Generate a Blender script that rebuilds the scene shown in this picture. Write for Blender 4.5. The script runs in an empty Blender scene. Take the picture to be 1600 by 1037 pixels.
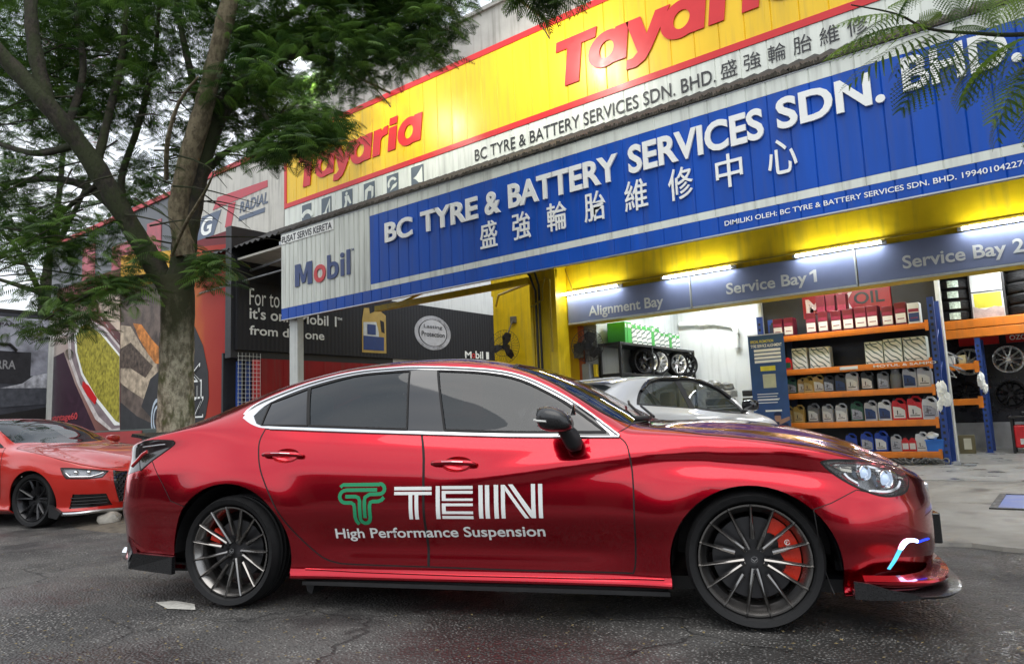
import bpy, bmesh, math, random
import numpy as np
from mathutils import Vector, Matrix
from mathutils.geometry import delaunay_2d_cdt

SC = bpy.context.scene
COL = SC.collection
R = math.radians
random.seed(7)
RNG = np.random.default_rng(7)

# ---------------------------------------------------------------- camera
CAM_YAW, CAM_PITCH, CAM_ROLL, CAM_H = R(37.5455), R(6.970), R(2.3103), 0.98975
FPX, CPX, CPY = 1120.0, 800.0, 518.5          # focal length and centre of the 1600 x 1037 photo
_f = Vector((-math.sin(CAM_YAW)*math.cos(CAM_PITCH), math.cos(CAM_YAW)*math.cos(CAM_PITCH), math.sin(CAM_PITCH)))
_r0 = Vector((math.cos(CAM_YAW), math.sin(CAM_YAW), 0)); _u0 = _r0.cross(_f)
_r = math.cos(CAM_ROLL)*_r0 - math.sin(CAM_ROLL)*_u0
_u = math.sin(CAM_ROLL)*_r0 + math.cos(CAM_ROLL)*_u0
CAM_O = Vector((0, 0, CAM_H))
cam_d = bpy.data.cameras.new('camera'); cam = bpy.data.objects.new('camera', cam_d); COL.objects.link(cam)
cam.matrix_world = Matrix(((_r.x, _u.x, -_f.x, 0), (_r.y, _u.y, -_f.y, 0), (_r.z, _u.z, -_f.z, CAM_H), (0, 0, 0, 1)))
cam_d.sensor_fit = 'HORIZONTAL'; cam_d.sensor_width = 36.0; cam_d.lens = FPX/1600*36.0
cam_d.clip_start = 0.05; cam_d.clip_end = 2000
SC.camera = cam

def at(px, py, depth):                         # a world point on the sight line of a photo pixel, depth metres ahead
    return CAM_O + depth*(_f + _r*((px-CPX)/FPX) - _u*((py-CPY)/FPX))

# ---------------------------------------------------------------- world: bright broken overcast
SUN_EL, SUN_AZ = R(64), R(150)
w = bpy.data.worlds.new('World'); SC.world = w; w.use_nodes = True
nt = w.node_tree; nt.nodes.clear()
out = nt.nodes.new('ShaderNodeOutputWorld'); mixs = nt.nodes.new('ShaderNodeMixShader')
bg1 = nt.nodes.new('ShaderNodeBackground'); bg2 = nt.nodes.new('ShaderNodeBackground')
sky = nt.nodes.new('ShaderNodeTexSky'); sky.sky_type = 'NISHITA'; sky.sun_disc = False
sky.sun_elevation = SUN_EL; sky.sun_rotation = SUN_AZ; sky.air_density = 1.0; sky.dust_density = 2.5
nt.links.new(sky.outputs[0], bg1.inputs[0]); bg1.inputs[1].default_value = 0.12
tc = nt.nodes.new('ShaderNodeTexCoord'); mp = nt.nodes.new('ShaderNodeMapping'); mp.inputs['Scale'].default_value = (1, 1, 2.6)
nz = nt.nodes.new('ShaderNodeTexNoise'); nz.inputs['Scale'].default_value = 2.6; nz.inputs['Detail'].default_value = 6; nz.inputs['Roughness'].default_value = .55
cr = nt.nodes.new('ShaderNodeValToRGB'); cr.color_ramp.elements[0].position = .30; cr.color_ramp.elements[1].position = .68
cr.color_ramp.elements[0].color = (.60, .66, .74, 1); cr.color_ramp.elements[1].color = (.96, .98, 1.0, 1)
nt.links.new(tc.outputs['Generated'], mp.inputs[0]); nt.links.new(mp.outputs[0], nz.inputs[0]); nt.links.new(nz.outputs[0], cr.inputs[0])
nt.links.new(cr.outputs[0], bg2.inputs[0]); bg2.inputs[1].default_value = 1.35
mixs.inputs[0].default_value = .82
nt.links.new(bg1.outputs[0], mixs.inputs[1]); nt.links.new(bg2.outputs[0], mixs.inputs[2]); nt.links.new(mixs.outputs[0], out.inputs[0])

sd = bpy.data.lights.new('sun', 'SUN'); sd.energy = 1.2; sd.angle = R(60); sd.color = (1, .96, .9)
so = bpy.data.objects.new('sun', sd); COL.objects.link(so)
# the sky's sun_rotation is measured clockwise from +Y: the lamp shines from the same place
_sd = Vector((math.sin(SUN_AZ)*math.cos(SUN_EL), math.cos(SUN_AZ)*math.cos(SUN_EL), math.sin(SUN_EL)))
so.rotation_euler = (-_sd).to_track_quat('-Z', 'Y').to_euler(); so.location = _sd*60
SC.view_settings.view_transform = 'Standard'; SC.view_settings.look = 'None'
SC.view_settings.exposure = 0.50; SC.view_settings.gamma = 1.0
SC.render.engine = 'CYCLES'; SC.cycles.max_bounces = 8; SC.cycles.transparent_max_bounces = 12
SC.cycles.caustics_reflective = False; SC.cycles.caustics_refractive = False; SC.cycles.sample_clamp_indirect = 6

# ---------------------------------------------------------------- materials
MATS = {}
def mat(name, col=(.5, .5, .5), rough=.5, metal=0., var=.12, vscale=6., bump=0., bscale=60., coat=0., spec=.5, emit=None, es=0., alpha=1., stain=0., detail=5., aniso=None):
    if name in MATS: return MATS[name]
    if name.startswith(('print', 'poster')) and spec == .5: spec = .15; rough = max(rough, .5)
    m = bpy.data.materials.new(name); m.use_nodes = True; MATS[name] = m
    t = m.node_tree; b = t.nodes['Principled BSDF']; L = t.links
    b.inputs['Roughness'].default_value = rough; b.inputs['Metallic'].default_value = metal
    b.inputs['Specular IOR Level'].default_value = spec; b.inputs['Coat Weight'].default_value = coat; b.inputs['Coat Roughness'].default_value = .03
    b.inputs['Alpha'].default_value = alpha
    b.inputs['Base Color'].default_value = (*col, 1)
    if emit: b.inputs['Emission Color'].default_value = (*emit, 1); b.inputs['Emission Strength'].default_value = es
    if var or bump or stain:
        tc = t.nodes.new('ShaderNodeTexCoord')
    if var or stain:
        n = t.nodes.new('ShaderNodeTexNoise'); n.inputs['Scale'].default_value = vscale; n.inputs['Detail'].default_value = detail; n.inputs['Roughness'].default_value = .6
        if aniso:
            mpa = t.nodes.new('ShaderNodeMapping'); mpa.inputs['Scale'].default_value = aniso; L.new(tc.outputs['Object'], mpa.inputs[0]); L.new(mpa.outputs[0], n.inputs['Vector'])
        else: L.new(tc.outputs['Object'], n.inputs['Vector'])
        r = t.nodes.new('ShaderNodeMapRange'); r.inputs[1].default_value = .3; r.inputs[2].default_value = .7; r.inputs[3].default_value = 1-var; r.inputs[4].default_value = 1+var
        L.new(n.outputs[0], r.inputs[0])
        v = t.nodes.new('ShaderNodeVectorMath'); v.operation = 'SCALE'; v.inputs[0].default_value = col
        L.new(r.outputs[0], v.inputs['Scale']); last = v.outputs[0]
        if stain:                                  # vertical dirt runs with a shape of their own
            mpn = t.nodes.new('ShaderNodeMapping'); mpn.inputs['Scale'].default_value = (7, 7, .5)
            L.new(tc.outputs['Object'], mpn.inputs[0])
            n2 = t.nodes.new('ShaderNodeTexNoise'); n2.inputs['Scale'].default_value = 1.5; n2.inputs['Detail'].default_value = 6
            L.new(mpn.outputs[0], n2.inputs['Vector'])
            r2 = t.nodes.new('ShaderNodeMapRange'); r2.inputs[1].default_value = .5; r2.inputs[2].default_value = .75; r2.inputs[3].default_value = 0; r2.inputs[4].default_value = stain
            L.new(n2.outputs[0], r2.inputs[0])
            mx = t.nodes.new('ShaderNodeMix'); mx.data_type = 'RGBA'; L.new(r2.outputs[0], mx.inputs[0]); L.new(last, mx.inputs[6]); mx.inputs[7].default_value = (.10, .09, .075, 1)
            last = mx.outputs[2]
        L.new(last, b.inputs['Base Color'])
        rr = t.nodes.new('ShaderNodeMapRange'); rr.inputs[1].default_value = .3; rr.inputs[2].default_value = .7
        rr.inputs[3].default_value = max(rough-.08*min(1, rough*4), .02); rr.inputs[4].default_value = min(rough+.1*min(1, rough*4), 1)
        L.new(n.outputs[0], rr.inputs[0]); L.new(rr.outputs[0], b.inputs['Roughness'])
    if bump:
        n3 = t.nodes.new('ShaderNodeTexNoise'); n3.inputs['Scale'].default_value = bscale; n3.inputs['Detail'].default_value = 4
        L.new(tc.outputs['Object'], n3.inputs['Vector'])
        bp = t.nodes.new('ShaderNodeBump'); bp.inputs['Strength'].default_value = bump; bp.inputs['Distance'].default_value = .01
        L.new(n3.outputs[0], bp.inputs['Height']); L.new(bp.outputs[0], b.inputs['Normal'])
    return m

def asphalt():
    m = bpy.data.materials.new('asphalt'); m.use_nodes = True; t = m.node_tree; b = t.nodes['Principled BSDF']; L = t.links; N = t.nodes.new
    tc = N('ShaderNodeTexCoord')
    def noise(s, d=5, r=.6):
        n = N('ShaderNodeTexNoise'); n.inputs['Scale'].default_value = s; n.inputs['Detail'].default_value = d; n.inputs['Roughness'].default_value = r
        L.new(tc.outputs['Object'], n.inputs[0]); return n.outputs[0]
    def rng(x, a, c, lo, hi):
        r = N('ShaderNodeMapRange'); r.inputs[1].default_value = a; r.inputs[2].default_value = c; r.inputs[3].default_value = lo; r.inputs[4].default_value = hi
        L.new(x, r.inputs[0]); return r.outputs[0]
    def mixc(f, a, c):
        x = N('ShaderNodeMix'); x.data_type = 'RGBA'
        L.new(f, x.inputs[0])
        for i, q in ((6, a), (7, c)):
            if isinstance(q, tuple): x.inputs[i].default_value = (*q, 1)
            else: L.new(q, x.inputs[i])
        return x.outputs[2]
    base = mixc(rng(noise(.9, 6), .35, .65, 0, 1), (.024, .023, .022), (.098, .094, .088))
    vor = N('ShaderNodeTexVoronoi'); vor.inputs['Scale'].default_value = 62; L.new(tc.outputs['Object'], vor.inputs[0])
    sep = N('ShaderNodeSeparateColor'); L.new(vor.outputs['Color'], sep.inputs[0])
    stone = rng(sep.outputs[0], .35, .95, 0, 1)
    core = rng(vor.outputs['Distance'], .25, .45, 1, 0)
    mm = N('ShaderNodeMath'); mm.operation = 'MULTIPLY'; L.new(stone, mm.inputs[0]); L.new(core, mm.inputs[1])
    worn = rng(noise(1.1, 7, .7), .38, .62, .05, 1.)
    m2 = N('ShaderNodeMath'); m2.operation = 'MULTIPLY'; L.new(mm.outputs[0], m2.inputs[0]); L.new(worn, m2.inputs[1])
    c1 = mixc(m2.outputs[0], base, (.56, .54, .51))
    crk = N('ShaderNodeTexVoronoi'); crk.feature = 'DISTANCE_TO_EDGE'; crk.inputs['Scale'].default_value = 1.1
    wv = N('ShaderNodeVectorMath'); wv.operation = 'ADD'; sc = N('ShaderNodeVectorMath'); sc.operation = 'SCALE'; sc.inputs['Scale'].default_value = .5
    nn = N('ShaderNodeTexNoise'); nn.inputs['Scale'].default_value = 2.2; nn.inputs['Detail'].default_value = 6; L.new(tc.outputs['Object'], nn.inputs[0])
    L.new(nn.outputs['Color'], sc.inputs[0]); L.new(tc.outputs['Object'], wv.inputs[0]); L.new(sc.outputs[0], wv.inputs[1]); L.new(wv.outputs[0], crk.inputs[0])
    crack = rng(crk.outputs['Distance'], .004, .016, 1, 0)
    cm = N('ShaderNodeMath'); cm.operation = 'MULTIPLY'; L.new(crack, cm.inputs[0]); L.new(rng(noise(.8, 3), .47, .56, 0, .8), cm.inputs[1])
    c2 = mixc(cm.outputs[0], c1, (.015, .014, .013))
    dust = rng(noise(.55, 7, .7), .50, .66, 0, .6)
    c3 = mixc(dust, c2, (.165, .155, .14))
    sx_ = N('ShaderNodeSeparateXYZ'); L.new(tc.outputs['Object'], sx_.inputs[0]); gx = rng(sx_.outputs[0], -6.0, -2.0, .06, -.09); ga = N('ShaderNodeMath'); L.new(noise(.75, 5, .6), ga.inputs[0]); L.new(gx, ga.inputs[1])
    wet_shade = rng(ga.outputs[0], .40, .56, 1, 0)           # damp patches; extra darkening rightward also paints in shade under the sedan
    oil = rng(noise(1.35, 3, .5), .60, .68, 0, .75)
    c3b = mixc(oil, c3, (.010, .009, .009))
    c4 = mixc(rng(wet_shade, 0, 1, 0, .62), c3b, (.013, .012, .0115))
    L.new(c4, b.inputs['Base Color']); L.new(rng(wet_shade, 0, 1, .75, .31), b.inputs['Roughness'])
    add = N('ShaderNodeMath'); add.operation = 'SUBTRACT'; L.new(rng(vor.outputs['Distance'], 0, .6, 1, 0), add.inputs[0]); L.new(cm.outputs[0], add.inputs[1])
    bp = N('ShaderNodeBump'); bp.inputs['Strength'].default_value = .9; bp.inputs['Distance'].default_value = .014
    L.new(add.outputs[0], bp.inputs['Height']); L.new(rng(wet_shade, 0, 1, 1., .65), bp.inputs['Strength'])
    bp2 = N('ShaderNodeBump'); bp2.inputs['Strength'].default_value = .6; bp2.inputs['Distance'].default_value = .05; L.new(noise(3.2, 4), bp2.inputs['Height']); L.new(bp.outputs[0], bp2.inputs['Normal'])
    L.new(bp2.outputs[0], b.inputs['Normal'])
    return m

def concrete(name, c0, c1, rough, wetness=.0):
    m = bpy.data.materials.new(name); m.use_nodes = True; t = m.node_tree; b = t.nodes['Principled BSDF']; L = t.links; N = t.nodes.new
    tc = N('ShaderNodeTexCoord')
    n = N('ShaderNodeTexNoise'); n.inputs['Scale'].default_value = 1.4; n.inputs['Detail'].default_value = 8; n.inputs['Roughness'].default_value = .65; L.new(tc.outputs['Object'], n.inputs[0])
    r = N('ShaderNodeValToRGB'); r.color_ramp.elements[0].position = .3; r.color_ramp.elements[1].position = .7
    r.color_ramp.elements[0].color = (*c0, 1); r.color_ramp.elements[1].color = (*c1, 1); L.new(n.outputs[0], r.inputs[0])
    n2 = N('ShaderNodeTexNoise'); n2.inputs['Scale'].default_value = 2.6; n2.inputs['Detail'].default_value = 5; L.new(tc.outputs['Object'], n2.inputs[0])
    r2 = N('ShaderNodeMapRange'); r2.inputs[1].default_value = .60; r2.inputs[2].default_value = .70; r2.inputs[3].default_value = 0; r2.inputs[4].default_value = .8; L.new(n2.outputs[0], r2.inputs[0])
    mx = N('ShaderNodeMix'); mx.data_type = 'RGBA'; L.new(r2.outputs[0], mx.inputs[0]); L.new(r.outputs[0], mx.inputs[6]); mx.inputs[7].default_value = (.06, .055, .05, 1)
    L.new(mx.outputs[2], b.inputs['Base Color'])
    r3 = N('ShaderNodeMapRange'); r3.inputs[1].default_value = .35; r3.inputs[2].default_value = .65; r3.inputs[3].default_value = rough+.12; r3.inputs[4].default_value = max(rough-.15, .08); L.new(n2.outputs[0], r3.inputs[0]); L.new(r3.outputs[0], b.inputs['Roughness'])
    n4 = N('ShaderNodeTexNoise'); n4.inputs['Scale'].default_value = 45; n4.inputs['Detail'].default_value = 4; L.new(tc.outputs['Object'], n4.inputs[0])
    bp = N('ShaderNodeBump'); bp.inputs['Strength'].default_value = .25; bp.inputs['Distance'].default_value = .004; L.new(n4.outputs[0], bp.inputs['Height']); L.new(bp.outputs[0], b.inputs['Normal'])
    return m

# ---------------------------------------------------------------- mesh helpers
class MB:
    def __init__(s): s.v = []; s.f = []; s.mi = []; s.cur = 0; s.mats = []
    def m(s, material):
        if material not in s.mats: s.mats.append(material)
        s.cur = s.mats.index(material); return s
    def add(s, vs, fs):
        o = len(s.v); s.v += [tuple(p) for p in vs]
        for f in fs: s.f.append(tuple(i+o for i in f)); s.mi.append(s.cur)
        return s
    def box(s, x0, y0, z0, x1, y1, z1, M=None):
        p = [Vector((x, y, z)) for x in (x0, x1) for y in (y0, y1) for z in (z0, z1)]
        if M is not None: p = [M @ q for q in p]
        return s.add(p, [(0, 1, 3, 2), (4, 6, 7, 5), (0, 4, 5, 1), (2, 3, 7, 6), (0, 2, 6, 4), (1, 5, 7, 3)])
    def bbox(s, x0, y0, z0, x1, y1, z1, b=.01, M=None):     # a box with chamfered edges
        c = Vector(((x0+x1)/2, (y0+y1)/2, (z0+z1)/2)); h = Vector((abs(x1-x0)/2, abs(y1-y0)/2, abs(z1-z0)/2)); b = min(b, min(h)*.9)
        bm = bmesh.new(); bmesh.ops.create_cube(bm, size=2)
        for v in bm.verts: v.co = Vector((v.co.x*h.x, v.co.y*h.y, v.co.z*h.z))+c
        bmesh.ops.bevel(bm, geom=bm.edges[:], offset=b, segments=2, affect='EDGES', profile=.5)
        bm.verts.index_update()
        vs = [(M @ v.co if M is not None else v.co.copy()) for v in bm.verts]; fs = [tuple(v.index for v in f.verts) for f in bm.faces]; bm.free()
        return s.add(vs, fs)
    def tube(s, pts, r, n=8, cap=True):
        pts = [Vector(p) for p in pts]; rs = r if isinstance(r, (list, tuple, np.ndarray)) else [r]*len(pts)
        vs = []; fs = []; up = None
        for i, p in enumerate(pts):
            d = (pts[min(i+1, len(pts)-1)]-pts[max(i-1, 0)]).normalized()
            if up is None:
                up = Vector((0, 0, 1)) if abs(d.z) < .9 else Vector((1, 0, 0))
            a = d.cross(up)
            a = a.normalized() if a.length > 1e-6 else d.orthogonal().normalized()
            up = a.cross(d).normalized()
            for k in range(n):
                t = 2*math.pi*k/n; vs.append(p+rs[i]*(a*math.cos(t)+up*math.sin(t)))
        for i in range(len(pts)-1):
            for k in range(n): fs.append((i*n+k, i*n+(k+1) % n, (i+1)*n+(k+1) % n, (i+1)*n+k))
        if cap: fs.append(tuple(range(n-1, -1, -1))); fs.append(tuple(range((len(pts)-1)*n, len(pts)*n)))
        return s.add(vs, fs)
    def lathe(s, prof, n=48, M=None, closed=False, cap=True):     # profile of (radius, height) about local z
        vs = []; fs = []; K = len(prof)
        for k in range(n):
            a = 2*math.pi*k/n; c, q = math.cos(a), math.sin(a)
            for r, z in prof: vs.append(Vector((r*c, r*q, z)))
        if M is not None: vs = [M @ v for v in vs]
        for k in range(n):
            k2 = (k+1) % n
            for i in range(K-1+(1 if closed else 0)):
                j = (i+1) % K; fs.append((k*K+i, k2*K+i, k2*K+j, k*K+j))
        if cap and not closed:
            if prof[0][0] > 1e-6: fs.append(tuple(k*K for k in range(n-1, -1, -1)))
            if prof[-1][0] > 1e-6: fs.append(tuple(k*K+K-1 for k in range(n)))
        return s.add(vs, fs)
    def prism(s, poly, O, U, V, T):        # polygon (u, v) at O + uU + vV, swept by T
        O, U, V, T = Vector(O), Vector(U), Vector(V), Vector(T); n = len(poly)
        a = [O+U*p[0]+V*p[1] for p in poly]; vs = a+[p+T for p in a]
        fs = [tuple(range(n)), tuple(range(2*n-1, n-1, -1))]+[(i, i+n, (i+1) % n+n, (i+1) % n) for i in range(n)]
        return s.add(vs, fs)
    def ball(s, c, r, sx=1, sy=1, sz=1, n=10, jit=0.):
        bm = bmesh.new(); bmesh.ops.create_icosphere(bm, subdivisions=2 if n < 12 else 3, radius=1)
        vs = []
        for v in bm.verts:
            k = 1+jit*random.uniform(-1, 1); vs.append(Vector(c)+Vector((v.co.x*sx, v.co.y*sy, v.co.z*sz))*r*k)
        fs = [tuple(v.index for v in f.verts) for f in bm.faces]; bm.free(); return s.add(vs, fs)
    def build(s, name, material=None, parent=None, smooth=False, angle=40, loc=None):
        me = bpy.data.meshes.new(name); me.from_pydata([tuple(v) for v in s.v], [], s.f)
        mats = s.mats if s.mats else [material]
        for q in mats: me.materials.append(q)
        if len(mats) > 1: me.polygons.foreach_set('material_index', s.mi)
        bm = bmesh.new(); bm.from_mesh(me); bmesh.ops.recalc_face_normals(bm, faces=bm.faces); bm.to_mesh(me); bm.free()
        if smooth:
            me.polygons.foreach_set('use_smooth', [True]*len(me.polygons))
            me.set_sharp_from_angle(angle=R(angle))
        me.update()
        o = bpy.data.objects.new(name, me); COL.objects.link(o)
        if parent is not None: o.parent = parent
        if loc is not None: o.location = loc
        return o

def tag(o, label=None, cat=None, group=None, kind=None):
    if label: o['label'] = label
    if cat: o['category'] = cat
    if group: o['group'] = group
    if kind: o['kind'] = kind
    return o
def thing(name, label, cat, loc=(0, 0, 0), rz=0., group=None):
    o = bpy.data.objects.new(name, None); COL.objects.link(o); o.empty_display_size = .2
    o.location = loc; o.rotation_euler = (0, 0, rz); return tag(o, label, cat, group)
def copy_tree(o, parent=None):
    c = o.copy(); COL.objects.link(c)
    if parent is not None: c.parent = parent
    for ch in list(o.children): copy_tree(ch, c)
    return c
def paint(o, material, slot=0):                       # give one copy its own material without touching the shared mesh
    o.material_slots[slot].link = 'OBJECT'; o.material_slots[slot].material = material

def text_geo(body, bold=.0, shear=0., space=1., extrude=0.):
    c = bpy.data.curves.new('lettering', 'FONT'); c.body = body; c.offset = bold; c.shear = shear; c.space_character = space; c.resolution_u = 4
    o = bpy.data.objects.new('lettering', c); COL.objects.link(o)
    dg = bpy.context.evaluated_depsgraph_get(); me = bpy.data.meshes.new_from_object(o.evaluated_get(dg))
    v = np.array([tuple(q.co) for q in me.vertices]); f = [tuple(p.vertices) for p in me.polygons]
    bpy.data.objects.remove(o); bpy.data.curves.remove(c); bpy.data.meshes.remove(me)
    return v, f
def text(body, material, O, U, V, width, height, parent=None, bold=.012, shear=0., depth=.004, name='lettering', space=1.):
    """lettering fitted into a box of width x height whose lower left corner is O"""
    v, f = text_geo(body, bold, shear, space)
    lo, hi = v.min(0), v.max(0); u = (v[:, :2]-lo[:2])/np.maximum(hi[:2]-lo[:2], 1e-6)
    O, U, V = Vector(O), Vector(U), Vector(V); Nn = U.cross(V).normalized()
    P = [O+U*(a*width)+V*(b*height) for a, b in u]; n = len(P)
    mb = MB(); mb.add([p+Nn*depth for p in P], f)
    if depth > .008:                                  # raised letters get side walls
        ec = {}
        for q in f:
            for i in range(len(q)):
                a, b = q[i], q[(i+1) % len(q)]; k = (min(a, b), max(a, b)); ec[k] = ec.get(k, 0)+1
        mb.add(P+[p+Nn*depth for p in P], [(a, b, b+n, a+n) for (a, b), c in ec.items() if c == 1])
    return mb.build(name, material, parent)
XF = ((1, 0, 0), (0, 0, 1))          # facade lettering faces the street
XS = ((0, 1, 0), (0, 0, 1))          # lettering on the side hoardings faces the yard
# ================================================================ MATERIALS
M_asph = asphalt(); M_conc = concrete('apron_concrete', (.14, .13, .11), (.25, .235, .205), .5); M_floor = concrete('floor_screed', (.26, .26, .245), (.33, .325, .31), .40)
M_white = mat('white_wall_paint', (.72, .74, .73), .6, var=.05, vscale=2, stain=.25)
M_yel = mat('yellow_wall_paint', (.88, .62, .008), .42, var=.10, vscale=2.5, stain=.3)
M_yels = mat('yellow_sign_sheet', (.88, .55, .003), .33, var=.08, vscale=2.4, aniso=(1, 1, .10), stain=.22)
M_reds = mat('red_sign_paint', (.62, .012, .016), .35, var=.06, vscale=3)
M_blues = mat('blue_sign_sheet', (.002, .074, .44), .45, var=.16, vscale=3.2, aniso=(1, 1, .10), stain=.20, spec=.3)
M_whs = mat('white_sign_sheet', (.72, .75, .68), .38, var=.08, vscale=3.2, aniso=(1, 1, .10), stain=.38)
M_whl = mat('white_letter', (.90, .91, .87), .4, var=.03)
M_blk = mat('black_paint', (.012, .012, .013), .45, var=.2)
M_blkl = mat('black_letter', (.02, .02, .025), .5, var=.1)
M_navyl = mat('navy_letter', (.012, .04, .17), .4, var=.1)
M_grey = mat('grey_render', (.36, .35, .33), .8, var=.15, vscale=2, stain=.55, bump=.2, bscale=20)
M_dgrey = mat('dark_grey_sheet', (.10, .105, .115), .45, var=.15, vscale=2)
M_redw = mat('red_wall_paint', (.30, .018, .018), .6, spec=.2, var=.15, vscale=1.5, stain=.35)
M_steel = mat('steel', (.42, .43, .44), .35, metal=.9, var=.15)
M_alu = mat('white_post_paint', (.66, .68, .64), .45, var=.06, stain=.25)
M_svc = mat('bay_sign_grey_blue', (.26, .31, .50), .4, var=.04)
M_tube = mat('lamp_tube_glow', (1, 1, 1), .4, var=0, emit=(.93, .97, 1), es=30)
M_bfix = mat('lamp_batten', (.30, .30, .30), .5)
M_dark = mat('dark_partition', (.016, .017, .021), .5, var=.3)
M_oran = mat('orange_rack_paint', (.72, .20, .012), .42, var=.12, vscale=4, stain=.2)
M_blup = mat('blue_rack_paint', (.015, .055, .26), .42, var=.2, vscale=5, stain=.2)

# ================================================================ SETTING
def sheet(name, x0, y0, x1, y1, z, m, thick=0, kind='structure'):
    b = MB()
    if thick: b.box(x0, y0, z-thick, x1, y1, z)
    else: b.add([(x0, y0, z), (x1, y0, z), (x1, y1, z), (x0, y1, z)], [(0, 1, 2, 3)])
    return tag(b.build(name, m), kind=kind)
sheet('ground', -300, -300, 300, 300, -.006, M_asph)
# concrete apron in front of the bays, with a ragged broken front edge
b = MB(); ed = [(-8.2+i*.18, 5.86+.05*math.sin(i*1.7)+.035*random.uniform(-1, 1)) for i in range(86)]
vs = []
for x, y in ed: vs += [(x, y, -.02), (x, y+.012, .022), (x, 8.2, .024)]
b.add(vs, [(3*i, 3*i+3, 3*i+4, 3*i+1) for i in range(85)]+[(3*i+1, 3*i+4, 3*i+5, 3*i+2) for i in range(85)])
b.add([(-8.2, 8.212, .024), (7.1, 8.212, .024), (7.1, 10.40, .026), (-8.2, 10.40, .026)], [(0, 1, 2, 3)])
b.add([(-8.2, 8.2, .010), (7.1, 8.2, .010), (7.1, 8.212, .010), (-8.2, 8.212, .010)], [(0, 1, 2, 3)])
tag(b.build('pavement', M_conc), kind='structure')
sheet('shop_floor', -15.2, 10.416, 8, 19.4, .034, M_floor, .06)
# inspection pit covered by a blue plate
pit = thing('pit_cover', 'blue steel pit cover with dark rim set in the concrete apron', 'pit cover', (0, 0, .024))
b = MB(); b.box(-.62, 7.80, 0, 1.2, 7.86, .012); b.box(-.62, 8.98, 0, 1.2, 9.04, .012); b.box(-.68, 7.80, 0, -.62, 9.04, .012); b.build('rim', M_blk, pit)
b = MB(); b.box(-.62, 7.86, 0, 1.2, 8.98, .006); b.build('plate', mat('pit_blue', (.10, .14, .36), .45, var=.2), pit)
# dirt bank and stones below the tree, leaf litter
def mound(name, cx, cy, rx, ry, h, m):
    N = 40; vs = []; fs = []
    for i in range(N+1):
        for j in range(N+1):
            u, v = i/N*2-1, j/N*2-1; d = max(0, 1-u*u-v*v)
            z = h*d**.7*(.8+.5*math.sin(u*5+v*3)*.4+.25*math.sin(u*17+2)*math.sin(v*13))+.02*d*random.uniform(-1, 1)
            vs.append((cx+u*rx, cy+v*ry, z-.012))
    for i in range(N):
        for j in range(N): fs.append((i*(N+1)+j, (i+1)*(N+1)+j, (i+1)*(N+1)+j+1, i*(N+1)+j+1))
    b = MB(); b.add(vs, fs); return tag(b.build(name, m, smooth=True, angle=80), kind='structure')
M_dirt = mat('dirt', (.10, .085, .065), .95, var=.45, vscale=9, bump=.8, bscale=40)
mound('ground_dirt', -8.4, 4.9, 2.0, 1.5, .10, M_dirt)
M_rock = mat('rock', (.34, .32, .28), .85, var=.35, vscale=9, bump=.6, bscale=25)
for k, (x, y, r) in enumerate(((-8.75, 3.75, .17), (-8.42, 3.95, .12), (-8.15, 4.05, .09))):
    b = MB(); b.ball((0, 0, r*.3), r*.8, 1.2, .9, .65, jit=.16)
    tag(b.build('rock', M_rock, smooth=True, angle=60, loc=(x, y, 0)), ['large pale rock at the foot of the tree behind the red sedan', 'mid sized pale rock beside the large one under the tree', 'smallest pale rock in the row under the tree'][k], 'rock', 'rocks under the tree')
M_lf = mat('dry_leaf', (.20, .15, .06), .8, var=.5, vscale=30)
b = MB()
for k in range(520):
    px = RNG.uniform(-30, 1640); py = 830+207*RNG.random()**.8
    if RNG.random() < .35: px = RNG.uniform(-30, 500)
    d = _f+_r*((px-CPX)/FPX)-_u*((py-CPY)/FPX); t = -CAM_H/d.z; q = CAM_O+d*t
    s = RNG.uniform(.002, .007); a = RNG.uniform(0, 6.28); c_, s_ = math.cos(a)*s, math.sin(a)*s
    b.add([(q.x-c_*1.8, q.y-s_*1.8, .004), (q.x+s_, q.y-c_, .003+s*.4), (q.x+c_*1.8, q.y+s_*1.8, .005), (q.x-s_, q.y+c_, .003+s*.3)], [(0, 1, 2, 3)])
tag(b.build('leaf_litter', M_lf), kind='stuff')
b = MB(); b.add([(-4.42, 2.17, .0), (-4.2, 2.13, 0), (-4.02, 2.2, 0), (-4.16, 2.27, 0), (-4.36, 2.25, 0)], [(0, 1, 2, 3, 4)])
tag(b.build('road_paint_patch', mat('old_paint', (.45, .44, .40), .8, var=.3, vscale=30)), kind='structure')

# ================================================================ SHOP BUILDING
shop = thing('shop_building', 'yellow fronted tyre shop with open lit service bays', 'building')
def wall(name, m, *boxes):
    b = MB()
    for q in boxes: b.box(*q)
    return b.build(name, m, shop)
wall('parapet', M_grey, (-15.2, 10.46, 4.4, 9, 10.75, 9.08), (-15.25, 10.40, 9.08, 9, 10.85, 9.16))
wall('fascia_beam', M_yel, (-7.95, 11.36, 2.72, 9, 11.7, 4.4), (-12.4, 15.25, 4.4, -8.0, 15.4, 5.1))
wall('canopy_soffit', mat('soffit', (.62, .60, .52), .7), (-15.1, 9.16, 4.95, 9, 11.36, 5.0))  # unseen soffit, made pale to bounce light on to the yellow beam
wall('bay_ceiling', M_white, (-7.25, 11.7, 3.62, 9, 19.4, 3.72))
wall('yard_roof', M_dgrey, (-15.2, 11.37, 5.02, -7.25, 12.2, 5.1))
wall('yellow_wall', M_yel, (-12.35, 15.25, 2.36, -7.25, 15.4, 4.4), (-8.1, 11.72, 0, -7.40, 15.2, 3.6))
wall('lower_wall', M_dark, (-12.35, 15.28, 0, -7.25, 15.4, 2.355))
wall('rear_wall', M_white, (-15.2, 19.0, 0, -7.25, 19.3, 5), (-7.0, 15.4, 0, -4.62, 15.55, 3.6))
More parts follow.
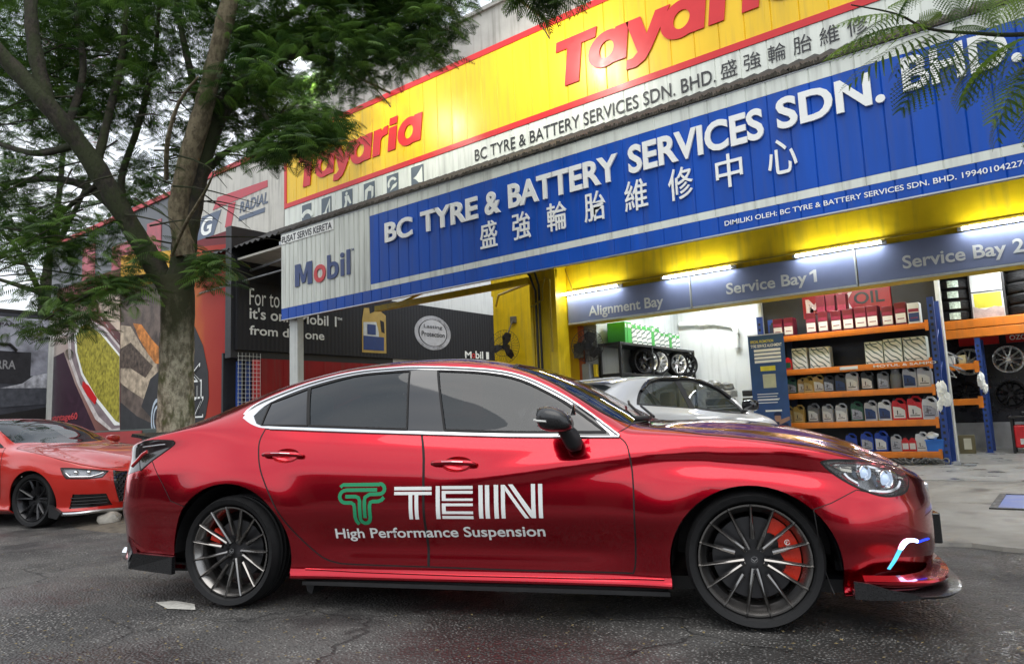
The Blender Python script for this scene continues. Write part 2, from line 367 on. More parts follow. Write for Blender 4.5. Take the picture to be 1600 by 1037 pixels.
wall('bay_side_wall', mat('grey_green_wall', (.50, .53, .52), .6, var=.06, stain=.3), (-7.395, 11.72, 0, -6.98, 15.4, 3.6))
wall('bay_downstand', M_white, (-7.0, 13.2, 3.22, -4.62, 13.45, 3.6))
wall('dark_partition', M_dark, (-4.56, 14.0, 0, -1.60, 14.12, 3.6))
wall('display_wall', mat('display_black', (.010, .011, .017), .28, var=.2), (-4.5, 17.6, .55, 7, 17.75, 3.6))
wall('skirting_panel', M_steel, (-4.5, 17.56, .034, 7, 17.7, .548))
wall('door_post', M_alu, (-4.62, 13.9, 0, -4.565, 14.13, 3.6)); wall('door_post', M_alu, (-1.62, 13.9, .0, -1.56, 14.13, 3.6))
wall('right_end_wall', M_white, (7.0, 11.7, 0, 7.2, 19.3, 3.6))
b = MB(); b.box(-7.92, 11.02, 0, -7.52, 11.30, 3.9); b.box(-7.99, 11.0, 0, -7.93, 11.33, 3.9); b.box(-7.515, 10.95, 0, -7.36, 11.34, 3.9)
b.box(-7.95, 10.97, 3.60, -7.36, 11.02, 3.86); b.build('column', M_yel, shop)
b = MB(); b.bbox(6.6, 10.95, 0, 7.1, 11.34, 3.9); b.build('column', M_yel, shop)
# conduits and brackets round the column
b = MB()
b.tube([(-7.72, 10.93, 0), (-7.72, 10.93, 3.5), (-7.78, 10.9, 3.75), (-7.9, 10.7, 4.1)], .022); b.tube([(-7.80, 10.93, 0), (-7.80, 10.93, 3.4), (-7.9, 10.9, 3.7), (-8.15, 10.8, 4.1)], .022, 6)
b.build('cable_run', M_blk, shop)
b = MB(); b.tube([(-7.45, 10.90, 2.2), (-7.45, 10.90, 3.55), (-7.55, 10.9, 3.62), (-7.62, 10.9, 3.4), (-7.62, 10.9, 3.2), (-7.9, 10.9, 3.1)], .018, 6)
b.tube([(-7.3, 11.3, 3.36), (9, 11.3, 3.36)], .012, 6); b.tube([(-7.4, 11.33, 3.9), (-7.2, 11.3, 3.36)], .012, 6)
b.build('conduit', mat('conduit_paint', (.42, .30, .02), .5), shop)
b = MB(); b.box(-12.3, 10.9, 3.56, -7.95, 11.0, 3.68); b.box(-12.3, 11.0, 3.9, -8.0, 11.08, 3.96)
b.tube([(-11.8, 11, 3.62), (-8.2, 11, 4.3)], .03, 6); b.tube([(-8.0, 11.05, 3.3), (-8.9, 13.2, 3.15), (-10.5, 15.2, 3.0)], .02, 6); b.tube([(-8.0, 11.05, 3.6), (-10.5, 13.2, 3.95), (-12.2, 15.2, 4.1)], .03, 6)
b.build('roof_truss', M_yel, shop)

# awning behind the blue sign: dark corrugated roof carried on white posts
awn = thing('awning', 'dark corrugated awning behind the blue sign on a white post', 'awning')
b = MB(); n = 240; vs = []
for i in range(n+1):
    x = -17.2+i*(26/n); z = .03*(1 if i % 2 else -1); vs += [(x, 8.98, 5.20+z), (x, 10.44, 5.98+z)]
b.add(vs, [(2*i, 2*i+2, 2*i+3, 2*i+1) for i in range(n)]); b.build('roof_sheet', mat('awning_sheet', (.018, .018, .018), .6, var=.4), awn)
for x in (-16.5, -13.3, -9, -4.5, 0, 4.5): b = MB(); b.box(x-.03, 9.1, 4.98, x+.03, 10.4, 5.06); b.tube([(x, 9.12, 5.08), (x, 10.40, 5.86)], .025, 6); b.build('bracket', M_steel, awn)
b = MB()
b.tube([(-17, 9.7, 4.75), (-13.2, 9.3, 4.75)], .03, 6); b.tube([(-17, 9.3, 4.45), (-13.2, 9.2, 4.45)], .02, 6)
b.build('frame', M_steel, awn)
b = MB(); b.bbox(-13.02, 9.14, 0, -12.74, 9.30, 5.0, .012); b.build('post', M_alu, awn)
b = MB(); b.bbox(4.7, 9.14, 0, 4.98, 9.30, 5.0, .012); b.build('post', M_alu, awn)
b = MB()                                   # rags of the sheet edge and leaves caught in the gutter
for i in range(420):
    x = -13.2+i*.034; b.add([(x, 8.97, 5.17), (x+.03, 8.97, 5.17), (x+.02+.02*random.random(), 8.98, 5.20+.05*random.random()), (x, 8.98, 5.20+.06*random.random())], [(0, 1, 2, 3)])
b.build('gutter_debris', mat('gutter_dirt', (.03, .026, .018), .9, var=.5, vscale=40), awn)

# ================================================================ SIGNS
def ribbed(b, x0, x1, y, z0, z1, pitch, w=.012, d=.012):
    """sheet facing -Y with narrow vertical grooves"""
    xs = []; x = x0
    while x < x1-1e-6:
        e = min(x+pitch, x1)
        xs += [(x, y), (e-2*w, y), (e-w, y+d)] if e-x > 3*w else [(x, y)]
        x = e
    xs.append((x1, y)); vs = []
    for q, yy in xs: vs += [(q, yy, z0), (q, yy, z1)]
    b.add(vs, [(2*i, 2*i+2, 2*i+3, 2*i+1) for i in range(len(xs)-1)])
SX1 = 8.5
bs = thing('shop_sign', 'long blue sheet metal sign with raised white lettering over the bays', 'sign')
b = MB().m(M_blues); ribbed(b, -10.25, SX1, 9.0, 3.64, 4.97, .262)
ribbed(b, -13.1, SX1, 9.0, 3.30, 3.53, .262); b.m(M_whs)
ribbed(b, -13.1, -10.253, 9.0, 3.533, 5.15, .15); ribbed(b, -10.25, SX1, 9.0, 4.973, 5.15, .262); ribbed(b, -10.25, SX1, 9.0, 3.533, 3.637, .262)
b.m(M_steel); b.box(-13.1, 9.02, 3.30, SX1, 9.07, 5.15); b.box(-13.12, 8.995, 5.152, SX1, 9.06, 5.17); b.box(-13.12, 8.995, 3.28, SX1, 9.06, 3.298)
b.build('panel', None, bs)
for s, x0, x1, z0, z1 in (('BC', -9.80, -9.08, 4.355, 4.735), ('TYRE', -8.86, -7.52, 4.36, 4.745), ('&', -7.36, -7.03, 4.36, 4.75), ('BATTERY', -6.86, -4.83, 4.38, 4.78), ('SERVICES', -4.66, -2.72, 4.41, 4.83), ('SDN.', -2.55, -1.32, 4.46, 4.87), ('BHD.', -1.13, -.02, 4.50, 4.91)):
    text(s, M_whl, (x0, 8.99, z0), *XF, x1-x0, z1-z0, bs, bold=.030, depth=.03)
for i, s in enumerate('盛強輪胎維修中心'):
    x = -7.49+i*.683; text(s, M_whl, (x, 8.99, 3.82+.011*i), *XF, .36, .45, bs, bold=.006, depth=.02)
text('DIMILIKI OLEH: BC TYRE & BATTERY SERVICES SDN. BHD. 199401042276 (321956-K)', M_whl, (-3.33, 8.995, 3.37), *XF, 3.75, .085, bs, bold=.012)
b = MB(); b.prism([(0, 0), (.15, 0), (.15, .30), (.24, .05), (.34, .05), (.43, .30), (.43, 0), (.58, 0), (.58, .47), (.40, .47), (.29, .19), (.18, .47), (0, .47)], (-12.60, 8.992, 3.93), (1, 0, 0), (0, 0, 1), (0, -.012, 0)); b.build('lettering', M_navyl, bs)
for s, m, x0, x1, z0, z1 in (('o', M_reds, -11.96, -11.58, 3.91, 4.28), ('b', M_navyl, -11.53, -11.17, 3.92, 4.42), ('il', M_navyl, -11.12, -10.82, 3.93, 4.43)):
    text(s, m, (x0, 8.992, z0), *XF, x1-x0, z1-z0, bs, bold=.02, depth=.012)
text('TM', M_navyl, (-10.80, 8.992, 4.38), *XF, .09, .05, bs)
b = MB(); b.box(-13.09, 8.985, 4.925, -11.32, 8.997, 5.12); b.build('caption_plate', M_whl, bs)
text('PUSAT SERVIS KERETA', M_blkl, (-13.05, 8.984, 4.95), *XF, 1.68, .145, bs, bold=.02)

ys = thing('shop_fascia_sign', 'tall yellow sheet sign with red border and red lettering above the blue sign', 'sign')
b = MB().m(M_yels); ribbed(b, -14.9, SX1, 10.40, 6.55, 8.13, .40); b.m(M_whs); ribbed(b, -15.0, SX1, 10.40, 5.6, 6.43, .40)
b.m(M_reds); b.box(-15.0, 10.385, 6.433, SX1, 10.42, 6.548); b.box(-15.0, 10.385, 8.133, SX1, 10.44, 8.25); b.box(-15.0, 10.385, 6.55, -14.90, 10.42, 8.132)
b.m(M_steel); b.box(-15.0, 10.425, 5.6, SX1, 10.45, 8.13); b.build('panel', None, ys)
def brandword(x0, zc, w, T, k):
    """heavy rounded brand lettering built stroke by stroke; one unit is the height of a small letter"""
    ux, uz = w/5.45, k*.60
    def ell(cx, cz, rx, rz, n=28): return [(cx+rx*math.cos(2*math.pi*q/n), cz+rz*math.sin(2*math.pi*q/n)) for q in range(n)]
    def put(x, polys, rings=(), wr=False):
        b = MB()
        f = lambda p: (x0+(x+p[0]+.10*p[1])*ux, zc+p[1]*uz)
        for i, p in enumerate(polys): b.prism([f(q) for q in p], (0, 10.390-.0012*i, 0), (1, 0, 0), (0, 0, 1), (0, -.014, 0))
        for o_, i_ in rings:
            n = len(o_); vs = []
            for q in o_+i_: a_ = f(q); vs += [(a_[0], 10.3755, a_[1]), (a_[0], 10.392, a_[1])]
            fs = []
            for q in range(n): r_ = (q+1) % n; fs += [(2*q, 2*r_, 2*(n+r_), 2*(n+q)), (2*q, 2*q+1, 2*r_+1, 2*r_), (2*(n+q), 2*(n+r_), 2*(n+r_)+1, 2*(n+q)+1)]
            b.add(vs, fs)
        b.build('lettering', M_reds, ys)
    put(0, [[(0, 1.25), (1.02, 1.25), (1.0, .95), (.66, .95), (.66, -.16), (.30, -.16), (.30, .95), (.0, .95)]])
    A = ([[(.62, 0), (.92, 0), (.92, 1.0), (.62, 1.0)]], [(ell(.44, .48, .44, .52), ell(.44, .46, .17, .25))])
    put(.86, *A); put(2.52, *A); put(4.53, *A)
    put(1.72, [[(0, 1), (.33, 1), (.50, .45), (.66, 1), (.98, 1), (.62, -.02), (.50, -.26), (.30, -.38), (.08, -.36), (.08, -.10), (.22, -.10), (.32, .02)]])
    put(3.52, [[(0, 0), (.31, 0), (.31, .55), (.38, .66), (.58, .70), (.58, 1.02), (.42, 1.0), (.31, .88), (.29, 1.0), (0, 1.0)]])
    put(4.16, [[(0, 0), (.31, 0), (.31, .88), (0, .88)], [(0, .97), (.31, .97), (.31, 1.24), (0, 1.24)]])
brandword(-14.45, 6.90, 4.25, .72, .98); brandword(-6.80, 6.98, 4.55, .80, 1.02)
text('BC TYRE & BATTERY SERVICES SDN. BHD.', M_blkl, (-8.73, 10.392, 6.04), *XF, 4.92, .235, ys, bold=.004, depth=.006)
for i, s in enumerate('盛強輪胎維修'): text(s, M_blkl, (-3.73+i*.365, 10.392, 6.05), *XF, .26, .27, ys, bold=.0)
M_icon = mat('icon_slate', (.10, .13, .16), .5)
for i in range(6):                                      # little picture panels: tyre, jack, figure, drill, car, funnel
    x = -14.28+i*.755; b = MB().m(M_icon); b.box(x, 10.388, 5.95, x+.36, 10.396, 6.36); b.m(M_whs); O = (x, 10.386, 5.95); T = (0, -.003, 0)
    U, V = (1, 0, 0), (0, 0, 1)
    arc = lambda cx, cz, r, a0, a1: [(cx+r*math.cos(R(a0+(a1-a0)*q/14)), cz+r*math.sin(R(a0+(a1-a0)*q/14))) for q in range(15)]
    if i == 0: b.prism(arc(.2, .0, .27, 20, 150)+arc(.2, .0, .17, 150, 20), O, U, V, T)
    elif i == 1: b.prism([(.05, .05), (.12, .05), (.30, .33), (.33, .36), (.33, .06), (.36, .0), (.28, .0), (.28, .22), (.2, .1), (.2, .0), (.05, .0)], O, U, V, T)
    elif i == 2: b.prism(arc(.17, .33, .04, 0, 360), O, U, V, T); b.prism([(.1, .28), (.24, .28), (.33, .08), (.28, .06), (.2, .18), (.16, .02), (.06, 0), (.12, .14)], O, U, V, T)
    elif i == 3: b.prism([(.05, .26), (.22, .34), (.33, .28), (.32, .08), (.26, .02), (.25, .2), (.15, .22), (.10, .02), (.03, .02)], O, U, V, T)
    elif i == 4: b.prism(arc(.18, .2, .15, 30, 210)+arc(.18, .2, .09, 210, 30), O, U, V, T); b.prism([(.1, .05), (.3, .12), (.33, .2), (.2, .17)], O, U, V, T)
    else: b.prism([(.33, .36), (.16, .20), (.06, .16), (.14, .12), (.22, .04), (.34, .02)], O, U, V, T)
    b.build('picture_panel', None, ys)

# ---- service bay signs and the tubes over them
bays = [(-7.33, -4.86, 'Alignment Bay', -6.87, -5.36, 2.83), (-4.84, -2.28, 'Service Bay 1', -4.24, -2.83, 2.87), (-2.26, .30, 'Service Bay 2', -1.67, -.26, 2.88), (.32, 2.85, 'Service Bay 3', .9, 2.3, 2.9)]
for i, (x0, x1, s, a, e, z) in enumerate(bays[:3]):
    o = thing('bay_sign', 'grey blue bay sign reading ' + s, 'sign', group='bay signs under the yellow beam')
    b = MB(); b.bbox(x0, 11.29, 2.75, x1, 11.35, 3.27, .008); b.build('panel', M_svc, o)
    b = MB(); b.box(x0, 11.285, 2.72, x1, 11.355, 2.748); b.box(x1-.012, 11.283, 2.75, x1+.006, 11.352, 3.27); b.build('trim', M_alu, o)
    if s.endswith('1'):
        text('Service Bay', M_whl, (a, 11.288, z-.06), *XF, (e-a)*.90, .245, o, bold=.022); b = MB(); b.prism([(.055, 0), (.10, 0), (.10, .19), (.065, .19), (.0, .155), (.0, .118), (.055, .14)], (e-.10, 11.288, z), (1, 0, 0), (0, 0, 1), (0, -.004, 0)); b.build('lettering', M_whl, o)
    else: text(s, M_whl, (a, 11.288, z-.06), *XF, e-a, .245, o, bold=.022)
    xr = (-7.36, -5.28, -3.08, -.92)[i]
    L_ = 1.18
    t_ = thing('tube_lamp', ['lit fluorescent tube over the Alignment Bay sign', 'lit fluorescent tube at the joint above the Service Bay 1 sign', 'lit fluorescent tube between the Service Bay 1 and Service Bay 2 signs'][i], 'lamp', group='fluorescent tubes under the beam')
    b = MB(); b.bbox(xr-.06, 11.235, 3.275, xr+L_+.06, 11.285, 3.325, .005); b.build('batten', M_bfix, t_)
    b = MB(); b.tube([(xr, 11.19, 3.295), (xr+L_, 11.19, 3.295)], .020, 12); b.build('tube', M_tube, t_)
    b = MB(); b.tube([(xr-.05, 11.19, 3.295), (xr, 11.19, 3.295)], .022, 10); b.build('end_cap', M_whl, t_)
    b = MB(); b.tube([(xr+L_, 11.19, 3.295), (xr+L_+.05, 11.19, 3.295)], .022, 10); b.build('end_cap', M_whl, t_)
t_ = thing('tube_lamp', 'lit fluorescent tube above the right end of the Service Bay 2 sign', 'lamp', group='fluorescent tubes under the beam')
b = MB(); b.bbox(-.97, 11.235, 3.275, .32, 11.285, 3.325, .005); b.build('batten', M_bfix, t_)
b = MB(); b.tube([(-.91, 11.19, 3.295), (.27, 11.19, 3.295)], .020, 12); b.build('tube', M_tube, t_)
b = MB(); b.tube([(-.96, 11.19, 3.295), (-.91, 11.19, 3.295)], .022, 10); b.build('end_cap', M_whl, t_)
# ceiling tubes inside the bays (the light that fills the shop)
for i, (x, y) in enumerate(((-5.9, 12.6), (-5.9, 14.5), (-3.1, 12.5), (-.4, 13.2), (-.4, 15.6), (2.6, 13.5))):
    t_ = thing('ceiling_lamp', 'fluorescent batten lamp on the bay ceiling', 'lamp', group='ceiling lamps inside the bays')
    b = MB(); b.bbox(x-.65, y-.06, 3.585, x+.65, y+.06, 3.618, .006); b.build('batten', M_bfix, t_)
    b = MB(); b.tube([(x-.6, y-.03, 3.555), (x+.6, y-.03, 3.555)], .02, 8); b.tube([(x-.6, y+.03, 3.555), (x+.6, y+.03, 3.555)], .02, 8); b.build('tube', M_tube, t_)
    ld = bpy.data.lights.new('tube_light', 'AREA'); ld.shape = 'RECTANGLE'; ld.size = 1.2; ld.size_y = .1; ld.energy = 24; ld.color = (.95, .98, 1)
    lo = bpy.data.objects.new('tube_light', ld); COL.objects.link(lo); lo.parent = t_; lo.location = (x, y, 3.52)
# floodlights on arms above the yellow sign
for i, x in enumerate((-11.1, -6.85)):
    f_ = thing('floodlight', ['black floodlight on a long arm among the leaves beside the tree', 'floodlight on a long arm at the top edge of the picture'][i], 'floodlight', group='floodlights on arms over the yellow sign')
    b = MB(); b.tube([(x, 10.42, 8.22), (x, 9.2, 8.26), (x, 8.12, 8.30)], .028, 8); b.tube([(x, 10.4, 7.9), (x, 9.9, 8.23)], .015, 6); b.build('arm', mat('arm_paint', (.10, .10, .09), .5), f_)
    Mx = Matrix.Translation((x, 8.05, 8.20)) @ Matrix.Rotation(R(-38), 4, 'X')
    b = MB(); b.bbox(-.20, -.075, -.14, .20, .03, .14, .02, Mx)
    for k in range(7): b.box(-.17+k*.055, -.12, -.11, -.16+k*.055, -.076, .11, Mx)
    b.build('housing', M_blk, f_)
    b = MB(); b.box(-.17, .031, -.11, .17, .035, .11, Mx); b.build('lens', mat('flood_glow', (1, 1, 1), .3, var=0, emit=(1, .98, .85), es=30), f_)
    ld = bpy.data.lights.new('flood_beam', 'SPOT'); ld.energy = 260; ld.spot_size = R(150); ld.spot_blend = .9; ld.shadow_soft_size = .12; ld.color = (1, .97, .86)
    lo = bpy.data.objects.new('flood_beam', ld); COL.objects.link(lo); lo.parent = f_
    lo.location = Mx @ Vector((0, .07, 0)); lo.rotation_euler = (Vector((0, .80, -.42))).to_track_quat('-Z', 'Y').to_euler()

# ================================================================ LEFT NEIGHBOUR
nb = thing('neighbour_shop', 'red walled neighbouring shop with a grey fascia behind the tree', 'building')
b = MB(); b.box(-26.7, 9.46, 0, -15.60, 9.8, 5.28); b.box(-26.7, 9.8, 0, -26.4, 18, 5.28); b.build('wall', M_redw, nb)
b = MB(); b.box(-15.70, 9.40, 0, -15.56, 9.46, 5.25); b.build('edge_post', M_alu, nb)
b = MB(); b.bbox(-26.7, 8.9, 0, -15.8, 9.40, 1.14, .03); b.build('plinth', mat('plinth_paint', (.05, .07, .06), .5, var=.5, vscale=.6), nb)
b = MB(); b.box(-24.4, 8.885, .66, -19.0, 8.898, 1.10); b.build('plinth_band', mat('plinth_red', (.34, .03, .03), .5, var=.3, vscale=.8), nb)
b = MB(); b.box(-29.6, 10.42, 5.55, -19.7, 10.8, 8.08); b.build('fascia', M_dgrey, nb)
b = MB(); b.box(-29.6, 10.36, 8.082, -15.02, 10.82, 8.22); b.build('roof_trim', mat('roof_trim_red', (.55, .05, .06), .5), nb)
b = MB(); b.add([(-27.5, 9.2, 5.29), (-14.0, 9.2, 5.29), (-14.0, 10.41, 5.78), (-27.5, 10.41, 5.78)], [(0, 1, 2, 3)]); b.build('canopy', M_blk, nb)
for x, z0, z1, wd in ((-26.9, 6.2, 7.6, 1.0), (-24.6, 6.0, 7.2, 1.6), (-22.2, 6.3, 7.5, .9)): b = MB(); b.box(x, 10.40, z0, x+wd, 10.418, z1); b.build('fascia_panel', mat('faded_red', (.40, .08, .10), .5, var=.25), nb)
gs = thing('tyre_brand_sign', 'weathered pale fascia sign with red and blue lettering beside the tree', 'sign')
b = MB(); ribbed(b, -19.68, -15.02, 10.40, 5.75, 8.07, .6, .008, .006); b.box(-19.68, 10.43, 5.75, -15.02, 10.46, 8.07); b.build('panel', mat('aged_white_sheet', (.55, .53, .47), .5, var=.15, vscale=1.2, stain=.5), gs)
M_gtb = mat('gt_slate', (.10, .13, .19), .5); M_gtr = mat('gt_red', (.50, .07, .09), .5, var=.1)
U, V = XF
b = MB(); b.prism([(-19.3, 6.40), (-18.3, 6.40), (-17.9, 7.05), (-18.9, 7.05)], (0, 10.394, 0), U, V, (0, -.004, 0)); b.build('emblem', M_gtb, gs)
text('G', M_whl, (-18.95, 10.388, 6.47), U, V, .62, .50, gs, bold=.03, shear=.2)
b = MB(); b.prism([(-18.35, 7.12), (-15.72, 7.18), (-15.72, 7.36), (-18.1, 7.44)], (0, 10.394, 0), U, V, (0, -.004, 0)); b.prism([(-17.72, 6.50), (-17.40, 6.50), (-17.20, 7.115), (-17.55, 7.115)], (0, 10.393, 0), U, V, (0, -.004, 0)); b.build('emblem', M_gtr, gs)
text('RADIAL', M_gtb, (-17.0, 10.394, 6.75), U, V, 1.30, .30, gs, bold=.02, shear=.2)
b = MB(); b.prism([(-17.05, 6.54), (-15.85, 6.54), (-15.83, 6.66), (-17.02, 6.66)], (0, 10.394, 0), U, V, (0, -.004, 0)); b.build('emblem', M_gtb, gs)

# ---- printed hoarding with race track and tyre
bb = thing('billboard', 'printed hoarding of a race track, rocks and a tyre on the red wall', 'billboard')
def flat(name, m, poly, k, parent=None, smooth=False):
    if smooth:
        n = len(poly); q = []
        for i in range(n):
            p0, p1, p2, p3 = [Vector(poly[(i+j-1) % n]) for j in range(4)]
            for t in (0, .25, .5, .75):
                q.append(tuple(.5*((2*p1)+(p2-p0)*t+(2*p0-5*p1+4*p2-p3)*t*t+(-p0+3*p1-3*p2+p3)*t**3)))
        poly = q
    b = MB(); y = 9.44-.004*k; b.prism(poly, (0, y, 0), U, V, (0, -.003, 0)); return b.build(name, m, parent or bb)
def bp(px, py):                                         # photo pixel -> (X, Z) on the hoarding plane
    d = _f+_r*((px-CPX)/FPX)-_u*((py-CPY)/FPX); t = 9.44/d.y; q = CAM_O+d*t; return (q.x, q.z)
P = lambda *pts: [bp(*p) for p in pts]
b = MB(); b.box(-26.3, 9.44, 1.16, -15.72, 9.458, 5.9); b.build('panel', mat('print_maroon', (.16, .03, .035), .4, var=.35, vscale=.7), bb)
def grad(name, stops, ax, lo, hi):                      # printed colour runs across the sheet
    m = mat(name, (.3, .1, .05), .4, var=0); t = m.node_tree; tc = t.nodes.new('ShaderNodeTexCoord'); s = t.nodes.new('ShaderNodeSeparateXYZ'); r = t.nodes.new('ShaderNodeMapRange'); c = t.nodes.new('ShaderNodeValToRGB')
    n = t.nodes.new('ShaderNodeTexNoise'); n.inputs['Scale'].default_value = 1.2; mm = t.nodes.new('ShaderNodeMath'); mm.operation = 'MULTIPLY_ADD'; mm.inputs[1].default_value = .9; 
    t.links.new(tc.outputs['Object'], s.inputs[0]); t.links.new(tc.outputs['Object'], n.inputs[0]); t.links.new(n.outputs[0], mm.inputs[0]); t.links.new(s.outputs[ax], mm.inputs[2])
    r.inputs[1].default_value = lo+.45; r.inputs[2].default_value = hi+.45; t.links.new(mm.outputs[0], r.inputs[0]); t.links.new(r.outputs[0], c.inputs[0])
    e = c.color_ramp.elements; e[0].position = stops[0][0]; e[0].color = (*stops[0][1], 1); e[1].position = stops[-1][0]; e[1].color = (*stops[-1][1], 1)
    for p_, q in stops[1:-1]: z = e.new(p_); z.color = (*q, 1)
    t.links.new(c.outputs[0], t.nodes['Principled BSDF'].inputs['Base Color']); return m
flat('print_panel', grad('print_flame', [(0, (.66, .36, .04)), (.3, (.58, .20, .03)), (.6, (.40, .05, .025)), (1, (.32, .015, .015))], 0, -18.9, -15.8), P((189, 400), (364, 380), (370, 668), (189, 672)), 1)
flat('print_panel', grad('print_dusk', [(0, (.50, .42, .38)), (.5, (.26, .12, .10)), (1, (.05, .03, .04))], 0, -26, -21), P((77, 494), (188, 455), (188, 672), (80, 676)), 1)
M_trk = mat('print_track', (.24, .19, .20), .4, var=.3, vscale=3); M_kerb = mat('print_kerb', (.62, .56, .54), .4, var=.25, vscale=6)
M_grass = mat('print_grass', (.33, .29, .045), .4, var=.6, vscale=9, detail=8); M_sky = mat('print_sky', (.60, .48, .38), .4, var=.15)
flat('print_panel', M_sky, P((150, 465), (188, 455), (188, 520), (160, 490)), 2)
flat('print_panel', M_kerb, P((106, 520), (118, 503), (138, 497), (165, 512), (188, 540), (188, 672), (172, 672), (150, 655), (122, 600), (108, 560)), 3, smooth=False)
flat('print_panel', M_trk, P((111, 522), (121, 506), (138, 500), (163, 515), (188, 545), (188, 668), (176, 670), (155, 650), (127, 600), (113, 560)), 4)
flat('print_panel', M_whl, P((117, 524), (125, 507), (138, 503), (160, 518), (188, 553), (188, 664), (180, 664), (150, 625), (128, 585), (119, 550)), 5)
flat('print_panel', M_grass, P((121, 525), (128, 510), (138, 506), (158, 521), (188, 557), (188, 660), (182, 657), (152, 620), (131, 583), (122, 550)), 6)
flat('print_panel', M_reds, P((131, 595), (140, 602), (153, 622), (150, 632), (138, 618), (130, 604)), 7)
flat('print_panel', mat('print_track_dark', (.05, .025, .04), .4, var=.3), P((80, 560), (100, 550), (118, 600), (150, 672), (80, 674)), 2)
for k in range(9):
    t = k/9; x, y = 166+22*t, 490+28*t
    flat('print_panel', M_reds if k % 2 else M_whl, P((150+38*t, 483+52*t), (152+38*t, 487+50*t), (154.5+38*t, 490.5+50*t), (152.5+38*t, 486+52*t)), 7)
M_rk1 = mat('print_rock_light', (.42, .34, .25), .4, var=.6, vscale=5, detail=8); M_rk2 = mat('print_rock_orange', (.50, .19, .05), .4, var=.6, vscale=6, detail=8); M_tyr = mat('print_tyre', (.045, .045, .048), .4, var=.3, vscale=6)
flat('print_panel', mat('print_forest', (.13, .10, .085), .4, var=.6, vscale=3, detail=8), P((189, 455), (250, 440), (262, 560), (262, 672), (189, 672)), 2)
flat('print_panel', M_rk1, P((189, 508), (205, 510), (222, 540), (246, 568), (248, 590), (228, 625), (205, 610), (189, 598)), 3)
flat('print_panel', mat('print_rock_dark', (.10, .075, .06), .4, var=.9, vscale=7, detail=8), P((189, 545), (205, 535), (228, 560), (240, 572), (228, 590), (205, 575), (189, 575)), 4)
flat('print_panel', M_rk2, P((209, 505), (222, 507), (238, 530), (252, 545), (255, 568), (244, 568), (232, 552), (218, 528)), 4)
flat('print_panel', M_tyr, P((222, 635), (236, 592), (262, 568), (262, 655), (240, 655)), 5)
flat('print_panel', M_tyr, P((189, 628), (215, 650), (240, 662), (262, 665), (262, 672), (189, 672)), 3)
flat('print_panel', M_tyr, P((297, 505), (305, 510), (318, 540), (326, 580), (327, 620), (322, 650), (312, 668), (250, 672), (250, 520)), 3)
for i, s in enumerate('VEN'):                           # outlined letters running down the tyre wall
    x, z = bp(302+i*2.5, 568+i*26); text(s, M_whl, (x-.05, 9.42, z), (0, 0, -1), (1, 0, 0), .52, .42, bb, bold=0.004)
    text(s, M_tyr, (x, 9.417, z-.05), (0, 0, -1), (1, 0, 0), .43, .33, bb, bold=-.008)
x, z = bp(80, 514); text('RACE TYRE', M_whl, (x, 9.415, z), U, V, 1.9, .26, bb, bold=.02); x, z = bp(92, 524); text('competition', M_whl, (x, 9.415, z-.1), U, V, 1.1, .16, bb)
x, z = bp(82, 655); text('vantage60', mat('print_pink', (.6, .08, .09), .4), (x, 9.415, z-.12), U, V, 2.0, .28, bb, bold=.02)
x, z = bp(247, 660)
b = MB()
for r0, r1 in ((.55, .45), (.36, .28)):
    b.prism([(x+r0*.62*math.cos(q/20*6.283), z+.1+r0*math.sin(q/20*6.283)) for q in range(21)]+[(x+r1*.62*math.cos(q/20*6.283), z+.1+r1*math.sin(q/20*6.283)) for q in range(20, -1, -1)], (0, 9.414, 0), U, V, (0, -.003, 0))
b.build('print_rings', mat('print_blue_white', (.5, .58, .66), .4), bb)

# ---- black battery poster at the far left
bp_ = thing('battery_poster', 'black and grey battery poster on a white post at the left edge', 'poster', (-26.2, 0, 0))
b = MB(); b.box(-.10, 6.6, .6, -.04, 9.20, 5.0); b.build('panel', mat('poster_night', (.055, .058, .07), .35, var=.4, vscale=1), bp_)
b = MB(); b.box(-.14, 6.5, 5.002, -.02, 9.3, 5.10); b.box(-.12, 6.5, .6, -.03, 6.598, 5.0); b.build('frame', M_blk, bp_)
b = MB(); b.box(-.15, 9.21, 0, .0, 9.36, 5.0); b.build('post', M_alu, bp_)
def pf(name, m, poly, k): b = MB(); b.prism(poly, (-.04+.005*k, 0, 0), *XS, (.003, 0, 0)); return b.build(name, m, bp_)
pf('print_panel', mat('poster_cloud', (.30, .31, .36), .4, var=.7, vscale=1.3, detail=8), [(6.6, 3.0), (9.2, 3.0), (9.2, 4.85), (6.6, 4.85)], 1)
pf('print_panel', mat('poster_battery', (.035, .035, .04), .35, var=.2), [(6.6, 2.75), (8.72, 2.75), (8.72, 3.75), (6.6, 3.8)], 2)
pf('print_panel', mat('poster_splash', (.42, .43, .47), .4, var=.7, vscale=4, detail=8), [(7.9, 2.6), (9.2, 2.62), (9.2, 3.1), (8.8, 3.0), (8.5, 2.75)], 3)
pf('print_panel', mat('poster_road', (.075, .08, .095), .4, var=.3), [(6.6, 1.9), (9.2, 2.1), (9.2, 2.6), (6.6, 2.72)], 2)
pf('print_panel', M_blk, [(6.6, .6), (9.2, .6), (9.2, 2.0), (7.6, 1.72), (6.6, 1.86)], 3)
b = MB(); b.tube([(.02, 7.4, 3.8), (.02, 7.6, 4.0), (.02, 8.1, 3.98), (.02, 8.3, 3.78)], .05, 6); b.build('print_handle', M_blk, bp_)
text('TERRA', mat('poster_grey', (.28, .28, .29), .4), (-.02, 7.45, 3.2), *XS, .85, .28, bp_, bold=.02)
text('TEST & SERVICE', M_whl, (-.015, 7.1, 1.05), *XS, 1.75, .20, bp_, bold=.02)
text('BATTERY DAN SMS.', M_whl, (-.015, 6.9, .75), *XS, 1.95, .20, bp_, bold=.02)
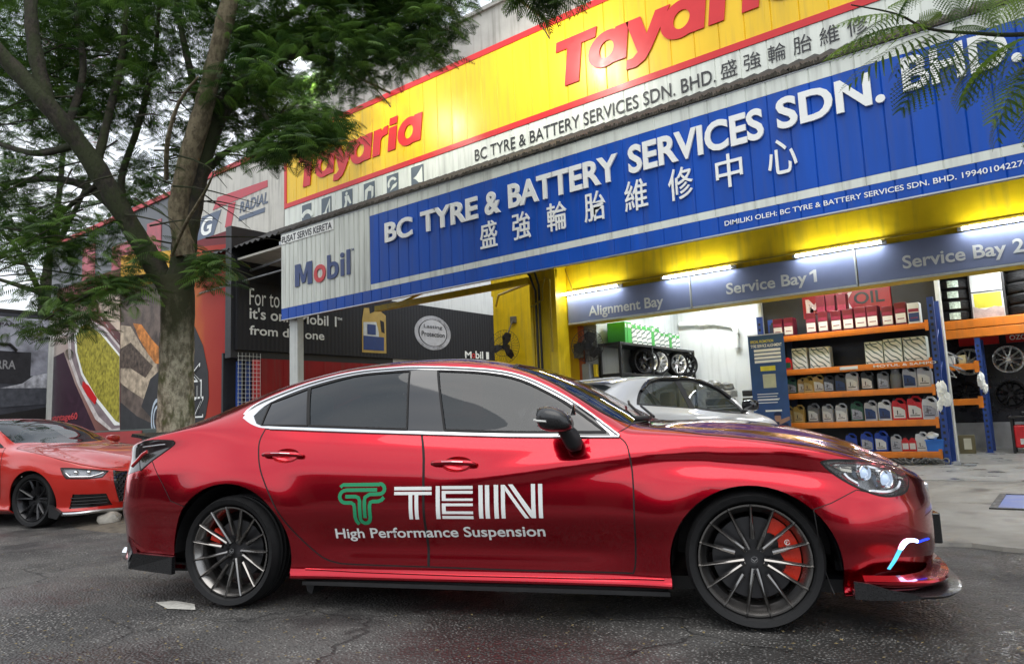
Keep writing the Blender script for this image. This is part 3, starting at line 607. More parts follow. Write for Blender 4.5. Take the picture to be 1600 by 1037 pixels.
text('SPARKS', M_blkl, (-.02, 7.7, 4.55), *XS, .8, .12, bp_, bold=.02)

# ---- engine oil hoarding along the side wall
hb = thing('oil_hoarding', 'long charcoal hoarding with white slogan, gold oil can and silver gauge', 'hoarding', (-15.0, 0, 0))
b = MB(); ys_ = [9.1+.06*i for i in range(160)]; vs = []
for i, y in enumerate(ys_): vs += [(.03+(.006 if i % 2 else 0), y, 2.84), (.03+(.006 if i % 2 else 0), y, 4.48)]
b.add(vs, [(2*i, 2*i+2, 2*i+3, 2*i+1) for i in range(159)]); b.box(-.06, 9.1, 2.84, .025, 18.64, 4.48); b.build('panel', mat('charcoal_sheet', (.020, .020, .023), .5, spec=.25, var=.15, vscale=.8), hb)
def hp(px, py):
    d = _f+_r*((px-CPX)/FPX)-_u*((py-CPY)/FPX); t = -14.95/d.x; q = CAM_O+d*t; return (q.y, q.z)
def htext(s, px0, py0, px1, py1, bold, m=M_whl):
    a, z0 = hp(px0, py0); e, z1 = hp(px1, py1); text(s, m, (.04, a, z0), *XS, e-a, abs(z1-z0)+.0, hb, bold=bold)
htext('For to', 390, 476, 437, 456, 0.0); htext("it's only Mobil 1", 390, 503, 526, 494, .018); htext('from day one', 390, 527, 507, 518, .018)
y0, z0 = hp(527, 500); text('TM', M_whl, (.04, y0, z0), *XS, .16, .07, hb)
M_gold = mat('gold_can', (.45, .30, .07), .4, var=.15)
q = [hp(*p) for p in ((566, 550), (566, 500), (569, 481), (577, 481), (578, 490), (592, 484), (603, 493), (604, 552))]
b = MB(); b.prism(q, (.04, 0, 0), *XS, (.004, 0, 0)); b.build('print_can', M_gold, hb)
q = [hp(*p) for p in ((568, 545), (568, 503), (588, 503), (592, 520), (592, 546))]; b = MB(); b.prism(q, (.045, 0, 0), *XS, (.003, 0, 0)); b.build('print_label', mat('can_label', (.55, .58, .58), .4), hb)
q = [hp(*p) for p in ((568, 546), (568, 524), (600, 527), (600, 548))]; b = MB(); b.prism(q, (.049, 0, 0), *XS, (.003, 0, 0)); b.build('print_label', M_navyl, hb)
q = [hp(*p) for p in ((594, 500), (600, 503), (601, 521), (596, 518))]; b = MB(); b.prism(q, (.049, 0, 0), *XS, (.003, 0, 0)); b.build('print_label', mat('charcoal_sheet'), hb)
y0, z0 = hp(574, 522); text('1', M_navyl, (.054, y0, z0), *XS, .3, .28, hb, bold=.03)
cy_, cz_ = hp(677, 520)
def disc(name, m, ry, rz, k, r2=None):
    o_ = [(cy_+ry*math.cos(i/32*6.2832), cz_+rz*math.sin(i/32*6.2832)) for i in range(33 if r2 else 32)]
    if r2: o_ += [(cy_+r2*ry*math.cos(i/32*6.2832), cz_+r2*rz*math.sin(i/32*6.2832)) for i in range(32, -1, -1)]
    b = MB(); b.prism(o_, (.04+.004*k, 0, 0), *XS, (.003, 0, 0)); b.build(name, m, hb)
disc('print_gauge', mat('gauge_rim', (.36, .36, .38), .3, var=.5, vscale=3), .78, .52, 0, .80); disc('print_gauge', mat('gauge_face', (.50, .50, .52), .35, var=.12), .58, .40, 1)
text('Lasting', M_blkl, (.05, cy_-.4, cz_+.1), *XS, .8, .14, hb, bold=.01); text('Protection', M_blkl, (.05, cy_-.5, cz_-.12), *XS, 1.0, .15, hb, bold=.02)
htext('M', 727, 559, 737, 549, .02); htext('o', 737.5, 559, 743, 552, .02, mat('logo_red', (.6, .03, .03), .4)); htext('bil', 743.5, 560, 755, 549, .02); htext('1', 760, 561, 764, 550, .03)
# side wall under the hoarding: red sheet wall and a mesh gate
sw = thing('side_wall', 'dark red sheet wall below the charcoal hoarding', 'wall')
b = MB()
for i in range(15): b.box(-15.05, 9.76+i*.6, 0, -15.0+.008*(i % 2), 9.76+(i+1)*.6, 2.66)
b.build('panel', M_redw, sw); b = MB(); b.box(-15.3, 9.0, 2.66, -15.06, 14.0, 5.75); b.build('upper_panel', M_dark, sw); b = MB(); b.box(-15.3, 14.0, 2.66, -15.06, 19.0, 6.5); b.build('upper_panel', M_white, sw)  # dark panel added over open sky to stand for the awning's dark underside
mg = thing('mesh_gate', 'white wire mesh panel with blue racking behind, left of the red wall', 'gate')
b = MB()
for i in range(7): b.tube([(-15.0, 9.16+i*.095, .3), (-15.0, 9.16+i*.095, 2.78)], .005, 4)
for i in range(26): b.tube([(-15.0, 9.14, .3+i*.096), (-15.0, 9.74, .3+i*.096)], .005, 4)
b.build('mesh', M_alu, mg)
b = MB(); b.box(-15.3, 9.28, 0, -15.2, 9.36, 2.6); b.box(-15.3, 9.52, 0, -15.2, 9.60, 2.6); b.build('rack_upright', M_blup, mg)
b = MB(); b.box(-15.52, 9.05, 0, -15.45, 9.8, 2.8); b.build('backing', M_dark, mg)
# ---- utility cables in the left sky
uc = thing('power_cable', 'thin black overhead cables in the sky left of the tree', 'cable')
for k in range(4):
    a_, e_ = at(-60, 520+k*14, 24), at(110, 478+k*9, 40); b = MB(); b.tube([a_+(e_-a_)*(i/8)-Vector((0, 0, .25*(1-(i/4-1)**2))) for i in range(9)], .012, 5); b.build('wire', M_blk, uc)

# ================================================================ ACROSS THE STREET (behind the camera; seen in the paintwork)
op = thing('opposite_shops', 'plain row of shop houses across the street', 'building', (0, 0, 0))
b = MB(); b.box(-60, -26, 0, 50, -20, 4.6); b.build('wall', mat('far_render', (.20, .19, .17), .8, var=.2, vscale=.4), op)
for i in range(14): b = MB(); b.box(-58+i*7.7, -19.98, 0, -52.6+i*7.7, -19.9, 3.0); b.build('shutter', mat('far_shutter', (.06, .065, .07), .6), op)
for i in range(14): b = MB(); b.box(-57+i*7.7, -19.98, 3.3, -53.5+i*7.7, -19.9, 4.2); b.build('window', M_dark, op)
# ================================================================ GOODS IN THE SHOP
def fan(name, label, loc, rz, r, br):
    o = thing(name, label, 'fan', loc, rz, 'wall fans')
    b = MB()
    for k in range(32):
        a = 2*math.pi*k/32; c, s = math.cos(a), math.sin(a)
        b.tube([(.06*c, -.12, .06*s), (.6*r*c, -.13, .6*r*s), (r*c, -.03, r*s), (.7*r*c, .06, .7*r*s), (.1*c, .08, .1*s)], .0028, 4, False)
    for q, y in ((r, -.03), (.6*r, -.13), (.1, -.125)): b.tube([(q*math.cos(k/28*6.2832), y, q*math.sin(k/28*6.2832)) for k in range(29)], .006, 5, False)
    b.build('cage', M_blk, o)
    b = MB()
    for k in range(3):
        a = 2*math.pi*k/3+.4; M = Matrix.Rotation(a, 4, 'Y')
        b.prism([(-.05, .05), (-.13, r*.55), (-.08, r*.86), (.06, r*.88), (.10, r*.5), (.05, .05)], M @ Vector((0, -.03, 0)), M @ Vector((1, .35, 0)), M @ Vector((0, 0, 1)), M @ Vector((0, .004, 0)))
    b.build('blade', mat('fan_blade', (.05, .05, .05), .3, metal=.4), o)
    b = MB(); b.lathe([(.0, -.05), (.07, -.04), (.09, .02), (.09, .16), (.06, .2), (0, .2)], 20, Matrix.Rotation(R(-90), 4, 'X')); b.build('motor', M_blk, o, smooth=True)
    b = MB(); b.tube([(0, .12, .05), (.02, .16, .32), (br[0], br[1], br[2])], .02, 8); b.bbox(br[0]-.09, br[1], br[2]-.09, br[0]+.09, br[1]+.05, br[2]+.09, .01); b.build('bracket', mat('fan_bracket', (.16, .15, .12), .5, metal=.3), o)
fan('wall_fan', 'black caged fan on the yellow wall beside the charcoal hoarding', (-11.72, 14.9, 2.92), R(14), .44, (.16, .26, .74))
fan('wall_fan', 'black caged fan on the orange pole left of the grey car', (-7.04, 11.47, 2.31), R(24), .30, (-.20, .13, -.12))
b = MB(); b.box(-7.33, 11.60, 0, -7.24, 11.69, 3.6)
tag(b.build('steel_pole', mat('red_oxide', (.42, .10, .03), .6, var=.3, stain=.3)), 'rust orange steel pole behind the yellow column holding a fan', 'pole')
b = MB(); b.bbox(-7.22, 11.5, 0, -7.04, 11.70, 1.98, .02); tag(b.build('control_cabinet', mat('cabinet_grey', (.28, .30, .32), .4)), 'plain grey cabinet between the yellow column and the black rack', 'cabinet')
b = MB(); b.bbox(-7.00, 11.56, 1.72, -6.93, 11.64, 1.96, .01); tag(b.build('wall_box', M_yel), 'small yellow box on the wall above the rear of the grey car', 'box')
# white waste pipe on the rear wall
b = MB(); b.tube([(-6.9, 15.3, 3.0), (-6.5, 15.33, 2.98), (-6.1, 15.33, 2.94), (-5.7, 15.33, 2.84), (-5.62, 15.33, 2.75), (-5.62, 15.33, 2.35)], .05, 10); b.tube([(-6.35, 15.33, 3.3), (-6.35, 15.33, 2.96)], .05, 10); b.tube([(-6.45, 15.33, 2.96), (-6.25, 15.33, 2.96)], .065, 10); b.tube([(-5.64, 15.33, 2.80), (-5.60, 15.33, 2.66)], .062, 10)
tag(b.build('waste_pipe', M_whl, smooth=True), 'white plastic waste pipe bending down the white rear wall', 'pipe')

# ---- black rack with boxes and loose wheels
rk = thing('storage_rack', 'black steel rack against the grey side wall of the alignment bay', 'rack', (-6.95, 0, 0))
for y in (11.72, 13.0, 15.0):
    for x in (.02, .45): b = MB(); b.box(x-.025, y-.025, 0, x+.025, y+.025, 2.35); b.build('upright', M_blk, rk)
for z in (2.30, 1.72, 1.0): b = MB(); b.bbox(0, 11.7, z, .47, 15.03, z+.05, .005); b.build('shelf', M_blk, rk)
M_boxg = mat('box_green', (.04, .36, .05), .5); M_boxw = mat('box_white', (.66, .68, .66), .5, var=.08)
M_boxs = mat('box_streak', (.66, .68, .66), .5, var=0)
_t = M_boxs.node_tree; _tc = _t.nodes.new('ShaderNodeTexCoord'); _mp = _t.nodes.new('ShaderNodeMapping'); _mp.inputs['Rotation'].default_value = (R(30), R(35), R(35)); _w = _t.nodes.new('ShaderNodeTexWave'); _w.inputs['Scale'].default_value = 4.5; _w.inputs['Distortion'].default_value = 5; _w.inputs['Detail'].default_value = 1
_rmp = _t.nodes.new('ShaderNodeValToRGB'); _rmp.color_ramp.elements[0].position = .16; _rmp.color_ramp.elements[1].position = .24; _rmp.color_ramp.elements[0].color = (.08, .13, .12, 1); _rmp.color_ramp.elements[1].color = (.66, .68, .65, 1)
_t.links.new(_tc.outputs['Object'], _mp.inputs[0]); _t.links.new(_mp.outputs[0], _w.inputs[0]); _t.links.new(_w.outputs[0], _rmp.inputs[0]); _t.links.new(_rmp.outputs[0], _t.nodes['Principled BSDF'].inputs['Base Color'])
y = 11.95
for k in range(13):
    wd = (.10, .17, .20, .20, .21, .20, .13, .24, .2, .22, .12, .2, .2)[k]; h = .40 if k < 8 else .31
    gr = k in (0, 1, 6, 10)
    o = thing('carton', ('green' if gr else 'white and green streaked') + ' carton, number %d from the left on top of the black rack' % (k+1), 'box', (-6.5, y, 2.351), 0, 'cartons on the black rack')
    b = MB().m(M_boxg if gr else M_boxs); b.bbox(-.38, 0, 0, 0, wd-.008, h, .004); b.build('body', None, o)
    b = MB(); b.box(.0005, .02, h*.72, .002, wd-.03, h*.9); b.build('label', M_boxw if gr else M_boxg, o)
    y += wd+.003

def wheel_parts(parent, Rt, Rr, wd, spokes, m_rim, m_tyre, two=True, face=None, hub=.05, sw=.016, split=False, tyre=True, axis='Y'):
    """tyre and rim about the local Y axis, outer face towards -Y"""
    M = Matrix.Rotation(R(90), 4, 'X')
    res = []
    if tyre:
        b = MB(); h = wd/2; sh = Rt*.045
        prof = [(Rr-.006, -h+.016), (Rr+.004, -h+.002), (Rr+(Rt-Rr)*.35, -h-.008), (Rr+(Rt-Rr)*.62, -h-.007), (Rt-sh*1.1, -h+.006), (Rt-.006, -h+.024), (Rt-.001, -h+.04)]
        n4 = 4
        for g in range(n4):
            c = -h+wd*(.26+.16*g); prof += [(Rt, c-.010), (Rt-.010, c-.006), (Rt-.010, c+.006), (Rt, c+.010)]
        prof += [(Rt-.001, h-.04), (Rt-.006, h-.024), (Rt-sh*1.1, h-.006), (Rr+(Rt-Rr)*.62, h+.007), (Rr+.004, h-.002), (Rr-.006, h-.016)]
        b.lathe(prof, 96, M, closed=True)
        t = b.build('tyre', m_tyre, parent, smooth=True, angle=32); res.append(t)
    b = MB().m(m_rim); h = wd/2
    b.lathe([(Rr-.012, h*.9), (Rr-.03, h*.6), (Rr-.05, 0), (Rr-.035, -h*.55), (Rr-.018, -h*.86), (Rr-.002, -h*.97), (Rr+.003, -h-.001), (Rr-.004, -h-.004), (Rr-.014, -h*.93), (Rr-.024, -h*.80), (Rr-.045, -h*.5), (Rr-.060, 0), (Rr-.045, h*.6), (Rr-.02, h*.9)], 72, M, closed=True)
    for k in range(spokes):
        a = 2*math.pi*(k+.5*(spokes % 2 == 0))/spokes+math.pi/2
        for sgn in ((-1, 1) if split else (0,)):
            a0 = a+sgn*.10; a1 = a+sgn*.24
            e = Vector((math.cos(a1), 0, math.sin(a1)))*(Rr-.012); s_ = Vector((math.cos(a0), 0, math.sin(a0)))*hub*.9
            tdir = Vector((-math.sin(a), 0, math.cos(a)))
            p = []
            for q, (u, yo, ww, th) in enumerate(((0, -h*.50, sw*1.15, .03), (.28, -h*.66, sw*1.05, .028), (.65, -h*.80, sw*.8, .024), (1, -h*.92, sw*.62, .02))):
                c = s_+(e-s_)*u; yo = Vector((0, yo, 0))
                p += [c+yo+tdir*ww*.55+Vector((0, .004, 0)), c+yo+Vector((0, -.003, 0)), c+yo-tdir*ww*.55+Vector((0, .004, 0)), c+yo-tdir*ww+Vector((0, th, 0)), c+yo+tdir*ww+Vector((0, th, 0))]
            fs = [(4, 3, 2, 1, 0)]
            for q in range(3):
                for j in range(5): fs.append((q*5+j, q*5+(j+1) % 5, q*5+5+(j+1) % 5, q*5+5+j))
            fs.append((15, 16, 17, 18, 19)); b.add(p, fs)
    b.lathe([(hub*1.35, h*.1), (hub*1.35, -h*.42), (hub*1.1, -h*.55), (hub*.72, -h*.58), (hub*.66, -h*.70), (hub*.5, -h*.72), (0, -h*.72)], 32, M)
    rim = b.build('rim', m_rim, parent, smooth=True, angle=35); res.append(rim)
    return res
M_tyre = mat('tyre_rubber', (.009, .009, .0095), .6, spec=.3, var=.25, vscale=40, bump=.1, bscale=120)
M_rimk = mat('rim_black', (.020, .020, .022), .25, metal=.4); M_rims = mat('rim_silver', (.72, .73, .74), .28, metal=.85)
GRP_W = 'loose wheels on the black rack'
for k, (yy, mr, lab) in enumerate(((12.75, M_rimk, 'plain dark wheel, first from the left on the black rack'), (12.98, M_rims, 'silver spoked wheel, second on the black rack'), (13.45, M_rims, 'silver many spoked wheel beside the rack upright'), (14.35, M_rims, 'silver spoked wheel right of the rack upright'), (14.85, M_rimk, 'black spoked wheel at the right end of the black rack'))):
    o = thing('loose_wheel', lab, 'wheel', (-6.60, yy, 1.772+.262), R(66), GRP_W)
    wheel_parts(o, .262, .215, .17, 10 if k == 2 else 5, mr, M_tyre, split=(k not in (0,)), sw=.015)

# ---- orange and blue racking with the oil
sr = thing('shelf_rack', 'tall orange and blue pallet rack packed with oil cans', 'rack', (0, 13.0, 0))
def upright(parent, x, y0, h, name='upright'):
    b = MB()
    for yy in (y0, y0+.62):
        b.box(x-.045, yy, .034, x-.035, yy+.07, h); b.box(x+.035, yy, .034, x+.045, yy+.07, h); b.box(x-.035, yy, .034, x+.035, yy+.008, h)
    for i in range(int(h/.55)): b.tube([(x, y0+.05, .15+i*.55), (x, y0+.62, .55+i*.55)], .012, 5)
    b.build(name, M_blup, parent)
    b = MB()
    for i in range(int((h-.1)/.1)): b.box(x-.018, y0-.002, .1+i*.1, x+.018, y0-.0005, .145+i*.1)
    b.build('slot', M_blk, parent)
upright(sr, -1.60, .0, 2.66); upright(sr, -4.32, .0, 2.66)
LEV = (2.27, 1.67, 1.25, .74, .24)
for z in LEV:
    b = MB(); b.bbox(-4.27, -.02, z-.105, -1.655, .03, z-.005, .006); b.box(-4.27, -.025, z-.075, -1.655, -.0201, z-.035); b.build('beam', M_oran, sr)
    b = MB(); b.box(-4.27, .031, z-.03, -1.655, .62, z-.004); b.build('shelf', mat('shelf_deck', (.10, .10, .11), .5), sr)
    b = MB(); b.box(-1.70, -.03, z-.14, -1.652, -.0255, z+.03); b.build('bracket', M_oran, sr)
b = MB(); b.box(-4.3, .60, .1, -1.62, .615, 2.6); b.build('backing', M_dark, sr)
b = MB(); b.box(-3.02, -.03, 1.60, -2.74, -.0262, 1.65); b.build('tag_strip', M_boxw, sr)
text('MOTUL & SAMPO', M_whl, (-2.5, 12.968-13.0, 1.60), *XF, .9, .04, sr, bold=.01)

def jug_mesh(kind):
    b = MB(); w, d, h = (.175, .11, .30)
    if kind == 'jug':
        body = [(0, .005), (.006, 0), (w-.006, 0), (w, .006), (w, .205), (w-.012, .215), (w-.075, .222), (.06, .268), (.012, .262), (0, .20)]
        b.prism(body, (-w/2, -d/2, 0), (1, 0, 0), (0, 0, 1), (0, d, 0))
        b.tube([(.05-w/2, 0, .255), (.075-w/2, 0, .288), (.125-w/2, 0, .283), (w-.016-w/2, 0, .245), (w-.014-w/2, 0, .20)], .0155, 7)
    elif kind == 'small':
        w, d = .10, .07
        b.prism([(0, 0), (w, 0), (w, .15), (w*.65, .20), (w*.35, .20), (0, .15)], (-w/2, -d/2, 0), (1, 0, 0), (0, 0, 1), (0, d, 0))
    elif kind == 'can':
        b.lathe([(.0, 0), (.075, 0), (.08, .01), (.08, .19), (.06, .23), (.055, .27), (.065, .275), (.06, .30), (0, .30)], 20)
        b.tube([(.07, 0, .2), (.115, 0, .18), (.115, 0, .08), (.075, 0, .05)], .01, 6)
    else: raise ValueError
    return b
def jug(kind, label, x, y, z, m, lm, s=1., rz=0., grp='oil jugs on the orange rack', cap=None):
    o = thing('oil_jug' if kind != 'can' else 'oil_pitcher', label, 'oil jug' if kind != 'can' else 'pitcher', (x, y, z), rz, grp); o.scale = (s, s, s)
    key = (kind,)
    if key in JUGS: body = JUGS[key][0].copy(); COL.objects.link(body); body.parent = o; paint(body, m)
    else: body = jug_mesh(kind).build('body', m, o, smooth=True, angle=30); JUGS[key] = [body]
    if kind == 'jug':
        if len(JUGS[key]) > 1: q = [p.copy() for p in JUGS[key][1:]]; [(COL.objects.link(p), setattr(p, 'parent', o)) for p in q]; paint(q[1], lm)
        else:
            b = MB(); b.lathe([(0, .262), (.018, .262), (.018, .292), (.0, .292)], 12, Matrix.Translation((-.055, 0, .0))); c1 = b.build('cap', M_blk, o)
            b = MB(); b.prism([(.012, .025), (.155, .025), (.155, .13), (.10, .17), (.012, .185)], (-.0875, -.0553, 0), (1, 0, 0), (0, 0, 1), (0, -.001, 0)); c2 = b.build('label', lm, o)
            b = MB(); b.box(-.03, -.0585, .07, -.018, -.0568, .13); b.box(-.008, -.0585, .07, .02, -.0568, .078); b.box(-.06, -.0585, .045, .05, -.0568, .056); c3 = b.build('print', M_blkl, o)
            JUGS[key] += [c1, c2, c3]
    elif kind == 'small':
        b = MB(); b.lathe([(0, .2), (.014, .2), (.014, .225), (0, .225)], 10); b.build('cap', M_blk, o); b = MB(); b.box(-.04, -.0365, .03, .04, -.0355, .12); b.build('label', lm, o)
    return o
JUGS = {}
pl = lambda n, c, r=.35: mat('jug_' + n, c, r, var=.06)
C_sil, C_gold, C_grey, C_dg, C_red, C_blue, C_wht, C_blk = pl('silver', (.42, .43, .44)), pl('gold', (.42, .28, .07)), pl('grey', (.16, .17, .18)), pl('green', (.02, .09, .05)), pl('red', (.55, .015, .02)), pl('blue', (.015, .06, .36)), pl('white', (.66, .68, .68)), pl('black', (.03, .032, .036))
L_w, L_s, L_n, L_y = mat('label_white', (.68, .70, .68), .4), mat('label_silver', (.35, .37, .40), .3, metal=.5), mat('label_navy', (.02, .05, .16), .4), mat('label_sand', (.50, .42, .22), .4)
def shx(px): d = _f+_r*((px-CPX)/FPX)-_u*((610-CPY)/FPX); return (CAM_O+d*(13.1/d.y)).x
ORD = ['first', 'second', 'third', 'fourth', 'fifth', 'sixth', 'seventh', 'eighth', 'ninth', 'tenth', 'eleventh', 'twelfth', 'thirteenth']
rowname = {1.25: 'third orange shelf', .74: 'fourth orange shelf', .24: 'bottom orange shelf'}
def row(z, items):
    for i, (px, cname, m, lm, s, kind) in enumerate(items):
        jug(kind, '%s oil %s, %s from left on the %s' % (cname, {'jug': 'jug', 'small': 'bottle', 'can': 'pitcher'}[kind], ORD[i], rowname[z]), shx(px), 13.12+RNG.uniform(-.02, .03), z-.003, m, lm, s, RNG.uniform(-.22, .22))
row(1.25, [(1237, 'dull green', C_dg, L_s, .95, 'jug'), (1254, 'gold', C_gold, L_w, .92, 'jug'), (1266, 'pale gold', C_gold, L_y, .98, 'jug'), (1280, 'bright gold', C_gold, L_w, 1.02, 'jug'), (1297, 'black', C_blk, L_s, .95, 'jug'), (1315, 'dark blue labelled', C_blk, L_n, 1., 'jug'), (1334, 'silver', C_sil, L_w, 1.1, 'jug'), (1358, 'black and silver', C_blk, L_w, 1.08, 'jug'), (1382, 'dark grey', C_grey, L_s, .98, 'jug'), (1401, 'plain grey', C_grey, L_s, 1.1, 'can'), (1424, 'silver blue', C_sil, L_n, 1.15, 'jug'), (1447, 'silver topped', C_sil, L_w, 1.15, 'jug')])
row(.74, [(1228, 'brown gold', C_gold, L_y, 1.02, 'jug'), (1246, 'gold', C_gold, L_y, 1.05, 'jug'), (1269, 'grey', C_grey, L_w, 1.1, 'jug'), (1291, 'silver', C_sil, L_w, 1.02, 'jug'), (1312, 'silver white', C_sil, L_w, 1.04, 'jug'), (1335, 'dark green', C_dg, L_s, 1.1, 'jug'), (1359, 'silver and navy', C_sil, L_n, 1.12, 'jug'), (1380, 'white', C_wht, L_n, 1.12, 'jug'), (1402, 'red', C_red, L_w, 1.18, 'jug'), (1427, 'wide red', C_red, L_w, 1.26, 'jug'), (1450, 'white and grey', C_wht, L_s, 1.2, 'jug')])
row(.24, [(1322, 'dark blue', C_blue, L_n, 1.0, 'jug'), (1346, 'blue', C_blue, L_s, 1.08, 'jug'), (1370, 'large blue', C_blue, L_w, 1.12, 'jug'), (1392, 'dull grey', C_sil, L_s, .9, 'jug'), (1406, 'small red', C_red, L_w, 1.05, 'small'), (1418, 'second small red', C_red, L_w, 1.05, 'small'), (1433, 'pale grey', C_wht, L_w, 1.02, 'jug')])
for i, px in enumerate((1279, 1289, 1299)):
    o = thing('small_carton', 'pale blue small carton, %s on the bottom shelf of the orange rack' % ('left one', 'middle one', 'right one')[i], 'box', (shx(px), 13.15, .237), 0, 'pale blue cartons')
    b = MB(); b.bbox(-.05, -.05, 0, .045, .05, .20, .004); b.build('body', mat('pale_blue_box', (.42, .56, .60), .5), o); b = MB(); b.box(-.04, -.0515, .05, .035, -.0505, .13); b.build('label', L_w, o)
o = thing('blue_bin', 'small blue plastic bin with a white rag on the bottom shelf', 'bin', (shx(1453), 13.08, .237))
b = MB(); b.prism([(-.11, 0), (.11, 0), (.125, .17), (-.125, .17)], (0, -.09, 0), (1, 0, 0), (0, 0, 1), (0, .18, 0)); b.build('body', pl('binblue', (.02, .14, .50)), o); b = MB(); b.bbox(-.135, -.1, .165, .135, .1, .18, .004); b.build('rim', pl('binblue', (.02, .14, .50)), o)
b = MB(); b.ball((shx(1449), 13.08, .47), .07, 1.3, 1, .9, jit=.2); tag(b.build('rag', M_whl, smooth=True), 'crumpled white rag on top of the blue bin', 'rag')
# cartons on the two upper shelves
M_mar = mat('maroon_box', (.12, .006, .022), .35, var=.15); M_marp = mat('maroon_print', (.24, .02, .06), .35, var=.3, vscale=14)
def carton(label, px, z, w_, h_, m, face, fm, y=13.08, grp='cartons on the orange rack', dp=.22):
    o = thing('carton', label, 'box', (shx(px), y, z), RNG.uniform(-.05, .05), grp)
    b = MB().m(m); b.bbox(-w_/2, -.0, 0, w_/2, dp, h_, .004); b.build('body', None, o)
    b = MB()
    if face == 'low': b.box(-w_*.44, -.0015, h_*.1, w_*.44, -.0005, h_*.52)
    else: b.box(-w_*.5+.008, -.0015, .01, w_*.5-.008, -.0005, h_-.01)
    b.build('label', fm, o)
    b = MB()
    if face == 'low': b.box(-w_*.44, -.0015, h_*.56, w_*.44, -.0005, h_*.72); b.box(-w_*.3, -.0025, h_*.26, w_*.3, -.0016, h_*.30)
    else: b.box(-w_*.42, -.0025, h_*.86, w_*.2, -.0016, h_*.91); b.box(-w_*.4, -.0025, h_*.08, w_*.3, -.0016, h_*.11)
    b.build('print', M_marp if face == 'low' else M_icon, o); return o
for i, px in enumerate((1224, 1241)): carton('maroon oil carton, %s of the pair at the left of the top shelf' % ('left', 'right')[i], px, 2.268, .165, .33, M_mar, 'low', L_w)
for i, px in enumerate((1277, 1296, 1317, 1336, 1356, 1375, 1399, 1420)): carton('maroon and white oil carton, %s in the front row on the top shelf' % ORD[i], px, 2.268, .165 if i != 4 else .18, (.37, .37, .36, .36, .37, .37, .33, .37)[i], M_mar, 'low', L_w)
for i, px in enumerate((1279, 1295, 1313)): carton('dark maroon carton standing behind, %s in the upper rear tier' % ORD[i], px+9, 2.268, .15, .68, M_mar, 'low', L_w, 13.36)
carton('white and navy oil carton at the right end of the top shelf', 1441, 2.268, .17, .34, M_boxw, 'low', L_n)
for i, (px, w_, h_) in enumerate(((1254, .25, .37), (1286, .33, .36), (1372, .27, .37), (1402, .27, .39), (1437, .33, .39))):
    carton(('white streaked carton at the left of the second shelf', 'wider white carton with red mark, second on the second shelf', 'pale green streaked carton in the middle of the second shelf', 'pale green streaked carton, fourth on the second shelf', 'widest pale carton at the right end of the second shelf')[i], px, 1.667, w_, h_, M_boxw if i < 2 else mat('pale_green_box', (.56, .62, .56), .5), 'all', M_boxs)
for i, px in enumerate((1226, 1236)): jug('small', 'small red bottle, %s of the pair beside the banner on the second shelf' % ('left', 'right')[i], shx(px), 13.1, 1.667, C_red, C_dg, 1.1, 0, 'small red bottles')
# cables and metal bits at the foot of the rack, cloth on its post
b = MB()
for k in range(7):
    c = Vector((-2.25+.1*k, 12.85+.05*math.sin(k*2), .05)); r = .07+.03*math.sin(k*3.1)
    b.tube([c+Vector((r*1.5*math.cos(q/16*6.283), r*.9*math.sin(q/16*6.283), .05+.035*math.sin(q/16*12.5+k))) for q in range(17)], .014, 5)
tag(b.build('hose_coil', mat('dull_hose', (.09, .09, .085), .5, var=.3)), 'tangle of dark air hose on the floor below the orange rack', 'hose')
b = MB(); b.ball((0, 0, 0), .09, .8, .5, 1.5, jit=.28, n=12); b.ball((.03, 0, -.14), .085, .9, .5, 1.3, jit=.3, n=12); b.ball((-.05, 0, -.24), .05, .7, .5, 1.6, jit=.3, n=12)
tag(b.build('white_cloth', M_whl, smooth=True, loc=(-1.56, 12.9, 1.18)), 'white work cloth hanging on the blue post of the oil rack', 'cloth')
b = MB(); b.bbox(-1.50, 12.75, .036, -1.40, 12.80, .10, .008); b.bbox(-1.36, 12.72, .036, -1.2, 12.76, .07, .008); b.tube([(-1.50, 12.78, .05), (-1.2, 12.74, .05)], .012, 6)
tag(b.build('floor_jack_handle', M_steel), 'small steel tool lying on the floor right of the orange rack', 'tool')

# ---- red oil sign on the dark partition
o = thing('oil_sign', 'dark red oil sign half hidden behind cartons over the orange rack', 'sign')
b = MB(); b.bbox(-3.80, 13.96, 2.60, -2.30, 13.995, 3.12, .01); b.build('panel', mat('oil_sign_red', (.30, .006, .018), .35), o)
text('M', mat('sign_pink_white', (.66, .55, .54), .4), (-3.74, 13.955, 2.66), *XF, .30, .34, o, bold=.035); text('X', mat('sign_pink_white'), (-3.18, 13.955, 2.74), *XF, .26, .30, o, bold=.045, shear=.1)
text('OIL', M_blkl, (-2.90, 13.955, 2.80), *XF, .50, .22, o, bold=.02)
# ---- roll-up banner
o = thing('roll_up_banner', 'blue roll up banner with white print beside the oil rack', 'banner', (-4.10, 12.6, 0))
b = MB(); b.box(-.31, 0, .30, .31, .006, 2.28); b.build('sheet', mat('banner_blue', (.025, .075, .22), .4, var=.12), o)
b = MB(); b.bbox(-.36, -.12, .034, .36, .12, .12, .02); b.tube([(0, .03, .1), (0, .03, 2.3)], .012, 6); b.box(-.32, -.006, 2.28, .32, .012, 2.30); b.build('stand', M_steel, o)
text('SPECIAL PROMOTION', mat('banner_yellow', (.70, .62, .04), .4), (-.27, -.001, 2.15), *XF, .40, .05, o, bold=.02); text('TYRE SERVICE ALIGNMENT', M_whl, (-.27, -.001, 2.07), *XF, .54, .055, o, bold=.02)
for k in range(4): b = MB(); b.box(-.22, -.002, 1.80+k*.065, .24, -.0005, 1.845+k*.065); b.build('print_line', M_whl, o)
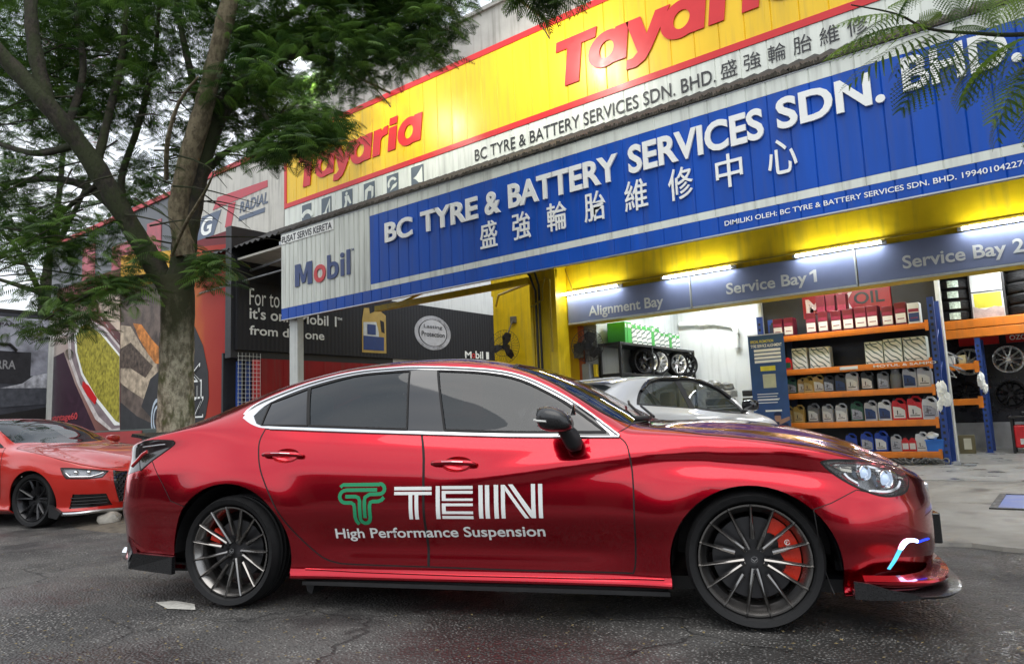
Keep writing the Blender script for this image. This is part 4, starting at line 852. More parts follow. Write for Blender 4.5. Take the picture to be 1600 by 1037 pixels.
for k in range(5): b = MB(); b.box(-.22, -.002, 1.10+k*.045-(.03 if k > 1 else 0), .12+.02*(k % 3), -.0005, 1.113+k*.045-(.03 if k > 1 else 0)); b.build('print_line', M_whl, o)
b = MB(); b.box(-.1, -.002, .95, .18, -.0005, .98); b.build('print_line', M_whl, o)
b = MB(); b.bbox(-.13, -.003, 1.655, .13, -.0003, 1.74, .001); b.build('print_badge', mat('banner_yellow'), o)
b = MB(); b.box(-.10, -.003, 1.36, .12, -.0003, 1.60); b.build('print_patch', mat('banner_sand', (.55, .55, .36), .4), o)
b = MB(); b.prism([(.02+.055*math.cos(k/16*6.283), .84+.07*math.sin(k/16*6.283)) for k in range(16)], (.08, -.001, 0), (1, 0, 0), (0, 0, 1), (0, -.002, 0)); b.build('print_face', mat('print_skin', (.45, .26, .18), .4), o)
b = MB(); b.prism([(-.1, .60), (.22, .60), (.22, .74), (.12, .78), (.06, .77), (0, .78), (-.06, .74)], (.05, -.001, 0), (1, 0, 0), (0, 0, 1), (0, -.002, 0)); b.prism([(-.04, .88), (.10, .88), (.09, .93), (.03, .95), (-.03, .92)], (.07, -.003, 0), (1, 0, 0), (0, 0, 1), (0, -.002, 0)); b.build('print_shirt', mat('print_navy', (.03, .04, .09), .4), o)
b = MB(); b.prism([(.12, .72), (.3, .80), (.3, .86), (.12, .80)], (0, -.003, 0), (1, 0, 0), (0, 0, 1), (0, -.002, 0)); b.build('print_arm', mat('print_skin'), o)
# ---- blue perforated uprights leaning behind the banner
b = MB()
for x in (-4.30, -4.02):
    b.box(x, 13.5, .034, x+.10, 13.54, 2.55)
tag(b.build('spare_uprights', mat('dark_navy_steel', (.02, .03, .06), .4)), 'pair of dark perforated steel uprights standing behind the blue banner', 'uprights')
# ---- grey parts heap and black trays on the rear floor
o = thing('parts_stack', 'stack of grey machine parts by the white rear wall', 'machine', (-5.75, 14.6, .034))
for k in range(9): b = MB(); b.bbox(-.26+RNG.uniform(-.04, .04), -.2, k*.155, .22+RNG.uniform(-.05, .06), .2, k*.155+.14, .02); b.build('part', mat('grey_casting%d' % (k % 3), ((.22, .22, .21), (.10, .10, .10), (.36, .35, .33))[k % 3], .45, metal=.3, var=.4, vscale=14), o)
b = MB(); b.ball((-.15, 0, 1.50), .16, 1, .9, .8, jit=.25); b.ball((.12, 0, 1.46), .13, 1.1, .9, .7, jit=.3); b.build('casting', mat('grey_casting0'), o)
o = thing('tray_stack', 'stack of black trays left of the blue banner', 'trays', (-5.05, 14.6, .034))
for k in range(9): b = MB(); b.bbox(-.20, -.2, k*.155, .20, .2, k*.155+.12, .02); b.build('tray', M_blk if k % 3 else mat('tray_grey', (.14, .14, .14), .5), o)

# ---- tyre rack at the right with orange beams
tr = thing('tyre_rack', 'orange beamed rack holding stacked tyres at the right of the shop', 'rack', (0, 16.0, 0))
for z in (2.18, 2.36): b = MB(); b.bbox(-2.1, -.03, z, 2.2, .03, z+.17, .012); b.build('beam', M_oran, tr)
b = MB(); b.box(-2.1, .035, 2.47, 2.2, 1.1, 2.52); b.build('deck', M_oran, tr)
for z in (1.58, .92):
    b = MB(); b.bbox(-1.85, -.04, z, -1.32, .0, z+.12, .008); b.build('beam', M_oran, tr); b = MB(); b.bbox(-1.36, -.05, z-.06, -1.28, -.041, z+.16, .003); b.build('bracket', M_oran, tr)
upright(tr, -1.27, .0, 2.17); upright(tr, 2.0, .0, 2.17)
b = MB(); b.box(-1.34, -.06, .034, -1.2, .1, .04); b.build('foot_plate', M_blup, tr)
def tyre_lying(label, x, y, z, lm, grp):
    o = thing('stacked_tyre', label, 'tyre', (x, y, z), RNG.uniform(0, 6), grp)
    if 't' in TY: t = TY['t'].copy(); COL.objects.link(t); t.parent = o
    else:
        b = MB(); Rt, Rr, h = .325, .20, .205
        prof = [(Rr, .02), (Rr+.03, 0), (Rt-.035, .004), (Rt-.008, .025)]
        for g in range(4): c = .05+.035*g; prof += [(Rt, c-.008), (Rt-.009, c-.004), (Rt-.009, c+.004), (Rt, c+.008)]
        prof += [(Rt-.008, h-.025), (Rt-.035, h-.004), (Rr+.03, h), (Rr, h-.02)]
        b.lathe(prof, 64, closed=True); t = b.build('rubber', M_tyre, o, smooth=True, angle=30); TY['t'] = t
    a = -o.rotation_euler.z+R(-75); b = MB()
    vs = []
    for q in range(7):
        u = a+(q-3)*.095; vs += [(.3275*math.cos(u), .3275*math.sin(u), .035), (.3275*math.cos(u), .3275*math.sin(u), .165)]
    b.add(vs, [(2*q, 2*q+2, 2*q+3, 2*q+1) for q in range(6)]); b.build('label', lm, o)
TY = {}
L_g = mat('tyre_label_green', (.52, .62, .50), .5, var=.5, vscale=25); L_p = mat('tyre_label_pink', (.62, .42, .42), .5, var=.5, vscale=25)
lv = ('lowest', 'second', 'third', 'topmost', 'fifth')
for k in range(5): tyre_lying('black tyre with green label, %s of the stack nearest the white noticeboard' % lv[k], -1.66+.015*(k % 2), 16.36, 2.524+k*.208, L_g, 'tyres with green labels')
for k in range(5): tyre_lying('black tyre with green label, %s of the stack behind the blue oil rack post' % lv[k], -2.36, 16.42, 2.524+k*.208, L_g, 'tyres with green labels')
for k in range(5): tyre_lying('black tyre with pink label, %s of the stack right of the noticeboard' % lv[k], -.42+.012*(k % 2), 16.36, 2.524+k*.208, L_p, 'tyres with pink labels')
for k in range(5): tyre_lying('black tyre with pink label, %s of the stack at the far right end' % lv[k], .34, 16.36, 2.524+k*.208, L_p, 'tyres with pink labels')
o = thing('notice_board', 'white and yellow noticeboard between the tyre stacks', 'board', (0, 16.2, 0))
b = MB(); b.bbox(-1.30, 0, 2.53, -.79, .03, 3.5, .01); b.build('panel', M_boxw, o)
b = MB(); b.box(-1.26, -.003, 2.74, -.82, -.0005, 3.02); b.build('print_yellow', mat('board_yellow', (.58, .55, .05), .4), o)
b = MB(); b.prism([(-1.28, 2.56), (-.80, 2.56), (-.80, 2.72), (-.95, 2.76), (-1.1, 2.70), (-1.28, 2.78)], (0, -.001, 0), (1, 0, 0), (0, 0, 1), (0, -.003, 0)); b.build('print_grey', mat('board_grey', (.42, .36, .34), .4, var=.3), o)
b = MB(); b.box(-1.325, -.01, 2.53, -1.301, .04, 3.6); b.box(-.785, -.01, 2.53, -.75, .04, 3.6); b.box(-1.30, -.008, 3.04, -.79, -.001, 3.06); b.build('frame', M_blk, o)
# ---- display wheels on the black wall
for x, z, mr, lab, n, spl in ((-.90, 1.80, M_rims, 'silver ten spoke display wheel on the black wall', 10, False), (-1.58, 1.80, M_rims, 'silver display wheel half behind the blue rack post', 5, True), (-.93, 1.10, M_rimk, 'black display wheel below the silver ten spoke one', 5, True), (-1.70, 1.12, M_rimk, 'black display wheel low behind the blue rack post', 5, True), (-.2, 1.8, M_rims, 'silver display wheel at the right end of the black wall', 5, True), (-.2, 1.10, M_rimk, 'black display wheel at the right end of the black wall', 5, True)):
    o = thing('display_wheel', lab, 'wheel', (x, 17.50, z), 0, 'wheels displayed on the black wall')
    wheel_parts(o, .30, .275, .14, n, mr, M_rimk, split=spl, sw=.024 if n == 10 else .02, tyre=False)
o = thing('wheel_brand_sign', 'narrow red brand strip above the display wheels', 'sign', (0, 17.55, 0))
b = MB(); b.box(-1.72, 0, 2.13, -1.02, .03, 2.34); b.build('panel', C_red, o); b = MB(); b.box(-.90, 0, 2.13, 1.5, .03, 2.34); b.build('panel', C_red, o); text('OZONE RACING', M_whl, (-.84, -.001, 2.18), *XF, .95, .10, o, bold=.02)
# ---- red tool cart, cardboard sign, small goods behind the rack
o = thing('tool_cart', 'red and black tool cart at the right edge', 'cart', (-.62, 16.0, .034))
b = MB(); b.bbox(-.24, -.25, .10, .4, .25, .50, .02); b.build('body', C_red, o); b = MB(); b.bbox(-.30, -.3, .62, .45, .3, .66, .01); b.build('top', M_blk, o)
b = MB()
for x in (-.26, .38): b.bbox(x-.02, -.26, 0, x+.02, -.22, .62, .004); b.bbox(x-.02, .22, 0, x+.02, .26, .62, .004)
b.build('frame', M_blk, o); b = MB(); b.box(-.16, -.256, .16, .3, -.251, .26); b.build('drawer', M_boxw, o)
b = MB(); b.bbox(-.12, -.1, .66, .05, .1, .74, .02); tag(b.build('tool_tray', M_blk, loc=(-.62, 16, .034)), 'black tray of tools on top of the red cart', 'tray')
o = thing('cardboard_sign', 'brown board with a white sheet standing on the shop floor', 'sign', (-1.56, 15.7, .034))
b = MB(); b.bbox(-.16, 0, 0, .10, .02, .34, .006); b.build('panel', mat('olive_board', (.14, .12, .06), .6), o); b = MB(); b.box(-.08, -.003, .08, .04, -.0005, .28); b.build('sheet', mat('sheet_cream', (.62, .60, .48), .5), o)
o = thing('yellow_poster_stand', 'yellow and white leaflet stand between the two blue racks', 'stand', (-1.92, 15.6, .034))
b = MB(); b.box(-.12, 0, .3, .14, .02, 1.35); b.build('panel', mat('leaflet', (.50, .52, .45), .5, var=.5, vscale=9), o); b = MB(); b.box(-.11, -.004, .55, .05, -.001, .95); b.build('print_yellow', mat('board_yellow'), o); b = MB(); b.box(-.13, 0, 0, -.10, .02, 1.5); b.box(.15, 0, 0, .17, .02, 1.9); b.build('frame', M_blup, o)
for i, (x, z, m, l) in enumerate(((-1.72, 1.705, L_w, 'white paper bundle on the upper orange bracket'), (-1.55, 1.705, L_y, 'tan paper bundle on the upper orange bracket'))):
    b = MB(); b.bbox(x-.06, 16.0, z, x+.06, 16.2, z+.16, .008); tag(b.build('paper_bundle', m), l, 'papers')
b = MB(); b.ball((-1.27, 15.86, 1.36), .08, .7, .6, 1.9, jit=.28, n=12); b.ball((-1.22, 15.86, 1.22), .06, .7, .6, 1.6, jit=.3, n=12); tag(b.build('white_cloth', M_whl, smooth=True), 'white cloth hanging on the far blue rack post', 'cloth')
b = MB()
for k in range(9): a_ = k*1.3; b.tube([(-1.75, 15.4, 2.0-.05*k), (-1.70+.1*math.sin(a_), 15.3, 1.9-.05*k), (-1.55+.08*math.cos(a_), 15.35, 1.75-.04*k)], .012, 5)
tag(b.build('cable_bundle', mat('cable_grey', (.30, .31, .33), .5, var=.5)), 'bundle of grey and blue leads hanging beside the oil rack', 'cables')
# ================================================================ TREES
def bark(name, pale, dark, moss, bias, top=None):
    m = bpy.data.materials.new(name); m.use_nodes = True; t = m.node_tree; b = t.nodes['Principled BSDF']; L = t.links; N = t.nodes.new; b.inputs['Roughness'].default_value = .9
    tc = N('ShaderNodeTexCoord'); mp = N('ShaderNodeMapping'); mp.inputs['Scale'].default_value = (1, 1, .6); L.new(tc.outputs['Object'], mp.inputs[0])
    def nz(s, d=7): n = N('ShaderNodeTexNoise'); n.inputs['Scale'].default_value = s; n.inputs['Detail'].default_value = d; n.inputs['Roughness'].default_value = .68; L.new(mp.outputs[0], n.inputs[0]); return n.outputs[0]
    def mr(x, a, c, lo=0, hi=1): r = N('ShaderNodeMapRange'); r.inputs[1].default_value = a; r.inputs[2].default_value = c; r.inputs[3].default_value = lo; r.inputs[4].default_value = hi; L.new(x, r.inputs[0]); return r.outputs[0]
    def mix(f, a, c):
        x = N('ShaderNodeMix'); x.data_type = 'RGBA'; L.new(f, x.inputs[0])
        for i, q in ((6, a), (7, c)):
            if isinstance(q, tuple): x.inputs[i].default_value = (*q, 1)
            else: L.new(q, x.inputs[i])
        return x.outputs[2]
    c = mix(mr(nz(13), .42, .58), pale, dark); c = mix(mr(nz(3.2), .50-bias, .60-bias), c, moss); 
    if top:                                            # damp moss covers the upper stem
        s_ = N('ShaderNodeSeparateXYZ'); L.new(tc.outputs['Object'], s_.inputs[0]); ad = N('ShaderNodeMath'); ad.operation = 'MULTIPLY_ADD'; ad.inputs[1].default_value = 1.6; L.new(nz(4.5), ad.inputs[0]); L.new(s_.outputs[2], ad.inputs[2])
        c = mix(mr(ad.outputs[0], top[0]+.8, top[1]+.8), c, (.040, .043, .016))
    c = mix(mr(nz(34), .60, .66, 0, .8), c, (.025, .02, .015))
    L.new(c, b.inputs['Base Color']); bp = N('ShaderNodeBump'); bp.inputs['Strength'].default_value = .9; bp.inputs['Distance'].default_value = .03; L.new(nz(24), bp.inputs['Height']); L.new(bp.outputs[0], b.inputs['Normal']); return m
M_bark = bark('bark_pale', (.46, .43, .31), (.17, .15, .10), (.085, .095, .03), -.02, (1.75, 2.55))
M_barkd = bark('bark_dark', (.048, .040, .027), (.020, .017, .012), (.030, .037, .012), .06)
M_barkm = bark('bark_mid', (.20, .165, .10), (.09, .07, .04), (.07, .075, .025), -.03)
def leafmat(name, c0, c1, tr):
    m = bpy.data.materials.new(name); m.use_nodes = True; t = m.node_tree; t.nodes.clear(); N = t.nodes.new; L = t.links
    o = N('ShaderNodeOutputMaterial'); d = N('ShaderNodeBsdfPrincipled'); d.inputs['Roughness'].default_value = .5; d.inputs['Specular IOR Level'].default_value = .35; tl = N('ShaderNodeBsdfTranslucent'); mx = N('ShaderNodeMixShader'); mx.inputs[0].default_value = tr
    a = N('ShaderNodeAttribute'); a.attribute_name = 'tone'; x = N('ShaderNodeMix'); x.data_type = 'RGBA'; L.new(a.outputs['Fac'], x.inputs[0]); x.inputs[6].default_value = (*c0, 1); x.inputs[7].default_value = (*c1, 1)
    L.new(x.outputs[2], d.inputs['Base Color']); L.new(x.outputs[2], tl.inputs[0]); L.new(d.outputs[0], mx.inputs[1]); L.new(tl.outputs[0], mx.inputs[2]); L.new(mx.outputs[0], o.inputs[0]); return m
M_leaf = leafmat('fern_leaf', (.018, .048, .010), (.115, .22, .034), .45)
M_leafn = leafmat('fern_leaf_near', (.045, .10, .014), (.17, .27, .03), .45)
M_pink = leafmat('pink_blossom', (.25, .07, .09), (.45, .18, .20), .3)

def frond_template(npairs, detail):
    """a feathery double pinnate leaf of unit length along +x, drooping; returns verts, quads"""
    vs = []; fs = []
    def q(a, b, c, d): o = len(vs); vs.extend([a, b, c, d]); fs.append((o, o+1, o+2, o+3))
    zx = lambda x: .12*x-.34*x*x
    for k in range(6):
        x0, x1 = k/6, (k+1)/6; w0 = .007*(1-x0*.7); q((x0, -w0, zx(x0)), (x1, -w0, zx(x1)), (x1, w0, zx(x1)), (x0, w0, zx(x0)))
    for i in range(npairs):
        u = .14+.84*i/(npairs-1); ln = .30*math.sin(math.pi*min(.98, (.18+.80*(1-abs(u-.45)/.62))*.5))*1.15
        ln *= (1-.35*max(0, u-.6)/.4)
        for sgn in (-1, 1):
            ang = 1.12-.5*u; dx, dy = math.cos(ang), sgn*math.sin(ang); px, py = -dy, dx
            b0 = (u, 0, zx(u))
            if not detail:
                w_ = .024
                def pt(t, s): return (b0[0]+dx*ln*t+px*s*w_, dy*ln*t+py*s*w_, b0[2]+.03*t*ln-.55*ln*t*t)
                q(pt(0, -.25), pt(.4, -1), pt(.4, 1), pt(0, .25)); q(pt(.4, -1), pt(1, -.15), pt(1, .15), pt(.4, 1))
            else:
                n2 = detail
                def ct(t): return Vector((b0[0]+dx*ln*t, dy*ln*t, b0[2]-.5*ln*t*t))
                a, c = ct(0), ct(1); m_ = ct(.45); wv = Vector((px, py, 0))*.011; q(tuple(a-wv*.5), tuple(m_-wv), tuple(m_+wv), tuple(a+wv*.5)); q(tuple(m_-wv), tuple(c-wv*.2), tuple(c+wv*.2), tuple(m_+wv))
                for j in range(n2):
                    t = (j+.6)/n2; c = ct(t); lf = .042*(1-.55*t)
                    for s2 in (-1, 1):
                        d2 = Vector((px*s2+dx*.45, py*s2+dy*.45, -.12)).normalized(); nv = Vector((dx, dy, 0))*(ln/n2*.46)
                        q(tuple(c-nv*.5), tuple(c+d2*lf*.6-nv), tuple(c+d2*lf), tuple(c+d2*lf*.55+nv))
    return np.array(vs, float), np.array(fs, int)
def foliage(name, pos, dirs, sizes, tmpl, m, parent, roll=.5, tone=None):
    V, F = tmpl; n = len(pos); nv = len(V)
    d = dirs/np.linalg.norm(dirs, axis=1)[:, None]; up = np.tile([0, 0, 1.], (n, 1))+RNG.normal(0, roll*.5, (n, 3))
    s = np.cross(up, d); s /= np.linalg.norm(s, axis=1)[:, None]+1e-9; u = np.cross(d, s)
    B = np.stack([d, s, u], 1)*sizes[:, None, None]
    P = np.einsum('vk,nkj->nvj', V, B)+pos[:, None, :]
    Q = (F[None]+(np.arange(n)*nv)[:, None, None]).reshape(-1, 4)
    me = bpy.data.meshes.new(name); me.vertices.add(n*nv); me.vertices.foreach_set('co', P.reshape(-1).astype(np.float32))
    nq = len(Q); me.loops.add(nq*4); me.loops.foreach_set('vertex_index', Q.reshape(-1).astype(np.int32)); me.polygons.add(nq); me.polygons.foreach_set('loop_start', np.arange(0, nq*4, 4, dtype=np.int32))
    a = me.attributes.new('tone', 'FLOAT', 'POINT'); tv = (RNG.random(n)**1.6 if tone is None else tone); a.data.foreach_set('value', np.repeat(tv, nv).astype(np.float32))
    me.materials.append(m); me.update(); me.validate()
    o = bpy.data.objects.new(name, me); COL.objects.link(o)
    if parent: o.parent = parent
    return o
def limb(parent, name, m, pts, rs, n=14, jit=.08):
    p = [Vector(q) for q in pts]; P_ = []; R_ = []
    for i in range(len(p)-1):
        p0, p1, p2, p3 = p[max(i-1, 0)], p[i], p[i+1], p[min(i+2, len(p)-1)]
        for k in range(6):
            t = k/6; P_.append(.5*((2*p1)+(p2-p0)*t+(2*p0-5*p1+4*p2-p3)*t*t+(-p0+3*p1-3*p2+p3)*t**3)); R_.append((rs[i]*(1-t)+rs[i+1]*t)*(1+jit*random.uniform(-1, 1)))
    P_.append(p[-1]); R_.append(rs[-1]); b = MB(); b.tube(P_, R_, n); return b.build(name, m, parent, smooth=True, angle=80)
px2 = lambda w_, d: w_*d/FPX/2
TD = 9.1
tree = thing('feathery_tree', 'large feathery leaved tree with a pale mottled trunk behind the red sedan', 'tree', at(275, 800, TD))
tree.location.z = 0; TL = tree.location.copy()
T = lambda *q: [at(a, c, d)-TL for a, c, d in q]
limb(tree, 'trunk', M_bark, T((276, 815, TD), (275, 730, TD), (275, 640, TD), (276, 560, TD), (278, 480, TD), (276, 430, TD)), [.27, .245, .222, .205, .20, .19], 20, .03)
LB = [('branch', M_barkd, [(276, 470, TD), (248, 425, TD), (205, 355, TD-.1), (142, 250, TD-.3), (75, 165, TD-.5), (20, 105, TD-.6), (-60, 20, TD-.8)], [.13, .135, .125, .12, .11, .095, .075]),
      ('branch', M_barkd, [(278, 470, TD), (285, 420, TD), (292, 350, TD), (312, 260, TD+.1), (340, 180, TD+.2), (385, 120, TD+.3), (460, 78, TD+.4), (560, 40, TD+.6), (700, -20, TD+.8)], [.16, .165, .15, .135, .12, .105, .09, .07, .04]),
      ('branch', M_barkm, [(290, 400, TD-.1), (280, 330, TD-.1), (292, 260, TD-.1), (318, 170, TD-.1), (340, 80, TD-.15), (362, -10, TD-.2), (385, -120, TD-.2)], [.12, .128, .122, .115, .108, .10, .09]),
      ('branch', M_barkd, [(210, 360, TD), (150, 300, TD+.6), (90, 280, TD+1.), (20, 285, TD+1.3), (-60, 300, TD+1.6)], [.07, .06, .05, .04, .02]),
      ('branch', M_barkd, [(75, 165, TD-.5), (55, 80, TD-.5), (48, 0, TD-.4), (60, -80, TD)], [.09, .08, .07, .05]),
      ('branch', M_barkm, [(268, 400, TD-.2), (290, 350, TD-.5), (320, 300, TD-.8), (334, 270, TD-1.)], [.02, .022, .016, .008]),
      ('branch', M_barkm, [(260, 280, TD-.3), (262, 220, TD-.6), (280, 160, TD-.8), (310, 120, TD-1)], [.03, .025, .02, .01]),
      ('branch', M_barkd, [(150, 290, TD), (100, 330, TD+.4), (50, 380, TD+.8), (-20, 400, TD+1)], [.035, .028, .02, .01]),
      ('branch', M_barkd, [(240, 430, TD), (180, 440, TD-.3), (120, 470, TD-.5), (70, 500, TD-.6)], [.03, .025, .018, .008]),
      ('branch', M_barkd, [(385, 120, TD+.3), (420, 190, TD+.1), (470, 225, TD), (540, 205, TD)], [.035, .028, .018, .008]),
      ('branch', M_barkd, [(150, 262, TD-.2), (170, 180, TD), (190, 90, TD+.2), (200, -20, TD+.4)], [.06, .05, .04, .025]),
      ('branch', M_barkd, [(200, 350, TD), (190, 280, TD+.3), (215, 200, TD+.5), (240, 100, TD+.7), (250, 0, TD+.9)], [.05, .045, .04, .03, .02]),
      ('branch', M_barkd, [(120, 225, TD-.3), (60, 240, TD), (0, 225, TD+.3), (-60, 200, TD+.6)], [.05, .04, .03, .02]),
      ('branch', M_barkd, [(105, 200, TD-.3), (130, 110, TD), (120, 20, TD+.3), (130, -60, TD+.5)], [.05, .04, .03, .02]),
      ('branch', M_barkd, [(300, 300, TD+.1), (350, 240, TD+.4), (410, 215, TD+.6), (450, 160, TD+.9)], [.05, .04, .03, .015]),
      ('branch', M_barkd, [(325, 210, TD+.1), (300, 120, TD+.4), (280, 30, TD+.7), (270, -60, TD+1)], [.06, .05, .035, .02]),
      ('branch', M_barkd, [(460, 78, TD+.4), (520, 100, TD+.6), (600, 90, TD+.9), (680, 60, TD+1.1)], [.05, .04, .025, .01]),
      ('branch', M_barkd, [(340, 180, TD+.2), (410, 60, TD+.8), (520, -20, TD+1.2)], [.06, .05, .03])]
for nme, m, q, rs in LB: limb(tree, nme, m, T(*q), rs, 12)
b = MB()                                              # fine twigs showing against the sky at the left
for k in range(80):
    x0, y0 = RNG.uniform(-20, 330), RNG.uniform(60, 440); d0 = TD+RNG.uniform(-.6, 1.4); a_ = RNG.uniform(-.5, .8)*(1 if RNG.random() < .5 else -1)+math.pi*(x0 < 200)
    ln = RNG.uniform(60, 150); q = [(x0+ln*t*math.cos(a_)+8*math.sin(t*5+k), y0+ln*t*math.sin(a_)*.6+25*t*t, d0) for t in (0, .25, .5, .75, 1)]
    b.tube(T(*q), [.014, .011, .009, .006, .003], 5)
b.build('twig', M_barkd, tree)
FR = frond_template(11, 0)
# clumps of leaves: (px, py, depth, spread px, fronds)
CL = []
def fill(n, x0, y0, x1, y1, d0, d1, sp, k):
    for _ in range(n): CL.append((RNG.uniform(x0, x1), RNG.uniform(y0, y1), RNG.uniform(d0, d1), sp, k))
fill(46, -60, -60, 240, 110, 9.2, 11.5, 34, 24); fill(40, 200, -80, 480, 90, 9.3, 11.8, 34, 26); fill(40, 460, -90, 700, 50, 8.8, 11, 34, 28)
fill(24, 380, 50, 560, 130, 9.2, 10.8, 30, 26); fill(14, 560, 20, 700, 90, 9.0, 10.5, 24, 22); fill(34, 60, 110, 330, 290, 9.3, 11.4, 32, 22); fill(18, -30, 120, 90, 330, 9.0, 11, 30, 16)
fill(18, 330, 120, 440, 230, 9.2, 10.6, 28, 24); fill(14, 440, 175, 530, 230, 8.4, 9.2, 24, 22); fill(6, 390, 215, 470, 262, 8.5, 9.2, 18, 16)
fill(14, 40, 330, 230, 420, 8.6, 9.8, 26, 15); fill(13, 60, 430, 190, 500, 8.4, 9.2, 24, 15); fill(8, -10, 340, 60, 470, 8.8, 10, 26, 12); fill(7, 0, 500, 120, 520, 8.6, 9.4, 12, 5)
fill(9, 300, 385, 350, 440, 8.3, 8.9, 17, 15); fill(5, 235, 330, 300, 400, 8.4, 8.8, 20, 9); fill(5, 190, 430, 250, 465, 8.4, 8.8, 16, 9); fill(10, -40, -40, 500, 130, 8.2, 9.0, 26, 14)
for _ in range(16): CL.append((RNG.uniform(425, 525), RNG.uniform(112, 190), RNG.uniform(14.0, 15.4), 15, 24))
for _ in range(5): CL.append((RNG.uniform(500, 560), RNG.uniform(80, 130), RNG.uniform(13.3, 14.4), 16, 16))
pos = []; dr = []; sz = []
for (x, y, d, sp, k) in CL:
    for _ in range(int(k*(2.3 if y < 150 else 1.8))):
        a_, e_ = x+RNG.normal(0, sp), y+RNG.normal(0, sp*.62)
        if a_ > 250 and e_ > 290 and not (295 < a_ < 372 and e_ < 470): continue
        if a_ > 560 and e_ > 172-.36*(a_-540): continue
        if 440 < a_ <= 560 and e_ > 250: continue
        if 436 < a_ < 500 and 72 < e_ < 112: continue
        if 430 < a_ < 530 and 105 < e_ < 165 and d < 12 and RNG.random() < .8: continue
        if 236 < a_ < 312 and e_ > 395: continue
        if 298 < a_ < 440 and 262 < e_ < 392: continue
        q = at(a_, e_, d+RNG.normal(0, .35)); pos.append(q-TL); t = RNG.uniform(0, 6.283); dr.append((math.cos(t), math.sin(t), RNG.uniform(-.55, .25))); sz.append(RNG.uniform(.17, .31))
foliage('crown', np.array([tuple(p) for p in pos]), np.array(dr), np.array(sz), FR, M_leaf, tree)

# a second tree further back with reddish flowers, seen through the first
t2 = thing('flowering_tree', 'thin dark tree with faint pink flowers far behind at the left', 'tree', at(60, 700, 36)); t2.location.z = 0; T2L = t2.location.copy()
T2 = lambda *q: [at(a, c, d)-T2L for a, c, d in q]
limb(t2, 'trunk', M_barkd, T2((60, 735, 36), (62, 600, 36), (70, 470, 36), (90, 330, 36)), [.4, .35, .28, .2])
for q in ([(70, 470, 36), (20, 380, 36), (-40, 330, 36)], [(80, 400, 36), (140, 280, 36), (180, 160, 36)], [(90, 330, 36), (100, 200, 36), (90, 60, 36)], [(75, 440, 36), (130, 400, 36), (210, 370, 36)], [(72, 460, 36), (10, 440, 36), (-60, 420, 36)]): limb(t2, 'branch', M_barkd, T2(*q), [.15, .10, .05], 8)
b = MB()
for k in range(110):
    x0, y0 = RNG.uniform(-40, 250), RNG.uniform(90, 460); a_ = RNG.uniform(0, 6.28); ln = RNG.uniform(40, 110)
    b.tube(T2(*[(x0+ln*t*math.cos(a_)+5*math.sin(t*6+k), y0+ln*t*math.sin(a_)*.6, 36+RNG.uniform(-1, 1)*0) for t in (0, .33, .66, 1)]), [.02, .015, .01, .005], 4)
b.build('twig', M_barkd, t2)
pos = []; dr = []; sz = []
for k in range(34):
    x, y = RNG.uniform(-50, 260), RNG.uniform(60, 420)
    for _ in range(26): pos.append(tuple(at(x+RNG.normal(0, 22), y+RNG.normal(0, 14), 36+RNG.normal(0, .8))-T2L)); t = RNG.uniform(0, 6.283); dr.append((math.cos(t), math.sin(t), RNG.uniform(-.5, .3))); sz.append(RNG.uniform(.6, 1.0))
foliage('crown', np.array(pos), np.array(dr), np.array(sz), FR, M_leaf, t2)
pos = []; dr = []; sz = []
for (x, y) in ((112, 18), (60, 47), (93, 75), (105, 95), (85, 110), (170, 165), (145, 95), (150, 230), (75, 130), (120, 60)):
    for _ in range(16): pos.append(tuple(at(x+RNG.normal(0, 10), y+RNG.normal(0, 8), 35.2)-T2L)); t = RNG.uniform(0, 6.283); dr.append((math.cos(t), math.sin(t), RNG.uniform(-.3, .6))); sz.append(RNG.uniform(.35, .55))
foliage('flower', np.array(pos), np.array(dr), np.array(sz), FR, M_pink, t2)

# near branch reaching in from the right; its trunk stands outside the picture
t3 = thing('near_tree', 'feathery green branch reaching in from the upper right corner', 'tree', (2.4, 6.2, 0)); T3L = t3.location.copy()
T3 = lambda *q: [at(a, c, d)-T3L for a, c, d in q]
limb(t3, 'trunk', M_bark, [(0, 0, 0), (.05, .0, 1.5), (0, .05, 3.0), (.2, .2, 5), (.3, .4, 7)], [.24, .2, .18, .15, .1], 16)
BR = [[(1760, 40, 5.1), (1600, 54, 4.7), (1520, 52, 4.6), (1450, 45, 4.5), (1400, 22, 4.45), (1330, 8, 4.4)], [(1780, -60, 5.2), (1620, -40, 4.8), (1500, -30, 4.6), (1430, -30, 4.5)], [(1760, 40, 5.1), (1660, 80, 4.6), (1600, 95, 4.4)]]
for q in BR:
    p = T3(*q); limb(t3, 'branch', M_barkd, ([Vector((0, .05, 3.0))]+p) if q is not BR[1] else [Vector((.1, .1, 3.9))]+p, [.05]+[.022, .016, .011, .009, .006, .004][:len(p)], 8, .03)
FN = frond_template(13, 11)
fr = []
def fline(x0, y0, x1, y1, d, s=1.):
    a_, e_ = at(x0, y0, d), at(x1, y1, d-.15); fr.append((a_-T3L, e_-a_, (e_-a_).length*s))
